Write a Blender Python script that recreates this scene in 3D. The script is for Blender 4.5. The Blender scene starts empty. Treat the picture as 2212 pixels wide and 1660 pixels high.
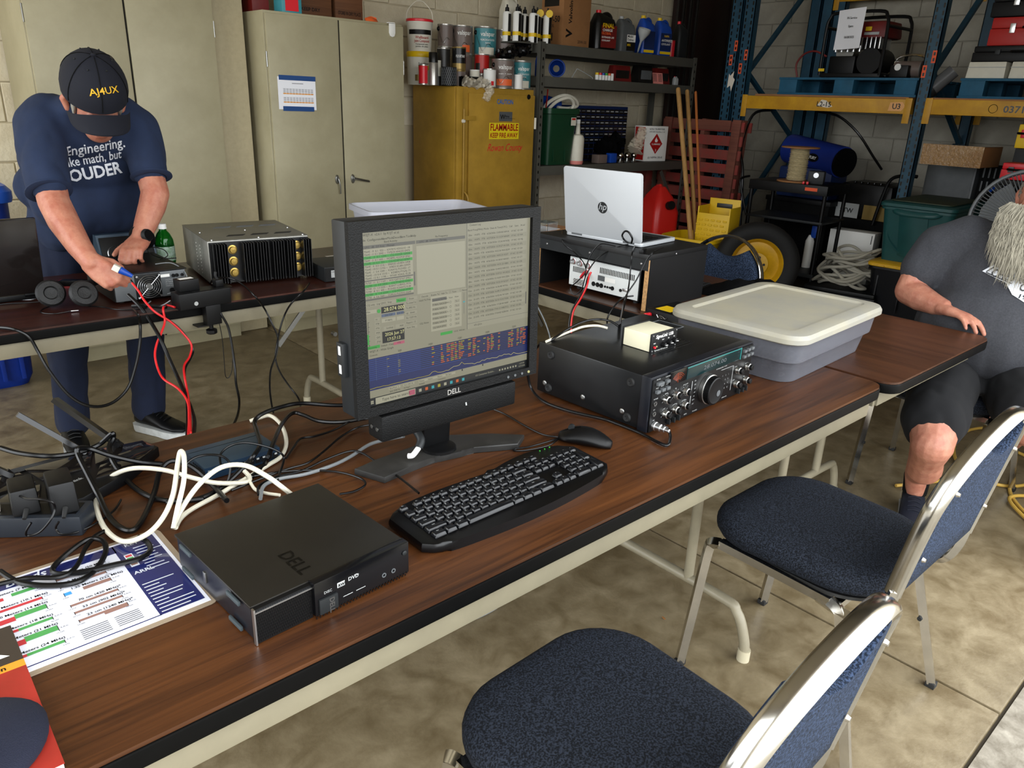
import bpy, bmesh, math, random
from mathutils import Vector as V, Matrix as Mx
random.seed(7)
R = math.radians
scene = bpy.context.scene
COL = scene.collection

# ---------------------------------------------------------------- camera
cam = bpy.data.objects.new('camera', bpy.data.cameras.new('camera'))
COL.objects.link(cam)
cam.data.sensor_width = 36.0
cam.data.lens = 1639.06 * 36.0 / 2212.0
cam.data.clip_start = 0.02
def cam_axes(yaw, pitch, roll):
    fw = V((math.cos(yaw) * math.cos(pitch), math.sin(yaw) * math.cos(pitch), -math.sin(pitch)))
    rt = V((math.sin(yaw), -math.cos(yaw), 0)); up = rt.cross(fw)
    c, s = math.cos(roll), math.sin(roll)
    return c * rt + s * up, c * up - s * rt, fw
_r, _u, _f = cam_axes(R(47.4815), R(20.5213), R(2.1822))
cam.matrix_world = Mx(((_r.x, _u.x, -_f.x, 0), (_r.y, _u.y, -_f.y, 0), (_r.z, _u.z, -_f.z, 1.43), (0, 0, 0, 1)))
scene.camera = cam

# ---------------------------------------------------------------- sky, daylight, exposure
w = bpy.data.worlds.new('sky'); scene.world = w; w.use_nodes = True
bg = w.node_tree.nodes['Background']
bg.inputs[0].default_value = (0.93, 0.97, 1.0, 1); bg.inputs[1].default_value = 4.6
def portal(loc, rot, sx, sy):
    l = bpy.data.lights.new('daylight_portal', 'AREA'); l.shape = 'RECTANGLE'; l.size = sx; l.size_y = sy
    l.cycles.is_portal = True
    o = bpy.data.objects.new('daylight_portal', l); COL.objects.link(o); o.location = loc; o.rotation_euler = rot
portal((-2.3, 2.5, 1.6), (0, R(-90), 0), 3.2, 4.2)
portal((1.0, 0.1, 1.25), (R(90), 0, 0), 4.4, 2.5)
vs = scene.view_settings
vs.view_transform = 'Standard'; vs.look = 'None'; vs.gamma = 1.0; vs.use_curve_mapping = False
vs.exposure = 0.45
cy = scene.cycles
cy.use_denoising = True; cy.max_bounces = 7; cy.diffuse_bounces = 4; cy.glossy_bounces = 3; cy.transmission_bounces = 6
cy.transparent_max_bounces = 8; cy.caustics_reflective = False; cy.caustics_refractive = False; cy.sample_clamp_indirect = 6.0

# ---------------------------------------------------------------- materials
MT = {}
def lin(h):
    if not isinstance(h, str): return tuple(h)
    h = h.lstrip('#'); o = []
    for i in (0, 2, 4):
        c = int(h[i:i + 2], 16) / 255.0
        o.append(c / 12.92 if c <= 0.04045 else ((c + 0.055) / 1.055) ** 2.4)
    return tuple(o)
def mat(name, col, rough=0.5, metal=0.0, spec=0.5, var=None, bump=None, trans=0.0, emit=None, coat=0.0, ior=1.45, alpha=1.0, col2=None, sheen=0.0):
    """Principled material. var=(scale, amount) noise tone variation (or towards col2), bump=(scale, strength)."""
    m = bpy.data.materials.new(name); m.use_nodes = True
    nt = m.node_tree; N = nt.nodes; L = nt.links; b = N['Principled BSDF']
    c = lin(col) + (1,)
    b.inputs['Base Color'].default_value = c; b.inputs['Roughness'].default_value = rough
    b.inputs['Metallic'].default_value = metal; b.inputs['Specular IOR Level'].default_value = spec
    b.inputs['Transmission Weight'].default_value = trans; b.inputs['Coat Weight'].default_value = coat
    b.inputs['IOR'].default_value = ior; b.inputs['Alpha'].default_value = alpha
    if sheen: b.inputs['Sheen Weight'].default_value = sheen
    if emit is not None:
        b.inputs['Emission Color'].default_value = lin(emit[0]) + (1,); b.inputs['Emission Strength'].default_value = emit[1]
    if var or bump:
        tc = N.new('ShaderNodeTexCoord')
    if var:
        n = N.new('ShaderNodeTexNoise'); n.inputs['Scale'].default_value = var[0]; n.inputs['Detail'].default_value = 6; n.inputs['Roughness'].default_value = 0.65
        L.new(tc.outputs['Object'], n.inputs['Vector'])
        r = N.new('ShaderNodeValToRGB'); r.color_ramp.elements[0].position = 0.35; r.color_ramp.elements[1].position = 0.68
        d = lin(col2) if col2 is not None else tuple(x * (1 - var[1]) for x in c[:3])
        r.color_ramp.elements[0].color = d + (1,); r.color_ramp.elements[1].color = c
        L.new(n.outputs['Fac'], r.inputs['Fac']); L.new(r.outputs['Color'], b.inputs['Base Color'])
    if bump:
        n2 = N.new('ShaderNodeTexNoise'); n2.inputs['Scale'].default_value = bump[0]; n2.inputs['Detail'].default_value = 4
        L.new(tc.outputs['Object'], n2.inputs['Vector'])
        bp = N.new('ShaderNodeBump'); bp.inputs['Strength'].default_value = bump[1]; bp.inputs['Distance'].default_value = 0.01
        L.new(n2.outputs['Fac'], bp.inputs['Height']); L.new(bp.outputs['Normal'], b.inputs['Normal'])
    MT[name] = m
    return m
def nodes_of(m): return m.node_tree.nodes, m.node_tree.links, m.node_tree.nodes['Principled BSDF']
def wood(name, c1, c2, rough=0.35, axis='X', scale=1.0, bump=0.1):
    m = mat(name, c1, rough); N, L, b = nodes_of(m)
    tc = N.new('ShaderNodeTexCoord'); mp = N.new('ShaderNodeMapping')
    s = [55 * scale] * 3; s['XYZ'.index(axis)] = 1.6 * scale
    mp.inputs['Scale'].default_value = s
    L.new(tc.outputs['Object'], mp.inputs['Vector'])
    n = N.new('ShaderNodeTexNoise'); n.inputs['Scale'].default_value = 1.0; n.inputs['Detail'].default_value = 7; n.inputs['Roughness'].default_value = 0.7; n.inputs['Distortion'].default_value = 0.6
    L.new(mp.outputs[0], n.inputs['Vector'])
    mp2 = N.new('ShaderNodeMapping'); s2 = [7 * scale] * 3; s2['XYZ'.index(axis)] = 0.8 * scale; mp2.inputs['Scale'].default_value = s2
    L.new(tc.outputs['Object'], mp2.inputs['Vector'])
    n2 = N.new('ShaderNodeTexNoise'); n2.inputs['Scale'].default_value = 1.0; n2.inputs['Detail'].default_value = 3; n2.inputs['Distortion'].default_value = 1.2
    L.new(mp2.outputs[0], n2.inputs['Vector'])
    mx = N.new('ShaderNodeMath'); mx.operation = 'MULTIPLY_ADD'; mx.inputs[1].default_value = 0.55
    ad = N.new('ShaderNodeMath'); ad.operation = 'MULTIPLY'; ad.inputs[1].default_value = 0.45
    L.new(n2.outputs['Fac'], ad.inputs[0]); L.new(n.outputs['Fac'], mx.inputs[0]); L.new(ad.outputs[0], mx.inputs[2])
    r = N.new('ShaderNodeValToRGB'); r.color_ramp.elements[0].position = 0.36; r.color_ramp.elements[1].position = 0.62
    r.color_ramp.elements[0].color = lin(c2) + (1,); r.color_ramp.elements[1].color = lin(c1) + (1,)
    L.new(mx.outputs[0], r.inputs['Fac']); L.new(r.outputs['Color'], b.inputs['Base Color'])
    if bump:
        bp = N.new('ShaderNodeBump'); bp.inputs['Strength'].default_value = bump; bp.inputs['Distance'].default_value = 0.002
        L.new(n.outputs['Fac'], bp.inputs['Height']); L.new(bp.outputs['Normal'], b.inputs['Normal'])
    return m
def weave(name, c1, c2, scale=420, rough=0.9):
    m = mat(name, c1, rough, spec=0.2); N, L, b = nodes_of(m)
    tc = N.new('ShaderNodeTexCoord')
    n = N.new('ShaderNodeTexNoise'); n.inputs['Scale'].default_value = scale; n.inputs['Detail'].default_value = 2
    L.new(tc.outputs['Object'], n.inputs['Vector'])
    r = N.new('ShaderNodeValToRGB'); r.color_ramp.elements[0].position = 0.42; r.color_ramp.elements[1].position = 0.62
    r.color_ramp.elements[0].color = lin(c1) + (1,); r.color_ramp.elements[1].color = lin(c2) + (1,)
    L.new(n.outputs['Fac'], r.inputs['Fac']); L.new(r.outputs['Color'], b.inputs['Base Color'])
    bp = N.new('ShaderNodeBump'); bp.inputs['Strength'].default_value = 0.5; bp.inputs['Distance'].default_value = 0.002
    L.new(n.outputs['Fac'], bp.inputs['Height']); L.new(bp.outputs['Normal'], b.inputs['Normal'])
    return m

mat('black', '#070708', 0.45, spec=0.3, var=(14, 0.35)); mat('black_gloss', '#08080a', 0.18); mat('black_matte', '#060606', 0.8, spec=0.2)
mat('dark_grey', '#1d1f20', 0.5, spec=0.35, var=(20, 0.2)); mat('mid_grey', '#55585a', 0.5, var=(15, 0.15)); mat('light_grey', '#a9abaa', 0.5, var=(12, 0.12))
mat('white', '#e6e5e0', 0.5); mat('white_paper', '#e9e9ee', 0.8); mat('off_white', '#d9d4c3', 0.5, var=(9, 0.1))
mat('chrome', '#dcd9d2', 0.12, 1.0, var=(25, 0.12)); mat('steel', '#9d9d9a', 0.35, 1.0, var=(20, 0.2)); mat('silver', '#c9cacb', 0.3, 1.0)
mat('red', '#b01a14', 0.4); mat('bright_red', '#d8202c', 0.35); mat('dark_red', '#6e1512', 0.5, var=(10, 0.3)); mat('orange', '#e2622b', 0.5)
mat('yellow', '#e0b90e', 0.45); mat('blue', '#10409c', 0.4); mat('dark_blue', '#0d2350', 0.5); mat('green', '#2f9a2f', 0.5)
mat('teal', '#3b8b96', 0.4); mat('brown_card', '#9a6c42', 0.8, var=(8, 0.15)); mat('cyan_print', '#3f8fd8', 0.6)
mat('rubber', '#141414', 0.7); mat('cable_black', '#060607', 0.3, spec=0.4); mat('cable_white', '#d6d0bd', 0.4, var=(30, 0.12)); mat('cable_red', '#c81f22', 0.35); mat('cable_grey', '#75797b', 0.4)
mat('brass', '#a58a4a', 0.35, 1.0); mat('gold_thread', '#d8a91e', 0.6); mat('clear_plastic', '#e9edf2', 0.08, trans=0.92, ior=1.3)

# ---------------------------------------------------------------- geometry helpers
def frame(o, xd, ud):
    """matrix with local x along xd and local y along ud, origin o"""
    x = V(xd).normalized(); y = V(ud); y = (y - x * y.dot(x)).normalized(); z = x.cross(y); o = V(o)
    return Mx(((x.x, y.x, z.x, o.x), (x.y, y.y, z.y, o.y), (x.z, y.z, z.z, o.z), (0, 0, 0, 1)))
def T(x=0, y=0, z=0, rz=0, rx=0, ry=0):
    return Mx.Translation((x, y, z)) @ Mx.Rotation(R(rz), 4, 'Z') @ Mx.Rotation(R(ry), 4, 'Y') @ Mx.Rotation(R(rx), 4, 'X')
def spline(pts, n=6, closed=False):
    p = [V(q) for q in pts]; k = len(p); out = []
    for i in range(k if closed else k - 1):
        if closed: a, b, c, d = p[i - 1], p[i], p[(i + 1) % k], p[(i + 2) % k]
        else: a, b, c, d = p[max(i - 1, 0)], p[i], p[i + 1], p[min(i + 2, k - 1)]
        for j in range(n):
            t = j / n
            out.append(0.5 * ((2 * b) + (c - a) * t + (2 * a - 5 * b + 4 * c - d) * t * t + (3 * b - a - 3 * c + d) * t ** 3))
    if not closed: out.append(p[-1])
    return out
TXT = {}
def text_mesh(s, bold, shear):
    k = (s, bold, shear)
    if k not in TXT:
        c = bpy.data.curves.new('lettering', 'FONT'); c.body = s; c.size = 1.0; c.offset = bold; c.shear = shear; c.resolution_u = 2; c.fill_mode = 'FRONT'
        o = bpy.data.objects.new('lettering', c); me = bpy.data.meshes.new_from_object(o)
        TXT[k] = ([v.co.copy() for v in me.vertices], [tuple(p.vertices) for p in me.polygons])
        bpy.data.objects.remove(o); bpy.data.curves.remove(c); bpy.data.meshes.remove(me)
    return TXT[k]
class B:
    """collects shapes; build() links them as one mesh object"""
    def __init__(s): s.bm = bmesh.new(); s.m = Mx.Identity(4); s.mats = []; s.cur = 0
    def use(s, name):
        if name not in s.mats: s.mats.append(name)
        s.cur = s.mats.index(name); return s
    def _faces(s, vs, fs, m=None):
        m = s.m @ m if m is not None else s.m
        bv = [s.bm.verts.new(m @ V(v)) for v in vs]
        for f in fs:
            try: nf = s.bm.faces.new([bv[i] for i in f]); nf.material_index = s.cur
            except ValueError: pass
        return bv
    def box(s, c, d, bev=0.0, m=None, seg=2, taper=None):
        x, y, z = d[0] / 2, d[1] / 2, d[2] / 2
        tx, ty = taper or (1, 1)
        vs = [(sx * x * (tx if sz > 0 else 1), sy * y * (ty if sz > 0 else 1), sz * z) for sz in (-1, 1) for sy in (-1, 1) for sx in (-1, 1)]
        fs = [(0, 2, 3, 1), (4, 5, 7, 6), (0, 1, 5, 4), (2, 6, 7, 3), (0, 4, 6, 2), (1, 3, 7, 5)]
        mm = Mx.Translation(c); mm = m @ mm if m is not None else mm
        bv = s._faces(vs, fs, mm)
        if bev > 0:
            es = {e for v in bv for e in v.link_edges}
            bmesh.ops.bevel(s.bm, geom=list(es), offset=bev, segments=seg, affect='EDGES', profile=0.6, material=-1)
        return s
    def cyl(s, a, b, r, r2=None, n=14, cap=True):
        a, b = V(a), V(b); r2 = r if r2 is None else r2; d = (b - a).normalized()
        u = d.orthogonal().normalized(); w_ = d.cross(u)
        vs = []
        for p, q in ((a, r), (b, r2)):
            for i in range(n):
                t = 2 * math.pi * i / n; vs.append(p + (u * math.cos(t) + w_ * math.sin(t)) * q)
        fs = [(i, (i + 1) % n, n + (i + 1) % n, n + i) for i in range(n)]
        if cap: fs += [tuple(range(n - 1, -1, -1)), tuple(range(n, 2 * n))]
        s._faces(vs, fs); return s
    def tube(s, pts, r, n=8, k=5, closed=False, flat=None, cap=True, raw=False):
        p = [V(q) for q in pts] if raw else spline(pts, k, closed)
        cnt = len(p); u = None; vs = []
        for i in range(cnt):
            if closed: t = (p[(i + 1) % cnt] - p[i - 1])
            else: t = p[min(i + 1, cnt - 1)] - p[max(i - 1, 0)]
            if t.length < 1e-9: t = V((0, 0, 1))
            t.normalize()
            if u is None: u = flat.copy() if flat is not None else t.orthogonal()
            u = u - t * u.dot(t)
            if u.length < 1e-6: u = t.orthogonal()
            u.normalize(); w_ = t.cross(u)
            ru, rw = r if isinstance(r, tuple) else (r, r)
            for j in range(n):
                a = 2 * math.pi * (j + (0.5 if n == 4 else 0)) / n; g = 1.41421 if n == 4 else 1
                vs.append(p[i] + u * math.cos(a) * ru * g + w_ * math.sin(a) * rw * g)
        fs = []
        for i in range(cnt if closed else cnt - 1):
            i2 = (i + 1) % cnt
            for j in range(n): fs.append((i * n + j, i * n + (j + 1) % n, i2 * n + (j + 1) % n, i2 * n + j))
        if not closed and cap: fs += [tuple(range(n - 1, -1, -1)), tuple((cnt - 1) * n + j for j in range(n))]
        s._faces(vs, fs); return s
    def lathe(s, prof, n=24, m=None, caps=True):
        vs = []; fs = []
        for r, z in prof:
            for i in range(n): t = 2 * math.pi * i / n; vs.append((r * math.cos(t), r * math.sin(t), z))
        for k in range(len(prof) - 1):
            for i in range(n): fs.append((k * n + i, k * n + (i + 1) % n, (k + 1) * n + (i + 1) % n, (k + 1) * n + i))
        if caps: fs += [tuple(range(n - 1, -1, -1)), tuple((len(prof) - 1) * n + i for i in range(n))]
        s._faces(vs, fs, m); return s
    def prism(s, poly, h, m=None, bev=0.0):
        n = len(poly)
        vs = [(x, y, 0) for x, y in poly] + [(x, y, h) for x, y in poly]
        fs = [tuple(range(n - 1, -1, -1)), tuple(range(n, 2 * n))] + [(i, (i + 1) % n, n + (i + 1) % n, n + i) for i in range(n)]
        bv = s._faces(vs, fs, m)
        if bev:
            es = {e for v in bv for e in v.link_edges if (e.verts[0] in bv[:n]) == (e.verts[1] in bv[:n])}
            bmesh.ops.bevel(s.bm, geom=list(es), offset=bev, segments=2, affect='EDGES', profile=0.6, material=-1)
        return s
    def loft(s, rings, closed=True, cap=True):
        n = len(rings[0]); vs = [q for r in rings for q in r]; fs = []
        for k in range(len(rings) - 1):
            for i in range(n if closed else n - 1): fs.append((k * n + i, k * n + (i + 1) % n, (k + 1) * n + (i + 1) % n, (k + 1) * n + i))
        if cap: fs += [tuple(range(n - 1, -1, -1)), tuple((len(rings) - 1) * n + i for i in range(n))]
        s._faces(vs, fs); return s
    def ell(s, c, r, n=16, k=10, m=None):
        vs = [(0, 0, -1)]
        for i in range(1, k):
            a = math.pi * i / k - math.pi / 2
            for j in range(n): t = 2 * math.pi * j / n; vs.append((math.cos(a) * math.cos(t), math.cos(a) * math.sin(t), math.sin(a)))
        vs.append((0, 0, 1)); e = len(vs) - 1
        fs = [(0, 1 + (j + 1) % n, 1 + j) for j in range(n)]
        for i in range(k - 2):
            for j in range(n): fs.append((1 + i * n + j, 1 + i * n + (j + 1) % n, 1 + (i + 1) * n + (j + 1) % n, 1 + (i + 1) * n + j))
        fs += [(e, e - n + j, e - n + (j + 1) % n) for j in range(n)]
        rr = r if isinstance(r, (tuple, list)) else (r, r, r)
        q = Mx.Translation(c) @ (m if m is not None else Mx.Identity(4)) @ Mx.Diagonal((rr[0], rr[1], rr[2], 1))
        s._faces(vs, fs, q); return s
    def quad(s, a, b, c, d): s._faces([a, b, c, d], [(0, 1, 2, 3)]); return s
    def rect(s, x0, y0, x1, y1, m, z=0.0): s._faces([(x0, y0, z), (x1, y0, z), (x1, y1, z), (x0, y1, z)], [(0, 1, 2, 3)], m); return s
    def text(s, t, size, m, align='L', bold=0.0, shear=0.0, xs=1.0, wmax=None):
        vs, fs = text_mesh(t, bold, shear)
        if not vs: return s
        x0 = min(v.x for v in vs); x1 = max(v.x for v in vs)
        if wmax: xs = min(xs, -wmax / max(1e-6, (x1 - x0) * size)) if wmax < 0 else wmax / max(1e-6, (x1 - x0) * size)
        o = {'L': x0, 'C': (x0 + x1) / 2, 'R': x1}[align]
        s._faces([((v.x - o) * size * xs, v.y * size, 0) for v in vs], fs, m); return s
    def noisy(s, amp, scale=6.0):
        from mathutils import noise
        for v in s.bm.verts: v.co += noise.noise_vector(v.co * scale) * amp
        return s
    def build(s, name, mt=None, parent=None, smooth=40, label=None, kind=None, recalc=True):
        if recalc: bmesh.ops.recalc_face_normals(s.bm, faces=s.bm.faces)
        me = bpy.data.meshes.new(name); s.bm.to_mesh(me); s.bm.free()
        for q in ([mt] if mt else s.mats): me.materials.append(MT[q])
        if mt:
            for p in me.polygons: p.material_index = 0
        if smooth:
            me.shade_smooth(); me.set_sharp_from_angle(angle=R(smooth))
        o = bpy.data.objects.new(name, me); COL.objects.link(o)
        if parent is not None: o.parent = parent
        if label: o['label'] = label
        if kind: o['kind'] = kind
        return o
def tag(o, label, cat, group=None):
    o['label'] = label; o['category'] = cat
    if group: o['group'] = group
    return o
def thing(name, label, cat, loc=(0, 0, 0), rz=0.0, group=None):
    o = bpy.data.objects.new(name, None); COL.objects.link(o); o.empty_display_size = 0.05
    o.location = loc; o.rotation_euler = (0, 0, R(rz)); return tag(o, label, cat, group)
def struct(o): o['kind'] = 'structure'; return o
def dup(root, loc, rz=0.0, label=None, group=None):
    r = root.copy(); COL.objects.link(r); r.location = loc; r.rotation_euler = (0, 0, R(rz))
    if label: r['label'] = label
    if group: r['group'] = group
    def kids(a, b):
        for ch in [q for q in bpy.data.objects if q.parent == a]:
            c = ch.copy(); COL.objects.link(c); c.parent = b; kids(ch, c)
    kids(root, r); return r
def rrect(w, d, r, n=5):
    """rounded rectangle outline centred on 0"""
    out = []
    for cx, cy, a0 in ((w / 2 - r, d / 2 - r, 0), (-w / 2 + r, d / 2 - r, 90), (-w / 2 + r, -d / 2 + r, 180), (w / 2 - r, -d / 2 + r, 270)):
        for i in range(n + 1):
            a = R(a0 + 90 * i / n); out.append((cx + r * math.cos(a), cy + r * math.sin(a)))
    return out
def cable(name, label, pts, r, mt, cat='cable', k=6, n=8, group=None):
    return tag(B().tube(pts, r, n, k).build(name, mt), label, cat, group)
# ================================================================ the room
def concrete(name, c1, c2, c3, rough=0.45, fine=1.0):
    m = mat(name, c1, rough); N, L, b = nodes_of(m); tc = N.new('ShaderNodeTexCoord')
    def nz(sc, det=8, dist=0.0):
        n = N.new('ShaderNodeTexNoise'); n.inputs['Scale'].default_value = sc; n.inputs['Detail'].default_value = det; n.inputs['Roughness'].default_value = 0.62; n.inputs['Distortion'].default_value = dist
        L.new(tc.outputs['Object'], n.inputs['Vector']); return n
    big, sm, sp = nz(1.3, 8, 1.4), nz(11 * fine, 9, 0.4), nz(90 * fine, 3)
    r = N.new('ShaderNodeValToRGB'); r.color_ramp.elements[0].position = 0.36; r.color_ramp.elements[1].position = 0.66
    r.color_ramp.elements[0].color = lin(c2) + (1,); r.color_ramp.elements[1].color = lin(c1) + (1,)
    L.new(big.outputs['Fac'], r.inputs['Fac'])
    r2 = N.new('ShaderNodeValToRGB'); r2.color_ramp.elements[0].position = 0.35; r2.color_ramp.elements[1].position = 0.7
    r2.color_ramp.elements[0].color = lin(c3) + (1,); r2.color_ramp.elements[1].color = (1, 1, 1, 1)
    L.new(sm.outputs['Fac'], r2.inputs['Fac'])
    mx = N.new('ShaderNodeMix'); mx.data_type = 'RGBA'; mx.blend_type = 'MULTIPLY'; mx.inputs[0].default_value = 0.75
    L.new(r.outputs['Color'], mx.inputs[6]); L.new(r2.outputs['Color'], mx.inputs[7])
    L.new(mx.outputs[2], b.inputs['Base Color'])
    rr = N.new('ShaderNodeMapRange'); rr.inputs[3].default_value = rough - 0.1; rr.inputs[4].default_value = rough + 0.2
    L.new(sm.outputs['Fac'], rr.inputs[0]); L.new(rr.outputs[0], b.inputs['Roughness'])
    bp = N.new('ShaderNodeBump'); bp.inputs['Strength'].default_value = 0.25; bp.inputs['Distance'].default_value = 0.003
    L.new(sp.outputs['Fac'], bp.inputs['Height']); L.new(bp.outputs['Normal'], b.inputs['Normal'])
    return m
concrete('concrete', '#8f8268', '#75684f', '#a2967f', 0.38)
concrete('concrete_apron', '#a8a193', '#8a8274', '#8f887b', 0.8, 2.0)
mat('joint_dark', '#3a3226', 0.9); mat('soffit', '#c9c4b8', 0.8)
def slab(name, x0, y0, x1, y1, mt, z=0.0, th=0.2):
    return struct(B().box(((x0 + x1) / 2, (y0 + y1) / 2, z - th / 2), (x1 - x0, y1 - y0, th)).build(name, mt, smooth=0))
floor = bpy.data.objects.new('floor', None); COL.objects.link(floor); struct(floor)
def floor_slab(x0, y0, x1, y1):
    B().box(((x0 + x1) / 2, (y0 + y1) / 2, -0.1), (x1 - x0, y1 - y0, 0.2), 0.004).build('slab', 'concrete', floor)
for xa, xb in ((-2.4, 1.9875), (1.9955, 7.7)):
    for ya, yb in ((0.271, 2.9), (2.906, 5.1)): floor_slab(xa, ya, xb, yb)
B().box((2.6, 2.6, -0.11), (10.3, 5.0, 0.19)).build('joint_filler', 'joint_dark', floor, smooth=0)
slab('ground_outside', -16, -16, 14, 0.262, 'concrete_apron', -0.004)
slab('ground_side', -16, 0.262, -2.4, 14, 'concrete_apron', -0.004)
def block_mat(name, c1, c2):
    return mat(name, c1, 0.75, var=(5, 0.2), bump=(60, 0.3), col2=c2)
block_mat('block_cream', '#d9cfb6', '#c5b89c'); block_mat('block_grey', '#aba698', '#9a9587')
mat('mortar_cream', '#c4b89c', 0.9); mat('mortar_grey', '#9a9588', 0.9); mat('block_speck', '#b5a98a', 0.7, var=(34, 0.12))
_blk = {}
def block_wall(name, axis, pos, a0, a1, z1, mt, mor, zmin=0.0, show=None):
    """axis 'x': wall along x facing -y at y=pos; axis 'y': wall along y facing -x at x=pos. Each block an object."""
    o = bpy.data.objects.new(name, None); COL.objects.link(o); struct(o)
    L_, Hh = 0.4064, 0.2032
    d = B()
    if axis == 'x': d.box(((a0 + a1) / 2, pos + 0.108, z1 / 2), (a1 - a0, 0.2, z1))
    else: d.box((pos + 0.108, (a0 + a1) / 2, z1 / 2), (0.2, a1 - a0, z1))
    d.build('mortar', mor, o, smooth=0)
    def blk(mtn, w_):
        k = (axis, mtn, round(w_, 3))
        if k not in _blk:
            q = B().box((0, 0, 0), ((w_, 0.03, Hh - 0.006) if axis == 'x' else (0.03, w_, Hh - 0.006)), 0.004, seg=1).build('block', mtn, o)
            _blk[k] = q.data; bpy.data.objects.remove(q)
        return _blk[k]
    row = 0; z = 0.0
    while z < z1 - 0.01:
        off = L_ / 2 if row % 2 else 0
        a = a0 - off
        while a < a1:
            b0, b1 = max(a, a0), min(a + L_, a1)
            if b1 - b0 > 0.05 and (show is None or show((b0 + b1) / 2, z + Hh / 2)):
                q = bpy.data.objects.new('block', blk(mt, b1 - b0 - 0.006)); COL.objects.link(q); q.parent = o
                zz = z + Hh / 2
                q.location = ((b0 + b1) / 2, pos + 0.012, zz) if axis == 'x' else (pos + 0.012, (b0 + b1) / 2, zz)
            a += L_
        z += Hh; row += 1
    return o
WY, WX = 5.02, 7.55
def show_back(x, z):
    return (x < 1.3 and z > 0.3) or (1.6 < x < 6.9 and z > 1.3) or (x > 3.6)
block_wall('wall_back', 'x', WY, -2.4, WX + 0.2, 2.64, 'block_cream', 'mortar_cream', show=show_back)
block_wall('wall_right', 'y', WX, 0.9, WY + 0.02, 2.64, 'block_grey', 'mortar_grey')
struct(B().box((2.6, WY + 0.11, 3.3), (10.4, 0.22, 1.33)).build('wall_back_upper', 'block_cream', smooth=0))
struct(B().box((WX + 0.11, 2.65, 3.3), (0.22, 4.9, 1.33)).build('wall_right_upper', 'block_grey', smooth=0))
struct(B().box((WX + 0.11, 0.55, 2.0), (0.22, 0.7, 4.0)).build('wall_right_end', 'block_grey', smooth=0))
p = B().box((1.905, 4.78, 1.98), (0.19, 0.50, 3.96), 0.006)
struct(p.build('wall_pilaster', 'block_speck'))
struct(B().box((2.6, 2.6, 4.05), (10.4, 5.2, 0.2)).build('ceiling', 'soffit', smooth=0))
# open bay doors: unseen headers and piers, openings sized to make daylight directional
h = B().box((-2.4, 2.6, 3.7), (0.22, 5.0, 0.7)).box((-2.4, 0.42, 1.7), (0.22, 0.34, 3.4)).box((-2.4, 4.86, 1.7), (0.22, 0.34, 3.4))
struct(h.build('wall_left', 'block_cream', smooth=0))
h = B().box((2.6, 0.15, 3.3), (10.3, 0.22, 1.6)).box((-1.85, 0.15, 1.5), (1.3, 0.22, 3.0)).box((5.4, 0.15, 1.5), (4.4, 0.22, 3.0))
struct(h.build('wall_front', 'block_cream', smooth=0))
# bits of litter on the concrete
mat('leaf_brown', '#8a5a2a', 0.8); mat('leaf_pale', '#b89a63', 0.8)
for i, (x, y, a, l, mt) in enumerate(((1.44, 1.06, 20, 0.030, 'leaf_pale'), (1.25, 1.19, 70, 0.018, 'leaf_brown'), (1.62, 1.06, 80, 0.016, 'leaf_brown'))):
    b = B(); b.m = T(x, y, 0.002, a)
    b.prism([(-l / 2, 0), (-l / 4, l / 7), (l / 4, l / 8), (l / 2, 0), (l / 4, -l / 7), (-l / 4, -l / 9)], 0.002)
    tag(b.build('fallen_leaf', mt), ('small pale dry leaf lying on the concrete floor', 'small curled brown leaf on concrete beneath the brown table', 'tiny brown leaf scrap on floor beside chrome chair leg')[i], 'leaf')
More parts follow.
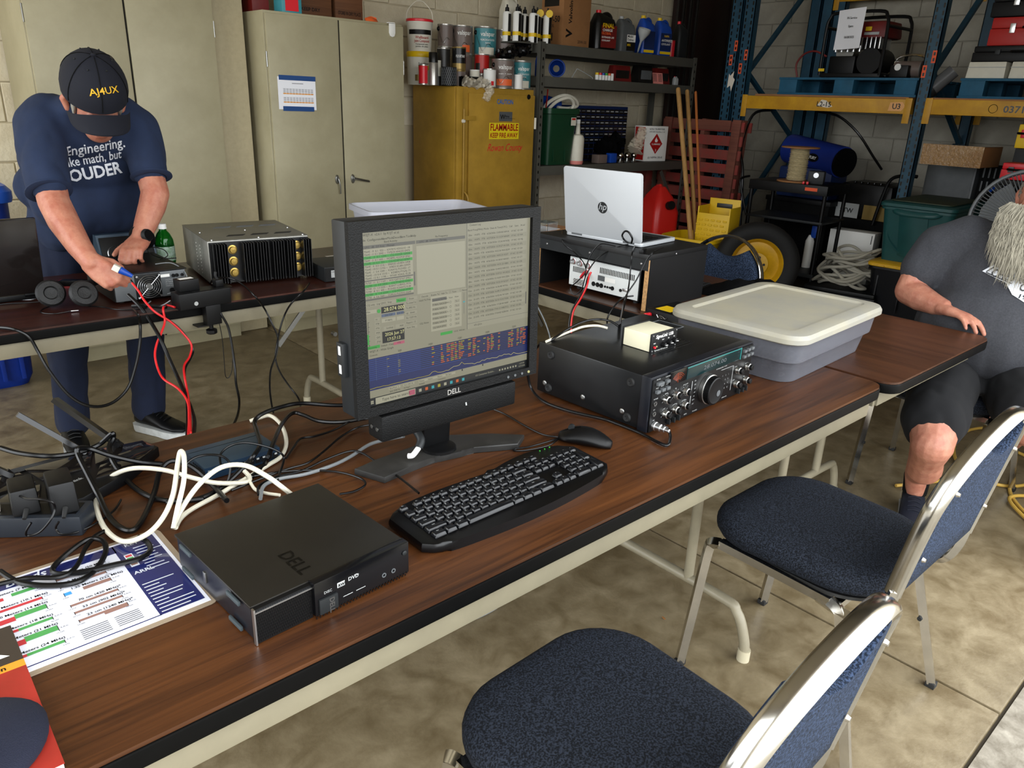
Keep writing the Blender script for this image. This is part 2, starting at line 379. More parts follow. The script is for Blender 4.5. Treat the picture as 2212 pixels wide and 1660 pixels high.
# ================================================================ folding tables
wood('wood_near', '#553117', '#2b160a', 0.36, 'X', 1.5); wood('wood_dark', '#3d1c13', '#240f0a', 0.3, 'X', 1.5); wood('wood_side', '#4a2b19', '#301a0e', 0.36, 'X', 1.5)
mat('edge_black', '#040404', 0.55, spec=0.12, var=(60, 0.4)); mat('apron_tan', '#7d7662', 0.45, var=(9, 0.15)); mat('leg_tan', '#8d8570', 0.4, var=(12, 0.15))
mat('foot_tan', '#b0a78e', 0.6)
def folding_table(label, loc, rz, L_, W_, top, legs):
    t = thing('folding_table', label, 'table', loc, rz)
    o = rrect(L_, W_, 0.045, 6)
    B().prism(o, 0.006, T(0, 0, 0.734)).build('tabletop', top, t)
    B().prism([(x * (1 + 0.004 / L_), y * (1 + 0.004 / W_)) for x, y in o], 0.028, T(0, 0, 0.706), 0.004).build('edge_band', 'edge_black', t)
    a = B()
    for s in (-1, 1):
        a.box((0, s * (W_ / 2 - 0.022), 0.682), (L_ - 0.10, 0.022, 0.052), 0.004)
        a.box((s * (L_ / 2 - 0.055), 0, 0.682), (0.022, W_ - 0.05, 0.052), 0.004)
    a.build('apron', 'apron_tan', t)
    for x, br in legs:
        f = B().tube([(x, -W_ / 2 + 0.06, 0.01), (x, -W_ / 2 + 0.065, 0.06), (x, -W_ / 2 + 0.10, 0.135), (x, -W_ / 2 + 0.17, 0.155), (x, W_ / 2 - 0.17, 0.155), (x, W_ / 2 - 0.10, 0.135), (x, W_ / 2 - 0.065, 0.06), (x, W_ / 2 - 0.06, 0.01)], 0.0145, 12, 6)
        q = f.build('leg_skid', 'leg_tan', t)
        for s in (-1, 1):
            B().cyl((x, s * (W_ / 2 - 0.06), 0), (x, s * (W_ / 2 - 0.06), 0.035), 0.0175).build('foot_cap', 'foot_tan', q)
            B().cyl((x, s * 0.13, 0.155), (x, s * 0.13, 0.69), 0.0145, n=12).build('leg', 'leg_tan', t)
        d = B().box((0, 0, 0), (0.02, 0.006, 0.40), m=T(x + br * 0.13, 0.0, 0.57, 0, 0, -br * 42))
        d.cyl((x, -0.012, 0.43), (x, 0.012, 0.43), 0.010)
        d.build('brace', 'steel', t)
        B().cyl((x, -0.13, 0.69), (x, 0.13, 0.69), 0.0145).build('pivot_bar', 'leg_tan', t)
    return t
folding_table('long wood-grain folding table carrying the desktop monitor and keyboard', (0.849, 1.145, 0), 0, 2.438, 0.79, 'wood_near', ((-0.80, 1), (0.80, -1)))
folding_table('dark reddish folding table in front of the standing man', (0.80, 2.915, 0), 0, 2.438, 0.72, 'wood_dark', ((-0.75, 1), (0.79, -1)))
folding_table('brown folding table under the white laptop and black riser', (2.465, 1.951, 0), 90, 2.438, 0.76, 'wood_side', ((-0.83, 1), (0.80, -1)))
# ================================================================ things on the near table
TZ = 0.74
mat('pc_black', '#17140f', 0.42, var=(30, 0.2)); mat('pc_side', '#14161c', 0.3); mat('foot_grey', '#3a4347', 0.6); mat('emboss', '#050505', 0.25)
pc = thing('desktop_computer', 'small flat black desktop computer lying beside the keyboard', 'computer', (0.428, 0.950, TZ), 3.3)
w_, d_, h_ = 0.248, 0.246, 0.058
B().box((0, 0.006, h_ / 2), (w_ - 0.006, d_ - 0.012, h_ - 0.004), 0.002).build('case', 'pc_side', pc)
B().box((0, 0.004, h_ - 0.002), (w_, d_ - 0.008, 0.004), 0.0015).build('top_cover', 'pc_black', pc)
fy = -d_ / 2
def U(u): return -w_ / 2 + u * w_
def W(v): return h_ * (1 - v)
gr = B().box(((U(0.0) + U(0.345)) / 2, fy + 0.004, h_ / 2), (0.345 * w_, 0.006, h_ - 0.004)).build('grille', 'black', pc)
b = B()
for i in range(24):
    for j in range(11):
        x = U(0.02) + (i + 0.5 * (j % 2)) * 0.0033; z = 0.006 + j * 0.0045
        if x < U(0.335): b.box((x, fy + 0.0008, z), (0.0016, 0.0012, 0.0030))
b.build('grille_slots', 'emboss', gr, smooth=0, kind='stuff')
b = B().box((U(0.004), fy + 0.002, h_ / 2), (0.0022, 0.006, h_ - 0.002)).box((U(0.175), fy + 0.001, h_ - 0.007), (0.34 * w_, 0.004, 0.002))
b.build('grille_trim', 'silver', pc)
B().box(((U(0.345) + U(1.0)) / 2, fy + 0.001, h_ / 2 + 0.004), (0.655 * w_, 0.016, h_ - 0.004), 0.002).build('drive_panel', 'black_gloss', pc)
b = B()
for i in range(58): b.box((U(0.35) + i * 0.00275, fy - 0.0072, 0.004 + (i % 2) * 0.003), (0.0016, 0.001, 0.0026))
b.build('vent_row', 'emboss', pc, smooth=0, kind='stuff')
bd = B().box(((U(0.366) + U(0.486)) / 2, fy - 0.0085, W(0.66)), (0.12 * w_, 0.004, 0.024), 0.001).build('badge', 'dark_grey', pc)
fr = frame((0, fy - 0.0108, 0), (1, 0, 0), (0, 0, 1))
b = B(); b.text('DELL', 0.011, frame((U(0.43), fy - 0.0108, W(0.50)), (0, 0, -1), (1, 0, 0)), bold=0.02); b.build('lettering', 'steel', bd)
b = B()
b.text('DISC', 0.006, frame((U(0.405), fy - 0.0074, W(0.36)), (1, 0, 0), (0, 0, 1)))
b.rect(U(0.49), W(0.36), U(0.54), W(0.22), frame((0, fy - 0.0074, 0), (1, 0, 0), (0, 0, 1)))
b.text('DVD', 0.0085, frame((U(0.565), fy - 0.0074, W(0.30)), (1, 0, 0), (0, 0, 1)), bold=0.02)
b.rect(U(0.62), W(0.24), U(0.635), W(0.22), frame((0, fy - 0.0074, 0), (1, 0, 0), (0, 0, 1)))
for u in (0.558, 0.646): b.rect(U(u) - 0.008, W(0.69), U(u) + 0.008, W(0.672), frame((0, fy - 0.0074, 0), (1, 0, 0), (0, 0, 1)))
b.build('print', 'light_grey', pc, smooth=0)
b = B().text('RW', 0.0065, frame((U(0.497), fy - 0.0078, W(0.34)), (1, 0, 0), (0, 0, 1)), bold=0.03); b.build('print', 'black', pc, smooth=0)
for u in (0.811, 0.880):
    B().lathe([(0.0022, 0), (0.0038, 0), (0.0038, 0.001), (0.0022, 0.001)], 14, frame((U(u), fy - 0.0072, W(0.62)), (1, 0, 0), (0, 0, 1)), caps=False).build('audio_jack', 'mid_grey', pc)
B().lathe([(0.0001, 0), (0.004, 0), (0.004, 0.0012), (0.0028, 0.002), (0.0001, 0.002)], 16, frame((U(0.965), fy - 0.0072, W(0.25)), (1, 0, 0), (0, 0, 1)), caps=False).build('power_button', 'dark_grey', pc)
for v, y0 in ((0.15, 0.094), (0.83, 0.09), (0.19, 0.705), (0.89, 0.705)):
    yy = d_ / 2 - (y0 + 0.07) * d_
    B().box((-w_ / 2 - 0.001, yy, W(v)), (0.004, 0.036, 0.007), 0.0015).build('rubber_foot', 'foot_grey', pc)
B().box((-w_ / 2 + 0.002, d_ / 2 - 0.385 * d_, W(0.49)), (0.003, 0.008, 0.018), 0.001).build('lock_slot', 'steel', pc)
b = B(); b.text('DELL', 0.030, frame((U(0.345), 0.123 - 0.63 * d_, h_ + 0.0006), (0, -1, 0), (1, 0, 0)), bold=0.01)
b.build('logo', 'emboss', pc, label='embossed maker logo on the top cover')

# ---- monitor
mat('mon_black', '#050505', 0.55, spec=0.25, bump=(400, 0.2)); mat('mon_side', '#1c1e20', 0.45, spec=0.35); mat('base_grey', '#1c1b1a', 0.5, var=(18, 0.4), col2='#2c2b29')
mn = thing('monitor', 'square black desktop monitor with speaker bar showing green list rows', 'monitor', (0.848, 1.13, TZ), -0.6)
PWd, PHt = 0.429, 0.346
pm = T(0, -0.035, 0.149, 0, -1.6)
pan = B(); pan.m = pm
pan.box((0, 0.024, PHt / 2), (PWd, 0.048, PHt), 0.004).box((0, 0.06, PHt / 2), (PWd * 0.8, 0.04, PHt * 0.8), 0.01).build('housing', 'mon_side', mn)
bz = B(); bz.m = pm
ux0, ux1, vz0, vz1 = 0.060, 0.951, 0.055, 0.951
aw, ah = (ux1 - ux0) * PWd, (vz1 - vz0) * PHt
cx_, cz_ = -PWd / 2 + (ux0 + ux1) / 2 * PWd, PHt - (vz0 + vz1) / 2 * PHt
for x0, x1, z0, z1 in ((-PWd / 2, cx_ - aw / 2, 0, PHt), (cx_ + aw / 2, PWd / 2, 0, PHt), (cx_ - aw / 2, cx_ + aw / 2, 0, cz_ - ah / 2), (cx_ - aw / 2, cx_ + aw / 2, cz_ + ah / 2, PHt)):
    bz.box(((x0 + x1) / 2, -0.003, (z0 + z1) / 2), (x1 - x0 + 0.0004, 0.012, z1 - z0 + 0.0004))
bz.build('bezel', 'mon_black', mn)
def scr(name, col, e): return mat(name, '#000000', 0.35, emit=(col, e))
scr('s_bg', '#8f8c76', 0.62); scr('s_list', '#a5a28b', 0.62); scr('s_dark', '#2b2c2c', 0.3); scr('s_text', '#33342f', 0.25); scr('s_green', '#2f9f3a', 0.62); scr('s_bar', '#6c6b62', 0.5)
scr('s_black', '#030303', 0.2); scr('s_num', '#c7c489', 0.8); scr('s_navy', '#10205e', 0.55); scr('s_blue', '#24499a', 0.45); scr('s_or', '#c0561f', 0.7); scr('s_ye', '#a89a2a', 0.6); scr('s_pink', '#b5566c', 0.6); scr('s_slate', '#54627a', 0.6); scr('s_task', '#14181a', 0.5); scr('s_box', '#98957f', 0.62); scr('s_cyan', '#2fa3ad', 0.6)
sc = B()
SM = pm @ frame((cx_ - aw / 2, -0.0012, cz_ + ah / 2), (1, 0, 0), (0, 0, 1))
def sr(m_, u0, v0, u1, v1, l=1): sc.use(m_).rect(u0 * aw, -v1 * ah, u1 * aw, -v0 * ah, SM, 0.00012 * l)
def st(m_, t, u, v, size, l=3, **k): sc.use(m_).text(t, size * ah, SM @ Mx.Translation((u * aw, -v * ah, 0.00012 * l)), **k)
sr('s_bg', 0, 0, 1, 1, 0)
st('s_text', 'WSJT-X  v2.6.1  by K1JT et al.', 0.012, 0.024, 0.019)
for i, t in enumerate(('File', 'Configurations', 'View', 'Mode', 'Decode', 'Save', 'Tools', 'Help')): st('s_text', t, (0.006, 0.034, 0.106, 0.137, 0.168, 0.207, 0.236, 0.264)[i], 0.051, 0.018)
st('s_text', 'Band Activity', 0.12, 0.068, 0.016); st('s_text', 'Rx Frequency', 0.40, 0.068, 0.016)
sr('s_bar', 0.006, 0.074, 0.285, 0.092); sr('s_bar', 0.29, 0.074, 0.575, 0.092)
st('s_text', 'UTC   dB   DT Freq    Message', 0.02, 0.089, 0.015); st('s_text', 'UTC   dB   DT Freq    Message', 0.31, 0.089, 0.015)
sr('s_list', 0.006, 0.095, 0.27, 0.264); sr('s_list', 0.006, 0.271, 0.27, 0.366); sr('s_bar', 0.006, 0.264, 0.27, 0.271, 2); sr('s_bar', 0.273, 0.25, 0.281, 0.33); sr('s_list', 0.291, 0.106, 0.575, 0.384)
rows = ('175645  -9  0.1  923 ~  KM7BYE KE0GUO -18', '175645 -11 0.1 2042 ~  TV7JCR HF4QSS EM70', '175645  -3  0.1 1394 ~  CQ F5SGK GM28', '175645  -3  0.1 1605 ~  WD8PKL KD5PGP EM61', '175645 -21 0.3  931 ~  CQ KD8PGO EM67', '175645   0  0.0 1216 ~  ER8ASE UD4EN GF08', '175645 -10 0.1 2152 ~  W8DS KU8N DM79', '175645  -1  0.4 1244 ~  K2AAYG PU2VED -17', '175645 -10 0.4 1510 ~  KD8EN PY6AJ 73', '175645 -12 0.1 1198 ~  WV6K KEASL EL28')
for i, t in enumerate(rows):
    v = 0.113 + i * 0.0163
    if i in (2, 4): sr('s_green', 0.006, v - 0.013, 0.268, v + 0.003, 2)
    st('s_text', t, 0.010, v, 0.0155, wmax=0.245 * aw)
rows = ('175700 -11  0.1 1169 ~  WA1QEP KY6T EM51', '175700 -12  0.0 2450 ~  CQ PY4DQ GH61', '175700  12  1.3 2255 ~  IK4AVT LU8HCL FF74', '175700  -8  0.1  445 ~  PU2VED K2AAYG R-08', '175700   6  1.4 2234 ~  CQ KD5SP FF46', '175700  -6  0.6 1664 ~  CE3RUU PU2WVI GG49')
for i, t in enumerate(rows):
    v = 0.285 + i * 0.0163
    if i in (1, 4): sr('s_green', 0.006, v - 0.013, 0.268, v + 0.003, 2)
    st('s_text', t, 0.010, v, 0.0155, wmax=0.245 * aw)
sr('s_bar', 0.006, 0.37, 0.27, 0.379)
for i, t in enumerate(('CQ only', 'Log QSO', 'Stop', 'Monitor', 'Erase', 'Decode', 'Enable Tx', 'Halt Tx', 'Tune', 'Menus')):
    u = (0.012, 0.065, 0.122, 0.176, 0.24, 0.31, 0.365, 0.425, 0.49, 0.55)[i]
    sr('s_green' if i == 3 else 's_box', u - 0.003, 0.392, u + 0.05, 0.413); st('s_text', t, u + 0.004, 0.408, 0.015)
sr('s_black', 0.091, 0.425, 0.212, 0.462, 2); st('s_num', '28.074 000', 0.105, 0.453, 0.031)
sr('s_slate', 0.091, 0.467, 0.166, 0.484, 2); sr('s_slate', 0.172, 0.467, 0.212, 0.484, 2); sr('s_list', 0.091, 0.494, 0.166, 0.516, 2); sr('s_list', 0.172, 0.494, 0.212, 0.516, 2)
st('s_text', 'DX Call', 0.11, 0.481, 0.015); st('s_text', 'DX Grid', 0.176, 0.481, 0.014); st('s_text', 'PY4BAL', 0.11, 0.511, 0.015); st('s_text', '10m', 0.013, 0.447, 0.016); sr('s_list', 0.006, 0.432, 0.066, 0.453, 1)
sc.use('s_green').cyl(SM @ V((0.078 * aw, -0.445 * ah, 0.0002)), SM @ V((0.078 * aw, -0.445 * ah, 0.0005)), 0.0035, n=16)
sr('s_black', 0.091, 0.569, 0.212, 0.637, 2); st('s_num', '2026 Jun 27', 0.106, 0.597, 0.027); st('s_num', '17:57:13', 0.119, 0.628, 0.027)
for i, t in enumerate(('H', 'FT8', 'FT4', 'MSK', 'Q65', 'JT65')): sr('s_box', 0.054, 0.48 + i * 0.026, 0.082, 0.50 + i * 0.026); st('s_text', t, 0.06, 0.496 + i * 0.026, 0.014)
sr('s_dark', 0.018, 0.50, 0.020, 0.64); sr('s_green', 0.012, 0.57, 0.021, 0.63, 2)
for i in range(6): sr('s_dark', 0.02, 0.50 + i * 0.027, 0.026, 0.502 + i * 0.027, 2)
st('s_text', 'Lookup', 0.115, 0.556, 0.015); st('s_text', 'Add', 0.187, 0.556, 0.015); sr('s_box', 0.10, 0.541, 0.155, 0.562); sr('s_box', 0.165, 0.541, 0.215, 0.562)
sr('s_pink', 0.150, 0.643, 0.211, 0.660, 2); sr('s_green', 0.006, 0.640, 0.076, 0.658, 2); st('s_text', 'Receiving', 0.016, 0.654, 0.014); st('s_text', 'Default - Copy', 0.083, 0.655, 0.014); st('s_text', 'FT8', 0.172, 0.656, 0.014)
for i, t in enumerate(('Tx even/1st', 'Tx 895 Hz', 'up   down', 'Rx 1529 Hz', 'Report -15', 'Auto Seq')): st('s_text', t, 0.225, 0.432 + i * 0.029, 0.015); sr('s_box', 0.219, 0.418 + i * 0.029, 0.285, 0.436 + i * 0.029)
st('s_text', 'Hold Tx Freq', 0.30, 0.43, 0.015); st('s_text', 'CQ: None', 0.30, 0.568, 0.015)
sr('s_list', 0.366, 0.412, 0.552, 0.625); sr('s_bar', 0.374, 0.425, 0.46, 0.444, 2); st('s_text', 'Generate Std Msgs', 0.378, 0.44, 0.014); st('s_text', 'Next    Now', 0.474, 0.44, 0.014)
for i, t in enumerate(('PY4BAL N4UN EM95', 'PY4BAL N4UN -15', 'PY4BAL N4UN R-15', 'PY4BAL N4UN RR73', 'PY4BAL N4UN 73', 'CQ N4UN EM95')):
    sr('s_bg', 0.374, 0.454 + i * 0.028, 0.46, 0.472 + i * 0.028, 2); st('s_text', t, 0.377, 0.468 + i * 0.028, 0.0135); sr('s_box', 0.508, 0.453 + i * 0.028, 0.54, 0.472 + i * 0.028, 2); st('s_text', 'Tx %d' % (i + 1), 0.514, 0.468 + i * 0.028, 0.0135)
    sc.use('s_dark').lathe([(0.0018, 0), (0.0022, 0)], 12, SM @ Mx.Translation((0.483 * aw, -(0.463 + i * 0.028) * ah, 0.0005)), caps=False)
sr('s_cyan', 0.561, 0.472, 0.573, 0.48, 2); sr('s_bar', 0.566, 0.42, 0.568, 0.55); sr('s_green', 0.421, 0.642, 0.494, 0.66, 2); st('s_text', '13/15  WD:6m', 0.505, 0.656, 0.014)
sr('s_bar', 0.585, 0.0, 0.588, 0.655, 2); sr('s_box', 0.588, 0.0, 1.0, 0.655, 1); st('s_text', 'Contest Log', 0.603, 0.022, 0.017)
st('s_text', 'Band Freq(MHz) Mode  Date & Time(UTC)   Call    Sent    Rcvd', 0.592, 0.052, 0.0155, wmax=0.37 * aw)
calls = ('NM1K', 'N0NM', 'N3IJ', 'W1SIA', 'WA1EDM', 'K5ST', 'N0UEC', 'N8A', 'KB1GG', 'W1ADZ', 'WA1ZEN', 'N1GT', 'W7GL', 'VA3WU', 'W1GN', 'K1TUN', 'N0IF', 'WB3TCL', 'N2BON')
for i, t in enumerate(calls):
    v = 0.082 + i * 0.0283
    if i % 2: sr('s_bg', 0.592, v - 0.019, 0.975, v + 0.008, 2)
    st('s_text', '%s   %s   FT8   6/%d/2026 %02d:%02d:%02d %s   1F NC 1D %s' % (('20m', '14.075') if i < 12 else ('15m', '21.075')) .__class__((('20m', '14.075') if i < 12 else ('15m', '21.075')) + (26 + i % 2, 13 + i // 4, (i * 13) % 60, (i * 29) % 60, t, ('OR', 'NH', 'NJ', 'SFL', 'GA', 'WV', 'CT')[i % 7])), 0.595, v, 0.015, wmax=0.355 * aw)
sr('s_bar', 0.978, 0.48, 0.985, 0.56, 2); st('s_text', '475 QSOs', 0.63, 0.642, 0.015); sr('s_bar', 0.588, 0.62, 1.0, 0.622, 2)
st('s_text', 'WSJT-X - Wide Graph', 0.02, 0.678, 0.017); st('s_text', 'Controls', 0.02, 0.70, 0.014)
for u, t in ((0.185, '500'), (0.36, '1000'), (0.539, '1500'), (0.717, '2000'), (0.90, '2500')): st('s_text', t, u - 0.012, 0.705, 0.017); sr('s_text', u, 0.706, u + 0.0012, 0.714)
sr('s_navy', 0.0, 0.714, 1.0, 0.905, 2)
rnd = random.Random(5)
for i in range(11): sr('s_blue', 0.0, 0.722 + i * 0.0118, 0.40 + 0.2 * rnd.random(), 0.7255 + i * 0.0118, 3); sr('s_black', 0.30, 0.7165 + i * 0.0118, 1.0, 0.7195 + i * 0.0118, 3)
for i in range(10):
    v = 0.7205 + i * 0.0118
    for u, k in ((0.375, 0.35), (0.43, 0.7), (0.465, 0.75), (0.49, 1), (0.515, 1), (0.54, 1), (0.555, 0.9), (0.60, 0.6), (0.63, 0.7), (0.66, 0.55), (0.70, 0.5), (0.725, 0.8), (0.75, 0.8), (0.80, 0.6), (0.87, 0.5), (0.89, 0.8), (0.93, 0.95), (0.955, 0.95), (0.975, 0.8)):
        if rnd.random() < k: sr('s_or' if rnd.random() < 0.6 else 's_ye', u - 0.009, v, u + rnd.random() * 0.014, v + 0.0055, 4)
    for u in (0.11, 0.172): 
        if rnd.random() < 0.5: sr('s_ye', u, v, u + 0.012, v + 0.003, 4)
for u in (0.05, 0.11, 0.172): sr('s_slate', u, 0.716, u + 0.0015, 0.85, 3)
pts = [((i / 60.0) * aw, -(0.895 - (0.022 * rnd.random() if 20 < i < 58 else 0.004 * rnd.random()) - 0.02 * math.exp(-((i - 33) / 3.0) ** 2)) * ah, 0.0006) for i in range(61)]
sc.use('s_ye').m = SM; sc.tube(pts, 0.00035, 4, raw=True); sc.m = Mx.Identity(4)
for i, t in enumerate(('Bins/Pixel  3', 'Start 200 Hz', 'Palette', 'Adjust...', 'Flatten', 'Ref Spec')): u = (0.12, 0.20, 0.29, 0.34, 0.40, 0.45)[i]; sr('s_list', u - 0.004, 0.912, u + 0.06, 0.926); st('s_text', t, u, 0.923, 0.013)
for i, t in enumerate(('Split 2500 Hz', 'N Avg 5', 'Default', 'Cumulative')): u = (0.12, 0.20, 0.29, 0.40)[i]; st('s_text', t, u, 0.941, 0.013)
sr('s_task', 0.55, 0.906, 0.557, 0.918, 4); sr('s_task', 0.685, 0.906, 0.692, 0.918, 4)
sr('s_task', 0, 0.95, 1, 1, 3); sr('s_list', 0.040, 0.955, 0.265, 0.995, 4); st('s_text', 'Type here to search', 0.075, 0.982, 0.024, 5); sr('s_pink', 0.228, 0.96, 0.262, 0.992, 5)
for i in range(2):
    for j in range(2): sr('s_list', 0.014 + i * 0.008, 0.966 + j * 0.011, 0.0205 + i * 0.008, 0.9755 + j * 0.011, 5)
for i, mname in enumerate(('s_list', 's_or', 's_cyan', 's_ye', 's_list', 's_cyan', 's_or', 's_cyan')): sr(mname, 0.285 + i * 0.038, 0.966, 0.301 + i * 0.038, 0.985, 5)
st('s_list', 'US Consumer Sentim...', 0.64, 0.978, 0.017, 5); st('s_list', '1:57 PM', 0.945, 0.971, 0.014, 5); st('s_list', '6/27/2026', 0.94, 0.989, 0.014, 5)
for i in range(7): sr('s_list', 0.80 + i * 0.019, 0.97, 0.809 + i * 0.019, 0.982, 5)
sc.build('screen', None, mn, smooth=0, recalc=False)
b = B(); b.m = pm
b.text('DELL', 0.0145, frame((-0.003, -0.0096, 0.0035), (1, 0, 0), (0, 0, 1)), 'C', 0.02); b.build('logo', 'silver', mn, smooth=0)
for i in range(4):
    b = B(); b.m = pm; b.cyl((0.135 + i * 0.019, -0.008, 0.008), (0.135 + i * 0.019, -0.0105, 0.008), 0.0028, n=10); b.build('button', 'mid_grey' if i < 3 else 's_num', mn)
usb = B(); usb.m = pm
usb.box((-PWd / 2 - 0.003, 0.028, 0.105), (0.012, 0.022, 0.062), 0.002).build('usb_panel', 'mon_side', mn)
for z in (0.088, 0.122):
    q = B(); q.m = pm; q.box((-PWd / 2 - 0.0092, 0.028, z), (0.001, 0.007, 0.016)).build('usb_port', 'white', mn)
sb = B().box((-0.005, -0.02, 0.118), (0.325, 0.05, 0.052), 0.006).build('speaker_bar', 'mon_black', mn)
for y in (-0.03, -0.012): B().cyl((-0.168, y, 0.115), (-0.1695, y, 0.115), 0.004, n=12).build('headphone_jack', 'steel', sb)
B().cyl((0.025, -0.0455, 0.128), (0.025, -0.047, 0.122), 0.0016, n=8).build('volume_mark', 'light_grey', sb)
B().box((0.0, 0.028, 0.115), (0.066, 0.018, 0.21), 0.003, m=T(0, 0, 0, 0, 4)).build('stand_neck', 'black', mn)
bs = B().prism([(-0.045, 0.048), (-0.13, 0.042), (-0.183, 0.034), (-0.157, -0.032), (-0.06, -0.018), (-0.028, -0.014), (-0.02, -0.022), (0.03, -0.03), (0.045, -0.025), (0.06, -0.03), (0.146, -0.072), (0.188, -0.044), (0.13, 0.005), (0.06, 0.05)], 0.014, T(0, 0, 0.0), 0.003)
bs.build('stand_base', 'base_grey', mn)
B().lathe([(0.036, 0.014), (0.036, 0.019), (0.033, 0.021), (0.0001, 0.021)], 24, T(0.0, 0.01, 0), caps=False).build('swivel_disc', 'black', mn)
b = B().tube([(-0.05, 0.03, 0.07), (-0.048, 0.005, 0.05), (-0.058, -0.002, 0.036)], 0.0085, 10).build('video_plug', 'dark_grey', mn)
B().tube([(-0.058, -0.002, 0.036), (-0.075, -0.006, 0.026), (-0.082, 0.0, 0.024)], 0.0055, 8).build('plug_wrap', 'white', mn)

# ---- keyboard
kb = thing('keyboard', 'black full-size computer keyboard in front of the monitor', 'keyboard', (0.835, 0.915, TZ + 0.002), 1.2)
mat('key_black', '#0b0c0f', 0.25, spec=0.5); mat('kb_body', '#060607', 0.3, spec=0.4, var=(40, 0.3))
out = []
for i in range(33):
    t = i / 32.0; x = -0.229 + 0.458 * t
    out.append((x, -0.068 - 0.018 * math.sin(math.pi * t) + 0.02 * (abs(2 * t - 1) ** 14)))
for i in range(33):
    t = 1 - i / 32.0; x = -0.229 + 0.458 * t
    yb = 0.062 + (0.016 * max(0, math.sin(math.pi * (t - 0.52) / 0.46)) if t > 0.52 else 0.006 * math.sin(math.pi * t / 0.52)) - 0.018 * (abs(2 * t - 1) ** 14)
    out.append((x, yb))
B().prism(out, 0.019, T(0, 0, 0.002, 0, 3.0), 0.007).build('body', 'kb_body', kb)
KM = T(0, 0, 0.021, 0, 3.0)
kmesh = {}
def key(x, y, w_, d_=0.0165, h_=0.0075):
    k = (round(w_, 4), d_)
    if k not in kmesh:
        o = B().box((0, 0, h_ / 2), (w_, d_, h_), 0.0012, seg=1, taper=((w_ - 0.0055) / w_, (d_ - 0.005) / d_)).build('key', 'key_black'); kmesh[k] = o.data; bpy.data.objects.remove(o)
    o = bpy.data.objects.new('key', kmesh[k]); COL.objects.link(o); o.parent = kb; o.matrix_local = KM @ Mx.Translation((x, y, 0))
u = 0.0186; xl = -0.205; leg = B()
def row(y, items, x0=xl, d_=0.0165):
    x = x0
    for it in items:
        if isinstance(it, (int, float)): x += it * u; continue
        t, wk = it; key(x + wk * u / 2, y, wk * u - 0.0012, d_)
        if t: leg.text(t, 0.0052 if len(t) == 1 else 0.0032, KM @ Mx.Translation((x + wk * u * 0.35, y + 0.001, 0.0079)))
        x += wk * u
row(0.048, [('Esc', 1), 0.6] + [('F%d' % i, 1) for i in range(1, 5)] + [0.35] + [('F%d' % i, 1) for i in range(5, 9)] + [0.35] + [('F%d' % i, 1) for i in range(9, 13)] + [0.3, ('Prt', 1), ('Scr', 1), ('Brk', 1)], d_=0.013)
row(0.0285, [(c, 1) for c in '`1234567890-='] + [('Back', 2), 0.25, ('Ins', 1), ('Hm', 1), ('PU', 1), 0.25, ('Num', 1), ('/', 1), ('*', 1), ('-', 1)])
row(0.0100, [('Tab', 1.5)] + [(c, 1) for c in 'QWERTYUIOP[]'] + [('\\', 1.5), 0.25, ('Del', 1), ('End', 1), ('PD', 1), 0.25, ('7', 1), ('8', 1), ('9', 1)])
row(-0.0085, [('Caps', 1.75)] + [(c, 1) for c in 'ASDFGHJKL;\''] + [('Enter', 2.25), 3.5, ('4', 1), ('5', 1), ('6', 1)])
row(-0.0270, [('Shift', 2.25)] + [(c, 1) for c in 'ZXCVBNM,./'] + [('Shift', 2.75), 1.25, ('^', 1), 1.25, ('1', 1), ('2', 1), ('3', 1)])
row(-0.0455, [('Ctrl', 1.4), ('', 1.2), ('Alt', 1.3), ('', 5.6), ('Alt', 1.3), ('', 1.2), ('', 1.2), ('Ctrl', 1.8), 0.25, ('<', 1), ('v', 1), ('>', 1), 0.25, ('0', 2), ('.', 1)])
x = xl + (15 + 0.25 + 3 + 0.25 + 3) * u
for y, dd in ((0.00075, 0.035), (-0.03625, 0.035)): key(x + u / 2, y, u - 0.0012, dd)
leg.build('legends', 'light_grey', kb, smooth=0, kind='stuff')
for i in range(3): B().cyl(KM @ V((0.152 + i * 0.014, 0.066, 0.0)), KM @ V((0.152 + i * 0.014, 0.066, 0.0012)), 0.0014, n=8).build('indicator_lamp', 'green', kb)

# ---- mouse
ms = thing('mouse', 'black computer mouse behind the right end of the keyboard', 'mouse', (1.128, 0.990, TZ), -62)
b = B(); rings = []
for i in range(13):
    t = i / 12.0; x = -0.058 + 0.116 * t
    wv = 0.031 * (0.72 + 0.28 * math.sin(math.pi * (0.15 + 0.85 * t))) * (1 - abs(2 * t - 1) ** 6 * 0.5); hv = 0.012 + 0.026 * math.sin(math.pi * (0.10 + 0.82 * t)) ** 1.2
    rings.append([(x, wv * math.cos(a) * (1.0 if math.sin(a) > -0.2 else 0.9), max(0.0015, hv * (0.42 + 0.58 * math.sin(a)) if math.sin(a) >= 0 else hv * 0.42 * (1 + math.sin(a)))) for a in [2 * math.pi * j / 20 for j in range(20)]])
b.loft(rings).build('body', 'black', ms, smooth=60)
B().tube([(-0.056, 0, 0.019), (-0.03, 0.0, 0.0335), (-0.012, 0, 0.0385)], 0.0012, 6).build('button_seam', 'emboss', ms)
B().cyl((-0.032, -0.004, 0.033), (-0.032, 0.004, 0.033), 0.007, n=16).build('scroll_wheel', 'dark_grey', ms)

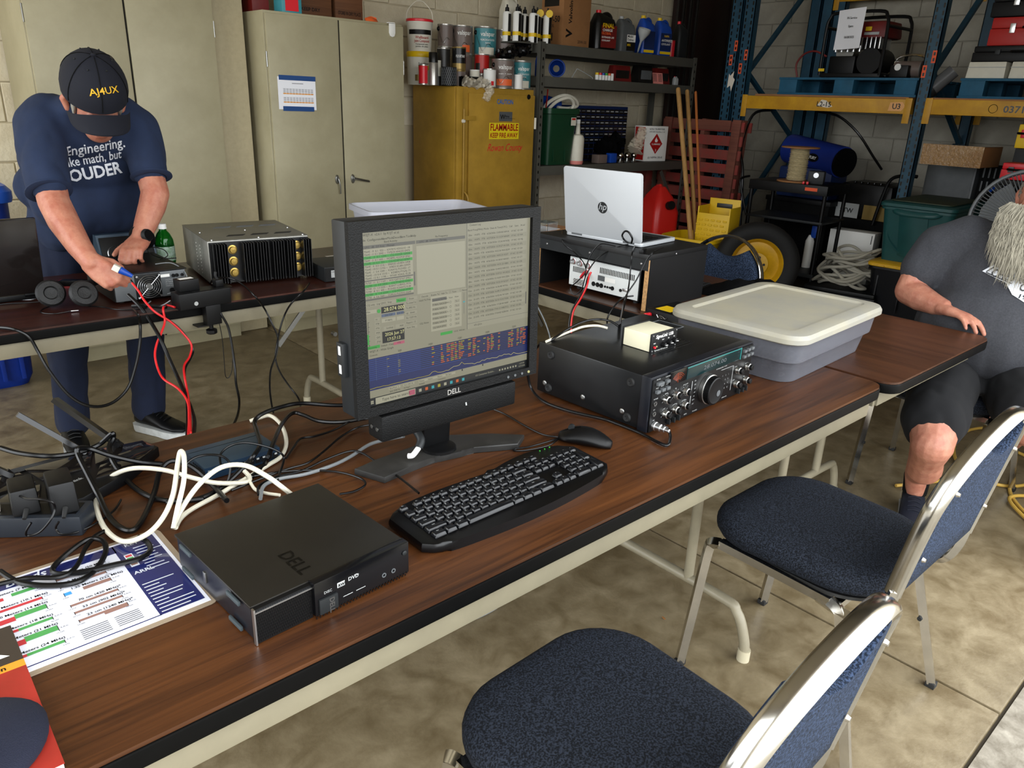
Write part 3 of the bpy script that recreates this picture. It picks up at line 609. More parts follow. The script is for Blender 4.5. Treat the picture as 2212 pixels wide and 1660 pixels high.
# ---- big transceiver
mat('radio_black', '#0a0a0b', 0.3, spec=0.4, var=(8, 0.25), col2='#121314'); mat('panel_black', '#040405', 0.4, spec=0.3); mat('knob_silver', '#b9b8b4', 0.25, 1.0); mat('meter_amber', '#1a0a04', 0.4, emit=('#c04a18', 0.5)); mat('lcd_teal', '#0a1c1e', 0.15, emit=('#0a2a2a', 0.3)); mat('teal_line', '#2b7a78', 0.4, emit=('#2b7a78', 0.25))
rd = thing('radio_transceiver', 'large black amateur radio transceiver with big silver tuning dial', 'radio', (1.481, 1.118, TZ), 2.5)
RW_, RD_, RH_ = 0.435, 0.341, 0.128; z0 = 0.006
B().box((0, 0.012, z0 + RH_ / 2), (RW_ - 0.004, RD_ - 0.024, RH_), 0.003).build('case', 'radio_black', rd)
B().box((0, -RD_ / 2 + 0.013, z0 + RH_ / 2), (RW_ + 0.002, 0.026, RH_ + 0.003), 0.002).build('front_frame', 'pc_side', rd)
B().box((0, -RD_ / 2 - 0.001, z0 + RH_ / 2 - 0.002), (RW_ - 0.006, 0.006, RH_ - 0.004), 0.001).build('front_panel', 'panel_black', rd)
FY = -RD_ / 2 - 0.0045
def FU(u): return -RW_ / 2 + u * RW_
def FV(v): return z0 + RH_ * (1 - v)
FF = frame((0, FY, 0), (1, 0, 0), (0, 0, 1)); KF = lambda u, v: frame((FU(u), FY, FV(v)), (1, 0, 0), (0, 0, 1))
mtr = B().box((FU(0.222), FY, FV(0.115)), (0.066, 0.003, 0.032), 0.001).build('meter', 'black_gloss', rd)
b = B(); c0 = KF(0.222, 0.19) @ Mx.Translation((0, 0, 0.0022))
for r in (0.022, 0.018, 0.014, 0.011, 0.008):
    b.tube([c0 @ V((r * 1.15 * math.sin(R(a)), r * math.cos(R(a)) - 0.004, 0)) for a in range(-58, 59, 8)], 0.0005, 4, raw=True)
b.tube([c0 @ V((-0.002, -0.004, 0)), c0 @ V((-0.004, 0.019, 0))], 0.0005, 4, raw=True); b.build('meter_scale', 'meter_amber', mtr)
lc = B().box((FU(0.575), FY, FV(0.125)), (0.238, 0.003, 0.031), 0.001).build('display', 'lcd_teal', rd)
B().box((FU(0.575), FY - 0.002, FV(0.0) - 0.0025), (0.238, 0.001, 0.0012)).box((FU(0.848), FY - 0.002, FV(0.125)), (0.0012, 0.001, 0.031)).build('display_edge', 'teal_line', lc)
b = B(); b.text('28.074.00', 0.014, KF(0.46, 0.17) @ Mx.Translation((0, 0, 0.002)), wmax=0.10); b.build('digits', 'mid_grey', lc, smooth=0)
pr = B()
def ft(t, u, v, s=0.0042, **k): pr.text(t, s, KF(u, v) @ Mx.Translation((0, 0, 0.0008)), **k)
for t, u, v in (('POWER', 0.028, 0.045), ('VOX MONI', 0.105, 0.05), ('MOX', 0.03, 0.205), ('PROC', 0.072, 0.195), ('ATT', 0.118, 0.19), ('METER', 0.115, 0.375), ('NB', 0.205, 0.345), ('PROC OFF', 0.28, 0.34), ('MIC', 0.115, 0.66), ('RF PWR', 0.205, 0.655), ('AF GAIN', 0.285, 0.65), ('PHONES', 0.02, 0.40), ('KEY', 0.025, 0.60), ('MIC', 0.03, 0.80), ('LSB', 0.388, 0.345), ('USB', 0.388, 0.42), ('CW', 0.392, 0.50), ('AM', 0.392, 0.575), ('FM', 0.392, 0.65), ('RTTY', 0.385, 0.72), ('PKT', 0.388, 0.80), ('HF TRANSCEIVER   FT-990', 0.60, 0.285), ('CLAR', 0.805, 0.385), ('NOTCH', 0.92, 0.40), ('SHIFT', 0.80, 0.66), ('SQL', 0.92, 0.67), ('BAND', 0.575, 0.95), ('OPERATION', 0.70, 0.945), ('KEYER', 0.32, 0.95), ('VFO BAND', 0.40, 0.96)): ft(t, u, v)
for i in range(4):
    for j in range(3): ft('%d' % (i * 3 + j + 1), 0.68 + j * 0.03, 0.48 + i * 0.09, 0.005)
pr.tube([KF(a, c) @ V((0, 0, 0.0008)) for a, c in ((0.365, 0.32), (0.365, 0.84))], 0.0006, 4, raw=True).tube([KF(a, c) @ V((0, 0, 0.0008)) for a, c in ((0.655, 0.33), (0.785, 0.33), (0.785, 0.84))], 0.0004, 4, raw=True)
for u, v in ((0.125, 0.46), (0.215, 0.45), (0.305, 0.455), (0.13, 0.74), (0.22, 0.735), (0.305, 0.725)):
    for a in range(-120, 121, 40): pr.box((0, 0, 0), (0.0006, 0.003, 0.0004), m=KF(u, v) @ Mx.Rotation(R(a), 4, 'Z') @ Mx.Translation((0, 0.0125, 0.0008)))
pr.build('print', 'light_grey', rd, smooth=0)
for u, v, bw in ((0.055, 0.115, 0.022), (0.118, 0.115, 0.013), (0.041, 0.258, 0.013), (0.084, 0.25, 0.013), (0.126, 0.25, 0.013), (0.886, 0.10, 0.012), (0.927, 0.095, 0.012), (0.967, 0.09, 0.012), (0.886, 0.215, 0.012), (0.927, 0.21, 0.012), (0.967, 0.205, 0.012)):
    B().box((FU(u), FY - 0.003, FV(v)), (bw, 0.008, 0.007), 0.001).build('push_button', 'mid_grey', rd)
def knob(u, v, r=0.0098, L_=0.017):
    m = KF(u, v)
    k = B().lathe([(r * 1.05, 0), (r * 1.05, 0.002), (r, 0.003), (r * 0.93, 0.010), (r * 0.8, 0.011)], 20, m, caps=True).build('knob', 'knob_silver', rd)
    B().lathe([(r * 0.74, 0.0105), (r * 0.70, L_), (r * 0.6, L_ + 0.001)], 16, m).build('knob_tip', 'black', k)
for u, v in ((0.125, 0.47), (0.215, 0.455), (0.305, 0.465), (0.132, 0.75), (0.222, 0.745), (0.308, 0.735), (0.835, 0.46), (0.945, 0.46), (0.835, 0.745), (0.945, 0.745)): knob(u, v)
m = KF(0.525, 0.59)
dl = B().lathe([(0.037, 0.0), (0.037, 0.011), (0.0355, 0.012)], 40, m).build('tuning_dial_ring', 'knob_silver', rd)
b = B(); k = 60
for i in range(k):
    a = 2 * math.pi * i / k; b.box((0, 0, 0.018), (0.0022, 0.0012, 0.014), m=m @ Mx.Rotation(a, 4, 'Z') @ Mx.Translation((0.0338, 0, 0)))
b.lathe([(0.0335, 0.011), (0.0335, 0.025), (0.031, 0.0265), (0.026, 0.0255), (0.0001, 0.0255)], 36, m); b.build('tuning_dial', 'black', rd)
B().lathe([(0.008, 0.0), (0.006, -0.001), (0.0001, -0.0015)], 16, m @ Mx.Translation((0.012, -0.008, 0.0262))).build('finger_dimple', 'mid_grey', rd)
for v in (0.48, 0.67):
    B().lathe([(0.0034, 0), (0.0055, 0), (0.0055, 0.002), (0.0034, 0.002)], 16, KF(0.036, v), caps=False).build('jack_socket', 'steel', rd)
for u in (0.165, 0.21, 0.255, 0.87, 0.915, 0.955): B().box((FU(u), FY - 0.004, FV(0.925)), (0.003, 0.010, 0.013), 0.001).build('slider', 'dark_grey', rd)
mc = B(); m = KF(0.045, 0.895)
mc.lathe([(0.0105, 0), (0.0105, 0.007), (0.009, 0.008), (0.009, 0.020), (0.0065, 0.022), (0.0065, 0.03), (0.0045, 0.031), (0.0045, 0.042), (0.003, 0.043)], 20, m).build('mic_connector', 'silver', rd)
SX = -RW_ / 2 + 0.002
def side(y0, v): return frame((SX, RD_ / 2 - y0 * 0.315, FV(v)), (0, -1, 0), (0, 0, 1))
for u, v in ((0.133, 0.19), (0.907, 0.19), (0.127, 0.865), (0.903, 0.86)):
    B().lathe([(0.0001, 0.002), (0.003, 0.002), (0.004, 0.004), (0.0085, 0.0045), (0.0105, 0.0025), (0.011, 0)], 20, side(u, v), caps=False).build('rubber_foot', 'rubber', rd)
for u, v in ((0.08, 0.80), (0.477, 0.80), (0.85, 0.785)):
    B().lathe([(0.0001, 0.0012), (0.0035, 0.0016), (0.006, 0.001), (0.007, 0)], 14, side(u, v), caps=False).build('screw', 'steel', rd)
v_ = B()
for j in range(10):
    for i in range(26): v_.box((-0.06 + i * 0.0056 + (j // 3) * 0.004, 0.0 - j * 0.007 - (j // 3) * 0.004, z0 + RH_ + 0.0004), (0.0042, 0.0022, 0.0008))
v_.build('vent_slots', 'emboss', rd, smooth=0, kind='stuff')
b = B(); hx, hy, zt = 0.10, 0.02, z0 + RH_ + 0.0006
for a, c in (((hx, hy), (hx + 0.09, hy)), ((hx, hy), (hx, hy + 0.08)), ((hx + 0.09, hy), (hx + 0.09, hy + 0.08)), ((hx, hy + 0.08), (hx + 0.09, hy + 0.08))): b.tube([(a[0], a[1], zt), (c[0], c[1], zt)], 0.0007, 4, raw=True)
b.build('hatch_seam', 'mid_grey', rd)
for sx in (-1, 1):
    for sy in (-1, 1): B().cyl((sx * 0.17, sy * 0.13, 0), (sx * 0.17, sy * 0.13, z0 + 0.003), 0.011, n=14).build('bottom_foot', 'rubber', rd)

# ---- sound card interface box
mat('cream_paint', '#d8d2b6', 0.4)
sg = thing('sound_interface', 'small cream metal box with black knob panel on top of transceiver', 'interface box', (1.462, 1.100, TZ + z0 + RH_), 1.5)
B().box((0, 0, 0.0225), (0.100, 0.082, 0.043), 0.002).build('case', 'cream_paint', sg)
for s in (-1, 1): B().box((0, s * 0.0425, 0.023), (0.106, 0.004, 0.048), 0.002).build('end_plate', 'black', sg)
SF = lambda u, v: frame((-0.053 + u * 0.106, -0.0447, 0.047 - v * 0.048), (1, 0, 0), (0, 0, 1))
b = B().text('SignaLink', 0.0125, SF(0.17, 0.30), shear=0.25, bold=0.008, wmax=0.047); b.text('USB', 0.011, SF(0.66, 0.30), bold=0.01); b.text('Tigertronics USB Sound Card', 0.0045, SF(0.15, 0.95))
for t, u in (('DLY', 0.42), ('RX', 0.64), ('TX', 0.85)): b.text(t, 0.0045, SF(u, 0.46))
b.text('PWR', 0.004, SF(0.10, 0.56)); b.build('lettering', 'white', sg, smooth=0)
for u, v in ((0.46, 0.70), (0.67, 0.66), (0.87, 0.63)):
    k = B().lathe([(0.0065, 0), (0.0058, 0.009), (0.005, 0.0095)], 16, SF(u, v)).build('knob', 'black', sg)
    B().box((0.003, 0, 0.0096), (0.009, 0.0016, 0.001), m=SF(u, v) @ Mx.Rotation(R(-8), 4, 'Z')).build('pointer', 'white', k)
B().cyl(SF(0.13, 0.73) @ V((0, 0, 0)), SF(0.13, 0.73) @ V((0, 0, 0.004)), 0.003, n=12).build('power_switch', 'bright_red', sg)
B().cyl(SF(0.22, 0.71) @ V((0, 0, 0)), SF(0.22, 0.71) @ V((0, 0, 0.002)), 0.0018, n=10).build('lamp', 's_num', sg)
for u in (0.06, 0.94):
    for v in (0.1, 0.9): B().cyl(SF(u, v) @ V((0, 0, 0)), SF(u, v) @ V((0, 0, 0.0012)), 0.002, n=8).build('screw', 'silver', sg)

# ---- storage bin with lid
mat('lid_grey', '#8e8c84', 0.45, var=(6, 0.25), col2='#9c9683'); m_ = mat('bin_clear', '#d9dbe8', 0.25, trans=0.86, ior=1.2)
bn = thing('storage_bin', 'clear plastic storage bin with dusty grey lid across two tables', 'storage bin', (2.077, 1.096, TZ), 3.1)
def ring(w_, d_, r, z, n=6): return [(x, y, z) for x, y in rrect(w_, d_, r, n)]
B().loft([ring(0.50, 0.335, 0.05, 0.001), ring(0.525, 0.355, 0.05, 0.06), ring(0.528, 0.358, 0.05, 0.062), ring(0.545, 0.378, 0.05, 0.064), ring(0.56, 0.39, 0.05, 0.128), ring(0.554, 0.384, 0.048, 0.128), ring(0.539, 0.372, 0.048, 0.067), ring(0.519, 0.349, 0.048, 0.062), ring(0.494, 0.329, 0.048, 0.004)], cap=True).build('tub', 'bin_clear', bn)
B().loft([ring(0.575, 0.405, 0.055, 0.118), ring(0.586, 0.416, 0.058, 0.122), ring(0.586, 0.416, 0.058, 0.134), ring(0.574, 0.404, 0.055, 0.144), ring(0.55, 0.38, 0.05, 0.147), ring(0.49, 0.32, 0.025, 0.147), ring(0.475, 0.305, 0.02, 0.141), ring(0.01, 0.01, 0.004, 0.141)], cap=True).build('lid', 'lid_grey', bn, smooth=20)
rng = random.Random(3)
mat('foam_white', '#d9d5c8', 0.8)
st_ = B()
for i in range(120): st_.box((rng.uniform(-0.22, -0.03), rng.uniform(-0.15, 0.10), 0.012 + rng.random() * 0.035), (0.018, 0.012, 0.010), 0.003, seg=1)
tag(st_.build('packing_pieces', 'foam_white'), 'white packing pieces heaped inside the clear storage bin', 'packing pieces')['kind'] = 'stuff'
bpy.data.objects['packing_pieces'].location = (2.077, 1.096, TZ); bpy.data.objects['packing_pieces'].rotation_euler = (0, 0, R(3.1))
bg_ = thing('parts_bag', 'folded dark parcel lying inside the clear storage bin', 'parcel', (2.077, 1.096, TZ), 3.1)
B().box((0.10, -0.03, 0.035), (0.20, 0.20, 0.05), 0.012).build('parcel_body', 'mid_grey', bg_)
B().box((0.10, -0.03, 0.061), (0.02, 0.20, 0.001)).build('tape', 'light_grey', bg_)
# ---- network switch, router, power strip, chart, magazine, cap
mat('switch_blue', '#30414f', 0.35, 0.3, var=(20, 0.15)); mat('switch_face', '#0e2438', 0.4)
sw = thing('network_switch', 'small blue-grey metal network switch with a row of ports', 'network switch', (0.508, 1.362, TZ), 1.5)
B().box((0, 0, 0.014), (0.150, 0.098, 0.026), 0.0015).build('case', 'switch_blue', sw)
fc = B().box((0, -0.0485, 0.014), (0.150, 0.003, 0.025)).build('front_panel', 'switch_face', sw)
for i in range(8):
    x = -0.022 + i * 0.0125
    pt = B().box((x, -0.0505, 0.013), (0.0108, 0.002, 0.011)).build('port', 'black', sw)
    B().box((x, -0.0516, 0.0165), (0.005, 0.0006, 0.0035)).build('port_contacts', 'light_grey', pt)
b = B().text('tp-link', 0.008, frame((-0.07, -0.0502, 0.017), (1, 0, 0), (0, 0, 1)), bold=0.01); b.text('10/100Mbps', 0.0045, frame((-0.046, -0.0502, 0.018), (1, 0, 0), (0, 0, 1))); b.build('lettering', 'light_grey', sw, smooth=0)
b = B()
for i in range(6):
    for j in range(3): b.box((-0.0752, -0.036 + i * 0.008, 0.008 + j * 0.005), (0.001, 0.004, 0.0025))
b.build('vent_holes', 'emboss', sw, smooth=0, kind='stuff')
B().box((0.0, 0.030, 0.0272), (0.150, 0.0008, 0.0006)).build('lid_seam', 'emboss', sw)

mat('router_gloss', '#141110', 0.06, spec=0.7)
ro = thing('wifi_router', 'angular glossy black wireless router with raised flat antennas', 'router', (0.24, 1.42, TZ))
poly = [(x - 0.24, y - 1.42) for x, y in ((0.402, 1.465), (0.388, 1.515), (0.27, 1.522), (0.10, 1.505), (0.04, 1.49), (0.04, 1.335), (0.15, 1.335), (0.235, 1.335), (0.325, 1.388))]
B().prism(poly, 0.022, T(0, 0, 0.002), 0.003).build('body', 'black', ro)
for q in (((0.125, 0.05), (0.155, 0.047), (0.145, 0.085), (0.06, 0.095), (0.045, 0.03)), ((0.035, 0.025), (0.055, 0.09), (-0.06, 0.085), (-0.045, 0.02)), ((-0.055, 0.02), (-0.07, 0.08), (-0.19, 0.06), (-0.19, 0.0)), ((-0.05, 0.005), (-0.19, -0.012), (-0.19, -0.075), (-0.07, -0.075)), ((0.15, 0.035), (0.05, 0.02), (0.03, -0.03), (0.085, -0.025))):
    B().prism(q, 0.004, T(0, 0, 0.0235), 0.001).build('gloss_panel', 'router_gloss', ro)
for i in range(7):
    B().tube([(-0.19, 0.066 + i * 0.0036, 0.025), (-0.02, 0.088 + i * 0.0024, 0.026), (0.10, 0.094 + i * 0.001, 0.025)], 0.0011, 5, 3).build('rib', 'black', ro)
for bx, by, tx, ty in ((0.345, 1.505, 0.262, 1.588), (0.285, 1.515, 0.193, 1.549), (0.16, 1.49, 0.05, 1.53)):
    a = B(); p0, p1 = V((bx - 0.24, by - 1.42, 0.026)), V((tx - 0.24, ty - 1.42, 0.118)); d = p1 - p0
    a.tube([p0, p0 + d * 0.5, p1], (0.0115, 0.0045), 4, raw=True, flat=V((d.y, -d.x, 0.0)) * -1 + V((0.3, -0.2, 0.1)) * d.length); a.build('antenna', 'black_gloss', ro)
    B().cyl(p0 - V((0.0, 0.0, 0.01)), p0 + d * 0.10, 0.009, n=12).build('antenna_hinge', 'black', ro)
b = B().text('tp-link', 0.012, T(-0.015, -0.022, 0.0245, 20), bold=0.01); b.lathe([(0.004, 0), (0.0058, 0)], 14, T(-0.022, -0.019, 0.0247), caps=False); b.build('logo', 'light_grey', ro, smooth=0)
B().cyl((0.0, -0.065, 0.02), (0.0, -0.0675, 0.02), 0.0012, n=8).build('lamp', 's_num', ro)

mat('strip_slate', '#20242a', 0.4)
ps = thing('power_strip', 'long slate-black power strip with plugs along its top', 'power strip', (0.12, 1.345, TZ), -35.5)
B().box((-0.02, 0, 0.018), (0.30, 0.056, 0.036), 0.004).build('body', 'strip_slate', ps)
B().box((-0.02, 0, 0.0365), (0.28, 0.036, 0.001)).build('outlet_face', 'black', ps)
for i in range(4):
    B().box((-0.14 + i * 0.035, 0.0, 0.0372), (0.012, 0.020, 0.0008)).build('outlet', 'emboss', ps)
def adapter(label, x, dx, dy, dz, y=0.0, tp=0.8):
    o = thing('power_adapter', label, 'power adapter', tuple(Mx.Translation((0.12, 1.345, TZ)) @ Mx.Rotation(R(-35.5), 4, 'Z') @ V((x, y, 0.037))), -35.5 + 30)
    B().box((0, 0, dz / 2), (dx, dy, dz), 0.005, taper=(0.92, tp)).build('case', 'black', o)
    B().cyl((0.0, -dy / 2 + 0.002, dz * 0.22), (-0.006, -dy / 2 - 0.014, dz * 0.05), 0.0045, 0.003, n=10).build('strain_relief', 'rubber', o)
adapter('black wall adapter plugged in beside the white plug', 0.030, 0.040, 0.075, 0.042, 0.012)
adapter('taller black wall adapter at end of power strip', 0.088, 0.040, 0.080, 0.052, 0.014)
pl = thing('mains_plug', 'cream moulded mains plug standing in the power strip', 'plug', tuple(Mx.Translation((0.12, 1.345, TZ)) @ Mx.Rotation(R(-35.5), 4, 'Z') @ V((-0.014, -0.004, 0.037))), -10)
B().box((0, 0, 0.018), (0.026, 0.022, 0.036), 0.003).build('plug_body', 'off_white', pl)
B().lathe([(0.009, 0.036), (0.0105, 0.041), (0.0075, 0.044), (0.0095, 0.048), (0.006, 0.052), (0.0055, 0.062)], 14).build('collar', 'off_white', pl)
for i in range(5): B().box((0, -0.0112, 0.010 + i * 0.0035), (0.008, 0.001, 0.0014)).build('grip_rib', 'light_grey', pl)
o = thing('mains_plug', 'black ribbed mains plug beside the cream plug', 'plug', tuple(Mx.Translation((0.12, 1.345, TZ)) @ Mx.Rotation(R(-35.5), 4, 'Z') @ V((-0.052, 0.0, 0.037))), -10)
B().box((0, 0, 0.016), (0.026, 0.024, 0.032), 0.003).build('plug_body', 'black', o)
for i in range(5): B().lathe([(0.010, 0), (0.010, 0.0035)], 12, T(0, 0, 0.033 + i * 0.0055)).build('relief_ring', 'rubber', o)

# laminated chart
mat('chart_white', '#dfe0ea', 0.12, coat=0.6); mat('chart_navy', '#20265a', 0.12, coat=0.6); mat('chart_clear', '#b9a58c', 0.1, trans=0.4); mat('chart_red', '#b3373c', 0.2); mat('chart_green', '#4d9450', 0.2); mat('chart_brown', '#8c6a60', 0.2); mat('chart_pale', '#cfd2da', 0.2)
ch = thing('band_chart', 'laminated white and navy radio band chart under the cables', 'chart', (0.092, 1.068, TZ), 0.6)
B().prism(rrect(0.438, 0.252, 0.012, 3), 0.0010, T(0, 0, 0.0)).build('laminate', 'chart_clear', ch)
B().box((0, 0, 0.0014), (0.420, 0.234, 0.0008)).build('sheet', 'chart_white', ch)
cz = 0.0021
b = B(); b.rect(-0.205, 0.090, 0.145, 0.112, T(0, 0, cz)); b.rect(0.143, -0.108, 0.205, 0.112, T(0, 0, cz)); b.rect(-0.205, -0.1085, 0.145, -0.1065, T(0, 0, cz)); b.build('navy_panels', 'chart_navy', ch, smooth=0)
W_, K_, RD, GR, BR, CY = B(), B(), B(), B(), B(), B()
W_.text('Amateur Radio Bands', 0.024, T(-0.15, 0.094, cz + 0.0004), bold=0.02, shear=0.2, wmax=0.20)
W_.text('ARRL', 0.012, T(0.147, 0.012, cz + 0.0004), bold=0.02); W_.text('KEY', 0.012, T(0.16, 0.098, cz + 0.0004), bold=0.02)
rg = random.Random(11)
for i in range(22):
    y = 0.086 - i * 0.009
    if 9 <= i <= 11: continue
    W_.rect(0.147 if i > 10 else 0.168, y, 0.147 + 0.018 + 0.034 * rg.random() + (0.012 if i <= 10 else 0), y + 0.0022, T(0, 0, cz + 0.0004))
W_.rect(0.150, 0.035, 0.162, 0.075, T(0, 0, cz + 0.0003))
for i, bb in enumerate((RD, GR, CY, BR)): bb.rect(0.1515, 0.066 - i * 0.009, 0.1605, 0.0725 - i * 0.009, T(0, 0, cz + 0.0006))
def band(x, y, w_, t, parts, hh=0.008):
    K_.text(t, 0.0075, T(x + 0.012, y + hh + 0.003, cz + 0.0003), bold=0.015)
    for bb, a, c, dy in parts: bb.rect(x + a * w_, y - dy, x + c * w_, y + hh - dy, T(0, 0, cz + 0.0003))
    for a in (0, 1): K_.rect(x + a * w_ - 0.0004, y - 0.003, x + a * w_ + 0.0004, y + hh, T(0, 0, cz + 0.0004)); K_.text('%d.%03d' % (rg.randint(1, 54), rg.randint(0, 999)), 0.0035, T(x + a * w_ - 0.004, y - 0.007, cz + 0.0003))
    K_.text('E,A,G', 0.004, T(x + w_ + 0.003, y + 0.003, cz + 0.0003))
band(0.055, 0.066, 0.062, '6 Meters (50 MHz)', ((BR, 0, 1, 0),), 0.006); band(0.055, 0.044, 0.062, '2 Meters (144 MHz)', ((BR, 0, 1, 0),), 0.006); band(0.055, 0.020, 0.062, '1.25 Meters (222 MHz)', ((BR, 0.4, 1, 0), (CY, 0, 0.15, 0)), 0.008)
band(0.055, -0.012, 0.062, '70 cm (420 MHz)*', ((BR, 0, 1, 0),), 0.005); band(0.055, -0.032, 0.062, '33 cm (902 MHz)*', ((BR, 0, 1, 0),), 0.005); band(0.055, -0.054, 0.062, '23 cm (1240 MHz)*', ((BR, 0, 1, 0), (BR, 0.5, 1, 0.005)), 0.005)
band(-0.04, 0.066, 0.07, '40 Meters (7 MHz)', ((GR, 0.55, 1, 0), (RD, 0, 0.4, 0.004)), 0.008); band(-0.04, 0.034, 0.07, '30 Meters (10.1 MHz)', ((RD, 0, 1, 0),), 0.006); band(-0.04, 0.006, 0.07, '20 Meters (14 MHz)', ((RD, 0, 0.45, 0.003), (GR, 0.45, 1, -0.001)), 0.011); band(-0.04, -0.024, 0.07, '17 Meters (18 MHz)', ((RD, 0, 0.42, 0), (GR, 0.42, 1, 0)), 0.006); band(-0.04, -0.055, 0.07, '15 Meters (21 MHz)', ((RD, 0, 0.45, 0.003), (GR, 0.45, 1, -0.001)), 0.012); band(-0.04, -0.086, 0.07, '12 Meters (24 MHz)', ((RD, 0, 0.38, 0), (GR, 0.38, 1, 0)), 0.006)
band(-0.14, 0.05, 0.07, '2200 Meters (135 kHz)', ((RD, 0, 1, 0),), 0.005); band(-0.14, 0.022, 0.07, '630 Meters (472 kHz)', ((RD, 0, 1, 0),), 0.006); band(-0.14, -0.006, 0.07, '160 Meters (1.8 MHz)', ((RD, 0, 1, 0.0), (GR, 0, 1, -0.004)), 0.007); band(-0.14, -0.040, 0.07, '80 Meters (3.5 MHz)', ((GR, 0.5, 1, 0), (RD, 0, 0.5, 0)), 0.012); band(-0.10, -0.075, 0.045, '60 Meters (5.3 MHz)', ((CY, 0.0, 0.3, 0), (CY, 0.5, 0.85, 0)), 0.008)
for i in range(6):
    K_.rect(-0.10, -0.088 - i * 0.003, -0.055 + 0.01 * rg.random(), -0.0872 - i * 0.003, T(0, 0, cz + 0.0003)); K_.rect(0.05, -0.075 - i * 0.0045, 0.085, -0.0738 - i * 0.0045, T(0, 0, cz + 0.0003)); K_.rect(0.093, -0.075 - i * 0.0045, 0.125, -0.0738 - i * 0.0045, T(0, 0, cz + 0.0003))
W_.build('print', 'chart_pale', ch, smooth=0, label='white print', kind='stuff'); K_.build('print', 'dark_grey', ch, smooth=0, label='dark print', kind='stuff')
for bb, mm in ((RD, 'chart_red'), (GR, 'chart_green'), (BR, 'chart_brown'), (CY, 'cyan_print')): bb.build('band_bars', mm, ch, smooth=0, kind='stuff')

# magazine with a cap on it
mat('cover_red', '#a8332a', 0.3, var=(7, 0.25), col2='#8a2c22'); mat('cover_dark', '#3a322b', 0.3); mat('cover_orange', '#d98f2e', 0.3)
mg = thing('magazine', 'red-covered magazine with dark masthead at the table end', 'magazine', (-0.035, 0.908, TZ + 0.002), -0.5)
B().box((0, 0, 0.004), (0.215, 0.288, 0.006)).build('pages', 'white_paper', mg)
B().box((0, 0, 0.0078), (0.217, 0.290, 0.0008)).build('cover', 'cover_red', mg)
B().box((0, 0.104, 0.0084), (0.217, 0.082, 0.0004)).build('masthead', 'cover_dark', mg); B().box((0, 0.0555, 0.0085), (0.217, 0.014, 0.0004)).build('orange_strip', 'cover_orange', mg)
B().box((-0.01, 0.022, 0.0085), (0.16, 0.03, 0.0004)).build('cover_picture', 'switch_blue', mg)
b = B().text('K', 0.075, T(0.045, 0.080, 0.0090), bold=0.03); b.build('lettering', 'white', mg, smooth=0)
b = B().text('edition', 0.012, T(0.055, 0.0515, 0.0090), bold=0.02); b.build('lettering', 'black', mg, smooth=0)
mat('cap_navy', '#0b1024', 0.85, bump=(900, 0.4))
ct = thing('baseball_cap', 'dark navy baseball cap resting on the red magazine', 'cap', (-0.03, 0.835, TZ + 0.0105), 0)
rings = []
for k, (s, z) in enumerate(((1.0, 0.004), (1.0, 0.010), (0.9, 0.018), (0.6, 0.024), (0.25, 0.026))):
    rings.append([(0.02 + 0.083 * s * math.cos(a), 0.078 * s * math.sin(a) + 0.0, z - 0.003 + 0.006 * (abs(math.sin(a)) ** 2) * -1 + 0.006) for a in [2 * math.pi * i / 40 for i in range(40)]])
B().loft(rings).build('brim', 'cap_navy', ct, smooth=60)
for i in range(5):
    s = 0.86 - i * 0.13; z = 0.0225 + 0.0022 * i
    B().tube([(0.02 + 0.083 * s * math.cos(a), 0.078 * s * math.sin(a), z - 0.0035 - 0.005 * math.sin(a) ** 2) for a in [R(q) for q in range(-75, 80, 10)]], 0.0016, 5, 2).build('stitch_row', 'cap_navy', ct)
b = B(); rings = []
for k in range(7):
    a = k / 6.0 * math.pi / 2; rings.append([(-0.075 + 0.082 * math.cos(a) * math.cos(t), 0.078 * math.cos(a) * math.sin(t), 0.004 + 0.10 * math.sin(a) + 0.0) for t in [2 * math.pi * i / 28 for i in range(28)]])
b.loft(rings[:-1]).build('crown', 'cap_navy', ct, smooth=60)
# ---- cables
cable('ethernet_cable', 'white network cable coiled in one wide loop behind desktop computer', [(0.318, 1.139, 0.765), (0.335, 1.159, 0.790), (0.359, 1.192, 0.815), (0.379, 1.240, 0.835), (0.380, 1.259, 0.838), (0.366, 1.237, 0.825), (0.337, 1.184, 0.800), (0.309, 1.162, 0.775), (0.278, 1.154, 0.760), (0.249, 1.172, 0.752), (0.241, 1.246, 0.747), (0.254, 1.339, 0.747), (0.283, 1.398, 0.752), (0.320, 1.365, 0.780), (0.362, 1.317, 0.785), (0.401, 1.269, 0.775), (0.436, 1.255, 0.760), (0.483, 1.246, 0.750), (0.497, 1.259, 0.750), (0.495, 1.277, 0.757)], 0.0042, 'cable_white')
cable('ethernet_cable', 'white network cable arching over the back of desktop computer', [(0.321, 1.145, 0.765), (0.344, 1.163, 0.785), (0.377, 1.168, 0.815), (0.420, 1.184, 0.825), (0.454, 1.167, 0.825), (0.478, 1.133, 0.810), (0.496, 1.113, 0.790), (0.512, 1.120, 0.770)], 0.0042, 'cable_white')
cable('ethernet_cable', 'dirty white cable looping around the end of network switch', [(0.612, 1.519, 0.745), (0.632, 1.513, 0.750), (0.656, 1.508, 0.750), (0.653, 1.449, 0.748), (0.625, 1.370, 0.746), (0.588, 1.316, 0.746), (0.550, 1.294, 0.746), (0.491, 1.266, 0.746), (0.427, 1.237, 0.746), (0.374, 1.216, 0.746), (0.348, 1.197, 0.746), (0.330, 1.169, 0.748)], 0.0042, 'cable_white')
cable('patch_cable', 'thin braided white cable ending behind desktop computer', [(0.490, 1.241, 0.750), (0.489, 1.217, 0.745), (0.498, 1.193, 0.745), (0.512, 1.166, 0.748)], 0.003, 'cable_white')
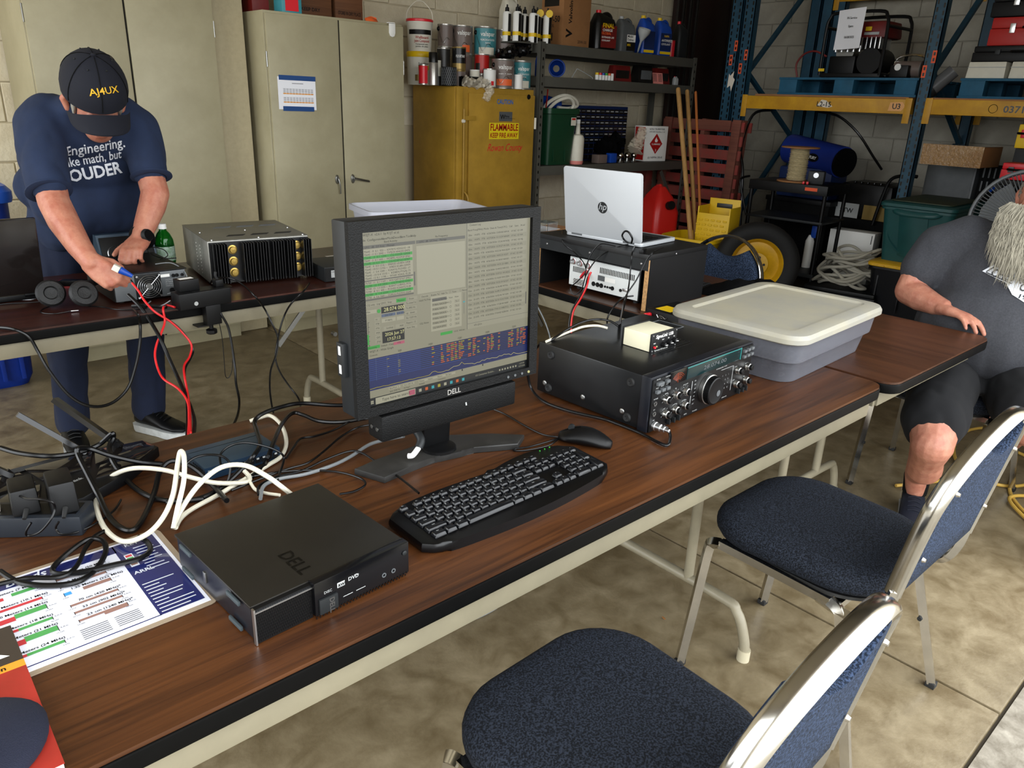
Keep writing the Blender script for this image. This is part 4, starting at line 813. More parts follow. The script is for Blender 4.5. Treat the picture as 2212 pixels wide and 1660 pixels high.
cable('mains_cable', 'thick black mains cord arching from monitor over network switch', [(0.814, 1.365, 0.785), (0.750, 1.394, 0.790), (0.689, 1.423, 0.800), (0.639, 1.418, 0.805), (0.597, 1.417, 0.800), (0.578, 1.410, 0.790), (0.564, 1.367, 0.785), (0.545, 1.313, 0.785), (0.514, 1.272, 0.785), (0.501, 1.284, 0.765), (0.468, 1.274, 0.750), (0.434, 1.256, 0.745), (0.390, 1.247, 0.745), (0.349, 1.269, 0.745)], 0.0045, 'cable_black')
cable('mains_cable', 'second black mains cord crossing the switch to monitor', [(0.815, 1.349, 0.760), (0.768, 1.390, 0.747), (0.727, 1.418, 0.750), (0.705, 1.448, 0.760), (0.686, 1.461, 0.765), (0.638, 1.412, 0.770), (0.575, 1.317, 0.780), (0.544, 1.275, 0.775), (0.540, 1.291, 0.750), (0.504, 1.265, 0.747)], 0.0045, 'cable_black')
cable('mains_cable', 'black cord draped across the router from table edge', [(0.159, 1.574, 0.790), (0.184, 1.538, 0.785), (0.224, 1.493, 0.785), (0.267, 1.480, 0.785), (0.304, 1.483, 0.790), (0.325, 1.471, 0.810), (0.328, 1.478, 0.800), (0.315, 1.463, 0.785), (0.309, 1.419, 0.775), (0.318, 1.380, 0.750), (0.329, 1.314, 0.746), (0.356, 1.265, 0.746), (0.403, 1.239, 0.746)], 0.0048, 'cable_black')
cable('mains_cable', 'black cord with sharp bend dropping off the router', [(0.387, 1.402, 0.755), (0.348, 1.406, 0.770), (0.309, 1.430, 0.785), (0.281, 1.449, 0.800), (0.260, 1.439, 0.810), (0.257, 1.431, 0.800), (0.258, 1.387, 0.780), (0.259, 1.337, 0.760), (0.257, 1.276, 0.747), (0.262, 1.224, 0.746), (0.277, 1.207, 0.746), (0.307, 1.246, 0.747), (0.345, 1.314, 0.750), (0.367, 1.351, 0.765), (0.389, 1.362, 0.775), (0.410, 1.353, 0.770), (0.426, 1.318, 0.760), (0.431, 1.246, 0.750), (0.423, 1.183, 0.760)], 0.0048, 'cable_black')
cable('mains_cable', 'black cord lying in loops over the band chart', [(0.088, 1.200, 0.750), (0.103, 1.154, 0.750), (0.132, 1.123, 0.748), (0.167, 1.106, 0.748), (0.196, 1.122, 0.748), (0.220, 1.157, 0.750), (0.226, 1.191, 0.752), (0.212, 1.210, 0.752), (0.186, 1.197, 0.752), (0.153, 1.171, 0.748), (0.149, 1.147, 0.748), (0.175, 1.126, 0.750), (0.217, 1.116, 0.750), (0.254, 1.109, 0.750), (0.275, 1.122, 0.750), (0.279, 1.149, 0.750), (0.273, 1.170, 0.752)], 0.0042, 'cable_black')
cable('mains_cable', 'black cord folded once more on the band chart', [(0.082, 1.165, 0.750), (0.115, 1.153, 0.752), (0.151, 1.128, 0.752), (0.175, 1.139, 0.753), (0.199, 1.184, 0.753), (0.220, 1.216, 0.750), (0.237, 1.228, 0.748)], 0.0036, 'cable_black')
cable('adapter_lead', 'thin black lead curling from the shorter adapter', [(0.145, 1.256, 0.785), (0.137, 1.262, 0.770), (0.138, 1.265, 0.760), (0.153, 1.256, 0.765), (0.169, 1.246, 0.785), (0.179, 1.250, 0.800), (0.176, 1.247, 0.815), (0.162, 1.259, 0.820), (0.150, 1.280, 0.815), (0.143, 1.309, 0.810)], 0.0018, 'cable_black')
cable('adapter_lead', 'thin black lead running from the taller adapter to router', [(0.178, 1.233, 0.785), (0.174, 1.244, 0.770), (0.179, 1.238, 0.760), (0.198, 1.248, 0.750), (0.228, 1.261, 0.747), (0.268, 1.290, 0.746), (0.290, 1.323, 0.746)], 0.0018, 'cable_black')
cable('usb_cable', 'thin black cable sweeping from switch up to monitor', [(0.456, 1.282, 0.770), (0.465, 1.310, 0.785), (0.487, 1.318, 0.795), (0.513, 1.305, 0.800), (0.545, 1.286, 0.790), (0.567, 1.275, 0.775), (0.573, 1.273, 0.760), (0.553, 1.249, 0.748), (0.533, 1.219, 0.747)], 0.0022, 'cable_black')
cable('usb_cable', 'thin black cable arching over the switch front', [(0.378, 1.284, 0.775), (0.401, 1.297, 0.795), (0.428, 1.300, 0.800), (0.454, 1.280, 0.800), (0.467, 1.272, 0.785), (0.463, 1.265, 0.765), (0.455, 1.262, 0.750)], 0.0022, 'cable_black')
cable('usb_cable', 'grey video cable trailing from monitor stand towards computer', [(0.807, 1.206, 0.768), (0.795, 1.236, 0.755), (0.754, 1.252, 0.748), (0.698, 1.231, 0.746), (0.649, 1.217, 0.746), (0.588, 1.215, 0.746), (0.542, 1.227, 0.746), (0.506, 1.218, 0.747), (0.478, 1.171, 0.750)], 0.0035, 'cable_grey')
cable('keyboard_cable', 'thin black keyboard cable wandering back behind the computer', [(0.705, 1.008, 0.755), (0.719, 1.096, 0.748), (0.722, 1.174, 0.746), (0.716, 1.226, 0.750), (0.697, 1.246, 0.750), (0.643, 1.245, 0.747), (0.587, 1.232, 0.746), (0.542, 1.238, 0.746), (0.500, 1.225, 0.746), (0.481, 1.186, 0.750)], 0.0022, 'cable_black')
cable('usb_cable', 'thin black cable making a rounded bend beside computer', [(0.592, 1.092, 0.755), (0.624, 1.098, 0.747), (0.654, 1.109, 0.746), (0.661, 1.134, 0.746), (0.646, 1.177, 0.746), (0.616, 1.213, 0.746), (0.581, 1.239, 0.746), (0.542, 1.257, 0.746), (0.483, 1.267, 0.748), (0.437, 1.262, 0.746)], 0.0022, 'cable_black')
cable('usb_cable', 'thin black cable zigzagging from monitor base to switch', [(0.801, 1.335, 0.765), (0.784, 1.376, 0.750), (0.731, 1.364, 0.746), (0.685, 1.360, 0.746), (0.656, 1.367, 0.746), (0.627, 1.340, 0.746), (0.590, 1.301, 0.746)], 0.0022, 'cable_black')
cable('usb_cable', 'thin black cable crossing table from monitor to computer', [(0.805, 1.334, 0.750), (0.777, 1.345, 0.746), (0.725, 1.324, 0.746), (0.665, 1.284, 0.746), (0.614, 1.256, 0.746), (0.575, 1.256, 0.746), (0.526, 1.251, 0.746), (0.453, 1.239, 0.746)], 0.0022, 'cable_black')
cable('mouse_cable', 'thin black mouse cable running from behind the monitor', [(1.048, 1.278, 0.746), (1.082, 1.268, 0.744), (1.094, 1.223, 0.743), (1.086, 1.142, 0.743), (1.084, 1.080, 0.743), (1.090, 1.043, 0.748), (1.092, 1.028, 0.752)], 0.0019, 'cable_black')
cable('mouse_cable', 'doubled thin black cable looping behind the keyboard', [(1.091, 1.036, 0.746), (1.055, 1.042, 0.744), (1.014, 1.049, 0.743), (0.989, 1.058, 0.743), (0.980, 1.053, 0.743), (1.003, 1.038, 0.743), (1.053, 1.026, 0.744), (1.092, 1.035, 0.746)], 0.0019, 'cable_black')
cable('mic_cable', 'black microphone cable curling round transceiver corner to its connector', [(1.216, 1.271, 0.800), (1.227, 1.266, 0.760), (1.217, 1.210, 0.746), (1.224, 1.131, 0.746), (1.254, 1.054, 0.745), (1.259, 1.017, 0.745), (1.261, 0.950, 0.745), (1.253, 0.886, 0.745), (1.260, 0.869, 0.745), (1.287, 0.884, 0.750), (1.305, 0.904, 0.757), (1.294, 0.912, 0.765)], 0.0034, 'cable_black')
cable('audio_cable', 'black audio cable running from cream interface box to monitor', [(1.470, 1.207, 0.895), (1.461, 1.228, 0.905), (1.446, 1.260, 0.905), (1.402, 1.275, 0.900), (1.350, 1.281, 0.885), (1.285, 1.265, 0.876), (1.271, 1.291, 0.860), (1.320, 1.364, 0.800), (1.333, 1.393, 0.750)], 0.003, 'cable_black')
cable('network_patch', 'cream cable with orange plug into the interface box', [(1.441, 1.219, 0.892), (1.433, 1.246, 0.893), (1.411, 1.272, 0.888), (1.380, 1.285, 0.879), (1.320, 1.275, 0.877), (1.265, 1.261, 0.877)], 0.0032, 'cable_white')
# ================================================================ things on the dark table
mat('laptop_bronze', '#1b1716', 0.12, spec=0.7); mat('amp_grey', '#6c6a61', 0.4, 0.3, var=(14, 0.2)); mat('amp_side', '#a3a199', 0.35, 0.3, var=(8, 0.25), col2='#77766f'); mat('sink_black', '#0b0b0c', 0.35)
mat('rear_grey', '#5c5f61', 0.4, 0.3); mat('green_glass', '#1fae3a', 0.05, trans=0.9, ior=1.4); mat('bottle_label', '#cfe0d8', 0.5, var=(60, 0.35), col2='#7fa37a')
lp = thing('laptop', 'glossy dark laptop with its lid back towards the near table', 'laptop', (0.335, 2.925, TZ + 0.001), 0)
B().box((0, 0.13, 0.010), (0.36, 0.245, 0.019), 0.004).build('base', 'black', lp)
b = B(); b.m = T(0, 0.008, 0.018, 0, 12); b.box((0, 0, 0.135), (0.362, 0.012, 0.262), 0.005); b.build('lid', 'laptop_bronze', lp)
b = B(); b.m = T(0, 0.008, 0.018, 0, 12); b.box((0, 0.0065, 0.135), (0.335, 0.001, 0.22)); b.build('screen', 'black_gloss', lp)
B().box((0, 0.13, 0.0200), (0.30, 0.11, 0.001)).build('key_deck', 'dark_grey', lp)
for dx in (-0.14, 0.14): B().cyl((dx - 0.02, 0.006, 0.018), (dx + 0.02, 0.006, 0.018), 0.007, n=10).build('hinge', 'black', lp)
tag(B().prism([(0.405, 2.965), (0.47, 2.93), (0.56, 2.99), (0.50, 3.05)], 0.001, T(0, 0, TZ)).build('folded_paper', 'white_paper'), 'folded white paper behind the headphones', 'paper')
ph = thing('phone', 'phone in a pink-red case behind the headphones', 'phone', (0.655, 3.09, TZ), -38)
B().prism(rrect(0.15, 0.075, 0.012, 4), 0.009, None, 0.002).build('case', 'bright_red', ph); B().prism(rrect(0.14, 0.066, 0.009, 4), 0.001, T(0, 0, 0.009)).build('screen', 'black_gloss', ph)
# headphones
mat('pad_black', '#0d0d0d', 0.55, bump=(300, 0.2))
hp = thing('headphones', 'black over-ear headphones lying on the dark table', 'headphones', (0.550, 2.765, TZ), 0)
def cup(mx):
    c = B(); c.lathe([(0.0001, -0.008), (0.022, -0.008), (0.034, -0.002), (0.042, 0.004), (0.044, 0.016), (0.038, 0.024), (0.022, 0.026), (0.018, 0.020), (0.0001, 0.019)], 26, mx, caps=False); o = c.build('ear_cup', 'pad_black', hp)
    B().lathe([(0.026, -0.009), (0.028, -0.011), (0.030, -0.009)], 26, mx, caps=False).build('cup_ring', 'dark_grey', o)
cup(T(0.035, -0.03, 0.044, 0, 65, 15)); cup(T(-0.045, 0.03, 0.044, 0, 70, -8))
hb = B().tube([(0.04, -0.03, 0.06), (0.075, 0.0, 0.07), (0.10, 0.06, 0.06), (0.07, 0.13, 0.045), (0.0, 0.14, 0.05), (-0.04, 0.09, 0.062), (-0.05, 0.035, 0.06)], (0.014, 0.004), 8, 5); hb.build('headband', 'pad_black', hp)
for q in ((0.062, -0.018, 0.064), (-0.055, 0.055, 0.062)): B().ell(q, (0.013, 0.010, 0.018)).build('yoke', 'black', hp)
cable('headphone_lead', 'thin black headphone lead curled beside the headphones', [(0.50, 2.79, 0.745), (0.47, 2.77, 0.742), (0.46, 2.73, 0.742), (0.49, 2.695, 0.742), (0.535, 2.69, 0.745)], 0.0018, 'cable_black')
cable('headphone_lead', 'thin black lead trailing right from the headphones', [(0.58, 2.74, 0.745), (0.63, 2.70, 0.742), (0.66, 2.64, 0.742), (0.71, 2.61, 0.742), (0.76, 2.62, 0.742)], 0.0016, 'cable_black')
tag(B().cyl((0.535, 2.69, 0.745), (0.556, 2.686, 0.745), 0.0028, 0.002, 10).build('audio_plug', 'silver'), 'silver headphone plug tip lying on dark table', 'plug')
cable('laptop_lead', 'thin dark lead running behind the headphones to laptop', [(0.30, 2.86, 0.745), (0.38, 2.875, 0.75), (0.45, 2.86, 0.748), (0.51, 2.84, 0.75)], 0.002, 'cable_black')
# rear side of the transceiver the man works on
xc = thing('radio_transceiver', 'black transceiver with round fan guard under the man\'s hands', 'radio', (0.790, 2.862, TZ), 0.4)
XW, XD, XH = 0.236, 0.325, 0.092
B().box((0, 0.004, 0.008 + XH / 2), (XW, XD - 0.008, XH), 0.003).build('case', 'black', xc)
B().box((0, -XD / 2 + 0.002, 0.008 + XH / 2), (XW - 0.004, 0.006, XH - 0.006), 0.001).build('rear_panel', 'rear_grey', xc)
B().box((0, 0.0, 0.008 + XH + 0.001), (XW + 0.006, XD + 0.012, 0.003), 0.001).build('top_cover', 'black', xc)
RF = lambda x, z, y=0.0: frame((x, -XD / 2 - 0.0015 - y, 0.008 + z), (1, 0, 0), (0, 0, 1))
B().box((-0.010, -XD / 2 - 0.001, 0.008 + XH / 2), (0.084, 0.006, 0.084), 0.002).build('fan_housing', 'black', xc)
fg = B()
for r in (0.010, 0.017, 0.024, 0.031, 0.038): fg.tube([RF(-0.01, XH / 2, 0.012) @ V((r * math.cos(a), r * math.sin(a), 0)) for a in [2 * math.pi * i / 28 for i in range(28)]], 0.0009, 6, raw=True, closed=True)
for a in (45, 135, 225, 315): fg.tube([RF(-0.01, XH / 2, 0.012) @ V((r * math.cos(R(a)), r * math.sin(R(a)), 0)) for r in (0.008, 0.052)], 0.0011, 6, raw=True)
fg.build('fan_guard', 'silver', xc)
B().lathe([(0.0001, 0.008), (0.012, 0.008), (0.013, 0.0)], 20, RF(-0.01, XH / 2, 0.003), caps=False).build('fan_hub', 'steel', xc)
for i in range(7): B().box((0.023, 0, 0), (0.024, 0.010, 0.001), m=RF(-0.01, XH / 2, 0.0045) @ Mx.Rotation(2 * math.pi * i / 7, 4, 'Z') @ Mx.Rotation(R(25), 4, 'X')).build('fan_blade', 'dark_grey', xc)
for sx in (-1, 1):
    for sz in (-1, 1): B().cyl(RF(-0.01 + sx * 0.036, XH / 2 + sz * 0.036, 0.004) @ V((0, 0, 0)), RF(-0.01 + sx * 0.036, XH / 2 + sz * 0.036, 0.009) @ V((0, 0, 0)), 0.0035, n=10).build('fan_screw', 'silver', xc)
b = B().rect(0.032, 0.070, 0.062, 0.080, RF(0, 0, 0.0024)); b.build('socket_strip', 'white', xc, smooth=0)
for x, z, r in ((0.075, 0.072, 0.006), (0.087, 0.072, 0.006), (0.105, 0.072, 0.005), (0.066, 0.022, 0.009), (0.092, 0.022, 0.005), (0.108, 0.024, 0.005)):
    B().lathe([(r, 0), (r, 0.004), (r * 0.6, 0.004), (r * 0.55, 0.001), (0.0001, 0.001)], 14, RF(x, z), caps=False).build('socket', 'black', xc)
b = B()
for i, t in enumerate(('CAUTION HOT SURFACE', 'HF TRANSCEIVER', 'DC 13.8V 22A', 'MADE IN JAPAN')): b.text(t, 0.0055, RF(0.046, 0.058 - i * 0.007, 0.003))
b.build('print', 'light_grey', xc, smooth=0)
for sx in (-1, 1):
    for sy in (-1, 1): B().cyl((sx * 0.09, sy * 0.12, 0), (sx * 0.09, sy * 0.12, 0.010), 0.010, n=12).build('foot', 'rubber', xc)
wb = thing('tilted_speaker', 'wedge-shaped dark box with a dial panel behind the man\'s wrist', 'tuner', (0.84, 3.13, TZ), 2)
B().loft([[(x, -0.07, 0.0), (x, 0.06, 0.0), (x, 0.02, 0.165), (x, -0.01, 0.165)] for x in (-0.10, 0.10)]).build('case', 'switch_blue', wb)
fm = frame((-0.095, -0.0715, 0.003), (1, 0, 0), (0, 0.34, 0.94))
b = B(); b.m = fm; b.box((0.095, 0.085, 0.001), (0.186, 0.155, 0.004), 0.001); b.build('face_panel', 'panel_black', wb)
b = B(); b.lathe([(0.026, 0), (0.028, 0.003), (0.030, 0)], 24, fm @ Mx.Translation((0.05, 0.10, 0.003)), caps=False); b.build('dial_ring', 'silver', wb)
for i in range(4): B().lathe([(0.008, 0), (0.007, 0.012), (0.005, 0.013)], 14, fm @ Mx.Translation((0.095 + i * 0.024, 0.11, 0.003))).build('knob', 'dark_grey', wb)
# soda bottle
bo = thing('soda_bottle', 'green plastic soda bottle with white cap behind the amplifier', 'bottle', (0.992, 3.15, TZ), 0)
B().lathe([(0.0001, 0.001), (0.028, 0.001), (0.034, 0.006), (0.035, 0.02), (0.034, 0.03), (0.036, 0.04), (0.036, 0.105), (0.034, 0.125), (0.024, 0.148), (0.014, 0.160), (0.0125, 0.172), (0.0115, 0.172), (0.013, 0.160), (0.022, 0.148), (0.032, 0.124), (0.0345, 0.105), (0.0345, 0.04), (0.033, 0.02), (0.0001, 0.004)], 28, caps=False).build('body', 'green_glass', bo)
B().lathe([(0.0366, 0.044), (0.0366, 0.100)], 28, caps=False).build('label', 'bottle_label', bo)
B().lathe([(0.0001, 0.186), (0.013, 0.186), (0.0145, 0.184), (0.0145, 0.172), (0.0155, 0.170), (0.0155, 0.167), (0.0001, 0.167)], 22, caps=False).build('cap', 'white', bo)
# big amplifier with heat sinks
am = thing('amplifier', 'large grey amplifier with black heat-sink fins on the dark table', 'amplifier', (1.238, 2.945, TZ), -7.9)
AW, AD, AH = 0.376, 0.41, 0.158
B().box((0, 0.018, 0.010 + AH / 2), (AW, AD, AH), 0.004).build('case', 'amp_side', am)
B().box((0, 0.018, 0.010 + AH + 0.0008), (AW + 0.002, AD, 0.002), 0.0008).build('top_cover', 'amp_grey', am)
for i, x in enumerate((-0.07, 0.02, 0.11)):
    for j, y in enumerate((-0.10, 0.10)):
        for k in range(5): B().box((x + 0.004 * k, y - 0.012 + 0.0065 * k, 0.010 + AH + 0.0022), (0.062, 0.0036, 0.0012)).build('vent_slot', 'black' if j == 0 else 'mid_grey', am)
for x in (-0.17, 0.0, 0.17):
    for y in (-0.18, 0.0): B().lathe([(0.004, 0), (0.003, 0.003), (0.0001, 0.0035)], 10, T(x, y, 0.010 + AH + 0.002), caps=False).build('screw', 'silver', am)
FYa = -AD / 2 + 0.018
B().box((0, FYa - 0.002, 0.010 + AH / 2), (AW - 0.006, 0.008, AH - 0.008)).build('sink_plate', 'sink_black', am)
def fins(x0, n, pitch, depth=0.042):
    for i in range(n): B().box((x0 + i * pitch, FYa - depth / 2 - 0.004, 0.010 + AH / 2), (0.0022, depth, AH - 0.014)).build('fin', 'sink_black', am)
fins(-0.178, 2, 0.012, 0.03); fins(-0.158, 4, 0.0095); fins(-0.072, 5, 0.0095); fins(-0.020, 5, 0.010); fins(0.038, 5, 0.010); fins(0.092, 4, 0.010); fins(0.155, 4, 0.0095)
for x in (-0.103, 0.138):
    for z in (0.125, 0.082, 0.040):
        B().lathe([(0.017, 0), (0.017, 0.003), (0.012, 0.004), (0.011, 0.012), (0.0001, 0.0125)], 22, frame((x, FYa - 0.006, 0.010 + z), (1, 0, 0), (0, 0, 1)), caps=False).build('power_transistor', 'brass', am)
for j in range(9):
    for k in (0, 1): B().cyl((-AW / 2 + 0.001, -0.06 + 0.03 * k * 2, 0.03 + j * 0.013), (-AW / 2 - 0.0005, -0.06 + 0.03 * k * 2, 0.03 + j * 0.013), 0.0022, n=8).build('side_hole', 'white', am)
for sx in (-1, 1):
    for sy in (-1, 1): B().cyl((sx * 0.15, 0.018 + sy * 0.16, 0), (sx * 0.15, 0.018 + sy * 0.16, 0.012), 0.012, n=12).build('foot', 'rubber', am)
# small power supply
sp = thing('power_supply', 'small flat black power supply with white warning label', 'power supply', (1.515, 2.715, TZ), -6)
B().box((0, 0, 0.030), (0.20, 0.20, 0.056), 0.002).build('case', 'dark_grey', sp); B().box((0, -0.101, 0.030), (0.196, 0.003, 0.052)).build('rear_panel', 'panel_black', sp)
b = B().rect(-0.075, 0.018, -0.035, 0.046, frame((0, -0.1030, 0), (1, 0, 0), (0, 0, 1))); b.build('label', 'light_grey', sp, smooth=0)
b = B().text('CAUTION', 0.008, frame((-0.073, -0.1033, 0.037), (1, 0, 0), (0, 0, 1)), bold=0.02); b.text('NO USER SERVICE', 0.004, frame((-0.073, -0.1033, 0.030), (1, 0, 0), (0, 0, 1))); b.text('DC 13.8V 25A', 0.005, frame((-0.073, -0.1033, 0.022), (1, 0, 0), (0, 0, 1))); b.build('print', 'black', sp, smooth=0)
b = B()
for r in (0.010, 0.016, 0.022): b.tube([(0.02 + r * math.cos(a), -0.1035, 0.031 + r * math.sin(a)) for a in [2 * math.pi * i / 20 for i in range(20)]], 0.001, 5, raw=True, closed=True)
b.build('fan_guard', 'steel', sp)
for sx in (-1, 1):
    for sy in (-1, 1): B().cyl((sx * 0.08, sy * 0.08, 0), (sx * 0.08, sy * 0.08, 0.004), 0.008, n=10).build('foot', 'rubber', sp)
tag(B().box((1.70, 3.055, TZ + 0.001), (0.09, 0.055, 0.0008)).build('note_card', 'white_paper'), 'small white card on the dark table behind power supply', 'card')
# clamp-on power strip at the table edge
cs = thing('power_strip', 'black clamp-on power strip fixed to the dark table edge', 'power strip', (0.900, 2.545, TZ), 5)
B().box((0, 0, 0.030), (0.178, 0.064, 0.054), 0.003).build('body', 'black', cs)
B().box((0.03, 0.002, 0.0575), (0.14, 0.05, 0.0012)).build('outlet_face', 'panel_black', cs)
B().box((0.02, -0.020, -0.028), (0.052, 0.032, 0.068), 0.002).build('clamp_bracket', 'black', cs)
B().box((0.004, 0.010, -0.0655), (0.07, 0.05, 0.005)).build('clamp_foot', 'black', cs)
kn = B().cyl((0.02, -0.005, -0.062), (0.02, -0.005, -0.085), 0.007, n=12); kn.build('clamp_screw', 'black', cs)
b = B().lathe([(0.0001, 0), (0.015, 0), (0.019, 0.004), (0.019, 0.014), (0.012, 0.018), (0.0001, 0.018)], 8, T(0.02, -0.005, -0.100), caps=False); b.build('clamp_knob', 'black', cs)
B().lathe([(0.0001, 0), (0.007, 0)], 18, frame((-0.035, -0.0326, 0.020), (1, 0, 0), (0, 0, 1)), caps=False).build('round_label', 'light_grey', cs)
ad = thing('power_adapter', 'black adapter with white label on the clamped power strip', 'power adapter', (0.862, 2.556, TZ + 0.0572), 5)
B().box((0, 0.008, 0.019), (0.066, 0.05, 0.038), 0.003).build('case', 'black', ad); b = B().rect(-0.024, -0.012, 0.022, 0.012, T(0.0, 0.008, 0.0384, 0)); b.build('label', 'white', ad, smooth=0)
o = thing('mains_plug', 'black plug standing in the clamped power strip', 'plug', (0.965, 2.56, TZ + 0.0572), 5)
B().box((0, 0, 0.012), (0.028, 0.03, 0.024), 0.004).build('plug_body', 'black', o); B().tube([(0, 0, 0.022), (-0.006, 0.0, 0.036), (-0.004, 0.0, 0.05)], 0.005, 8).build('strain_relief', 'rubber', o)
# leads around the held plug
cable('clip_lead', 'black clip lead under the man\'s hand on the table edge', [(0.70, 2.62, 0.752), (0.735, 2.585, 0.756), (0.765, 2.57, 0.752), (0.785, 2.55, 0.752)], 0.006, 'cable_black')
cable('key_lead', 'silver-grey wire looped over the transceiver top', [(0.84, 2.79, 0.846), (0.885, 2.76, 0.85), (0.905, 2.70, 0.83), (0.90, 2.67, 0.80), (0.87, 2.665, 0.775), (0.83, 2.67, 0.765)], 0.0018, 'cable_grey')
cable('key_lead', 'dark wire coiled on top behind the wrist watch', [(0.88, 2.86, 0.846), (0.92, 2.90, 0.85), (0.925, 2.96, 0.862), (0.89, 2.98, 0.87), (0.865, 2.93, 0.86), (0.89, 2.87, 0.848), (0.93, 2.84, 0.85)], 0.0018, 'cable_black')
cable('adapter_lead', 'thin grey lead between transceiver and clamped strip', [(0.80, 2.55, 0.772), (0.775, 2.56, 0.757), (0.745, 2.585, 0.747), (0.74, 2.61, 0.75), (0.765, 2.64, 0.755)], 0.0018, 'cable_grey')
pp = thing('power_plug', 'blue and white power plug held in the man\'s hand', 'plug', (0.690, 2.66, 0.866), -28)
b = B(); b.m = T(0, 0, 0, 0, 0, 32); b.box((-0.012, 0, 0), (0.022, 0.02, 0.02), 0.002); b.build('plug_body', 'off_white', pp)
b = B(); b.cyl((0, 0, 0), (0.034, 0, -0.021), 0.0125, 0.006, n=14); b.build('boot', 'blue', pp)
# ================================================================ things on the side table and near-table corner
ta = thing('plastic_tub', 'open translucent white plastic tub behind the monitor', 'tub', (1.88, 2.67, TZ), -12)
mat('tub_clear', '#e6e8f4', 0.35, trans=0.55, ior=1.2)
B().loft([ring(0.44, 0.24, 0.03, 0.001), ring(0.50, 0.28, 0.04, 0.235), ring(0.53, 0.30, 0.04, 0.240), ring(0.53, 0.30, 0.04, 0.262), ring(0.515, 0.285, 0.04, 0.262), ring(0.49, 0.27, 0.04, 0.236), ring(0.432, 0.232, 0.03, 0.005)]).build('tub_body', 'tub_clear', ta)
for i in range(6): B().box((-0.2 + i * 0.08, 0.1495, 0.25), (0.004, 0.004, 0.022)).build('rim_rib', 'tub_clear', ta)
mat('lap_silver', '#b4b7ba', 0.4, 0.25, spec=0.5); mat('deck_dark', '#23262b', 0.4)
mat('riser_black', '#0a0a0b', 0.5); mat('chipboard', '#c89a66', 0.9, var=(120, 0.45), bump=(200, 0.4)); mat('rear_white', '#d3d6d4', 0.4)
ri = thing('desk_riser', 'black chipboard riser box standing on the side table', 'riser', (2.291, 1.906, TZ), 1.9)
RWx, RDy, RHz = 0.367, 0.546, 0.202
B().box((0, 0, RHz - 0.009), (RWx, RDy, 0.018), 0.001).build('top_board', 'riser_black', ri)
B().box((-RWx / 2 + 0.009, 0, RHz - 0.037), (0.016, RDy - 0.002, 0.040)).build('fascia', 'dark_grey', ri)
for s in (-1, 1):
    q = B().box((0.004, s * (RDy / 2 - 0.009), (RHz - 0.018) / 2), (RWx - 0.012, 0.018, RHz - 0.018)).build('side_board', 'riser_black', ri)
    B().box((-RWx / 2 + 0.0045, s * (RDy / 2 - 0.0075), (RHz - 0.018) / 2), (0.006, 0.0145, RHz - 0.02)).build('raw_edge', 'chipboard', q)
B().box((RWx / 2 - 0.006, 0, RHz / 2), (0.008, RDy - 0.04, RHz - 0.02)).build('back_board', 'riser_black', ri)
for y in (-0.24, 0.0, 0.22): B().lathe([(0.0001, 0.001), (0.003, 0.001), (0.004, 0)], 10, frame((-RWx / 2 + 0.0008, y, RHz - 0.035), (0, -1, 0), (0, 0, 1)), caps=False).build('screw', 'silver', ri)
B().lathe([(0.0001, 0.001), (0.003, 0.001), (0.004, 0)], 10, frame((-0.02, -RDy / 2 - 0.0002, RHz - 0.012), (1, 0, 0), (0, 0, 1)), caps=False).build('screw', 'silver', ri)
r7 = thing('radio_transceiver', 'compact transceiver with white vented rear panel inside the riser', 'radio', (2.290, 1.872, TZ), 1.9)
B().box((0.006, 0, 0.072), (0.27, 0.345, 0.118), 0.003).build('case', 'black', r7); B().box((-0.131, 0, 0.072), (0.004, 0.338, 0.110), 0.001).build('rear_panel', 'rear_white', r7)
QF = lambda u, v: frame((-0.1335, 0.169 - u * 0.338, 0.127 - v * 0.110), (0, -1, 0), (0, 0, 1))
for i in range(22): B().box((0.45 * 0.338 + i * 0.0076 - 0.45 * 0.338, 0, 0), (0.0036, 0.022, 0.0008), m=QF(0.46, 0.26)).build('vent_slot', 'emboss', r7)
for i in range(9): B().box((i * 0.0068, 0, 0), (0.0033, 0.022, 0.0008), m=QF(0.06, 0.42)).build('vent_slot', 'emboss', r7)
for u, v in ((0.06, 0.15), (0.165, 0.17), (0.285, 0.19)):
    k = B().lathe([(0.0125, 0), (0.0125, 0.002), (0.009, 0.003), (0.009, 0.015), (0.006, 0.015), (0.006, 0.008), (0.0001, 0.008)], 18, QF(u, v), caps=False).build('antenna_socket', 'silver', r7)
    B().lathe([(0.0095, 0.004), (0.0100, 0.005), (0.0095, 0.006)], 14, QF(u, v), caps=False).build('red_band', 'bright_red', k)
for i in range(4):
    for v in (0.79, 0.90): B().lathe([(0.006, 0), (0.006, 0.004), (0.003, 0.004), (0.003, 0.001), (0.0001, 0.001)], 12, QF(0.095 + i * 0.04, v), caps=False).build('phono_socket', 'silver', r7)
for u, r in ((0.375, 0.009), (0.435, 0.009), (0.49, 0.009), (0.545, 0.0045), (0.58, 0.0045), (0.615, 0.0045), (0.65, 0.008), (0.765, 0.006)): B().lathe([(r, 0), (r, 0.002), (r * 0.7, 0.002), (0.0001, 0.001)], 14, QF(u, 0.78), caps=False).build('socket', 'black', r7)
B().box((0, 0, 0.002), (0.030, 0.011, 0.005), 0.002, m=QF(0.84, 0.73)).build('data_socket', 'silver', r7)
b = B().rect(-0.017, -0.010, 0.017, 0.010, QF(0.48, 0.53)); b.build('label', 'mid_grey', r7, smooth=0); b = B().rect(-0.022, -0.008, 0.028, 0.008, QF(0.60, 0.53), 0.0006); b.build('label', 'white', r7, smooth=0)
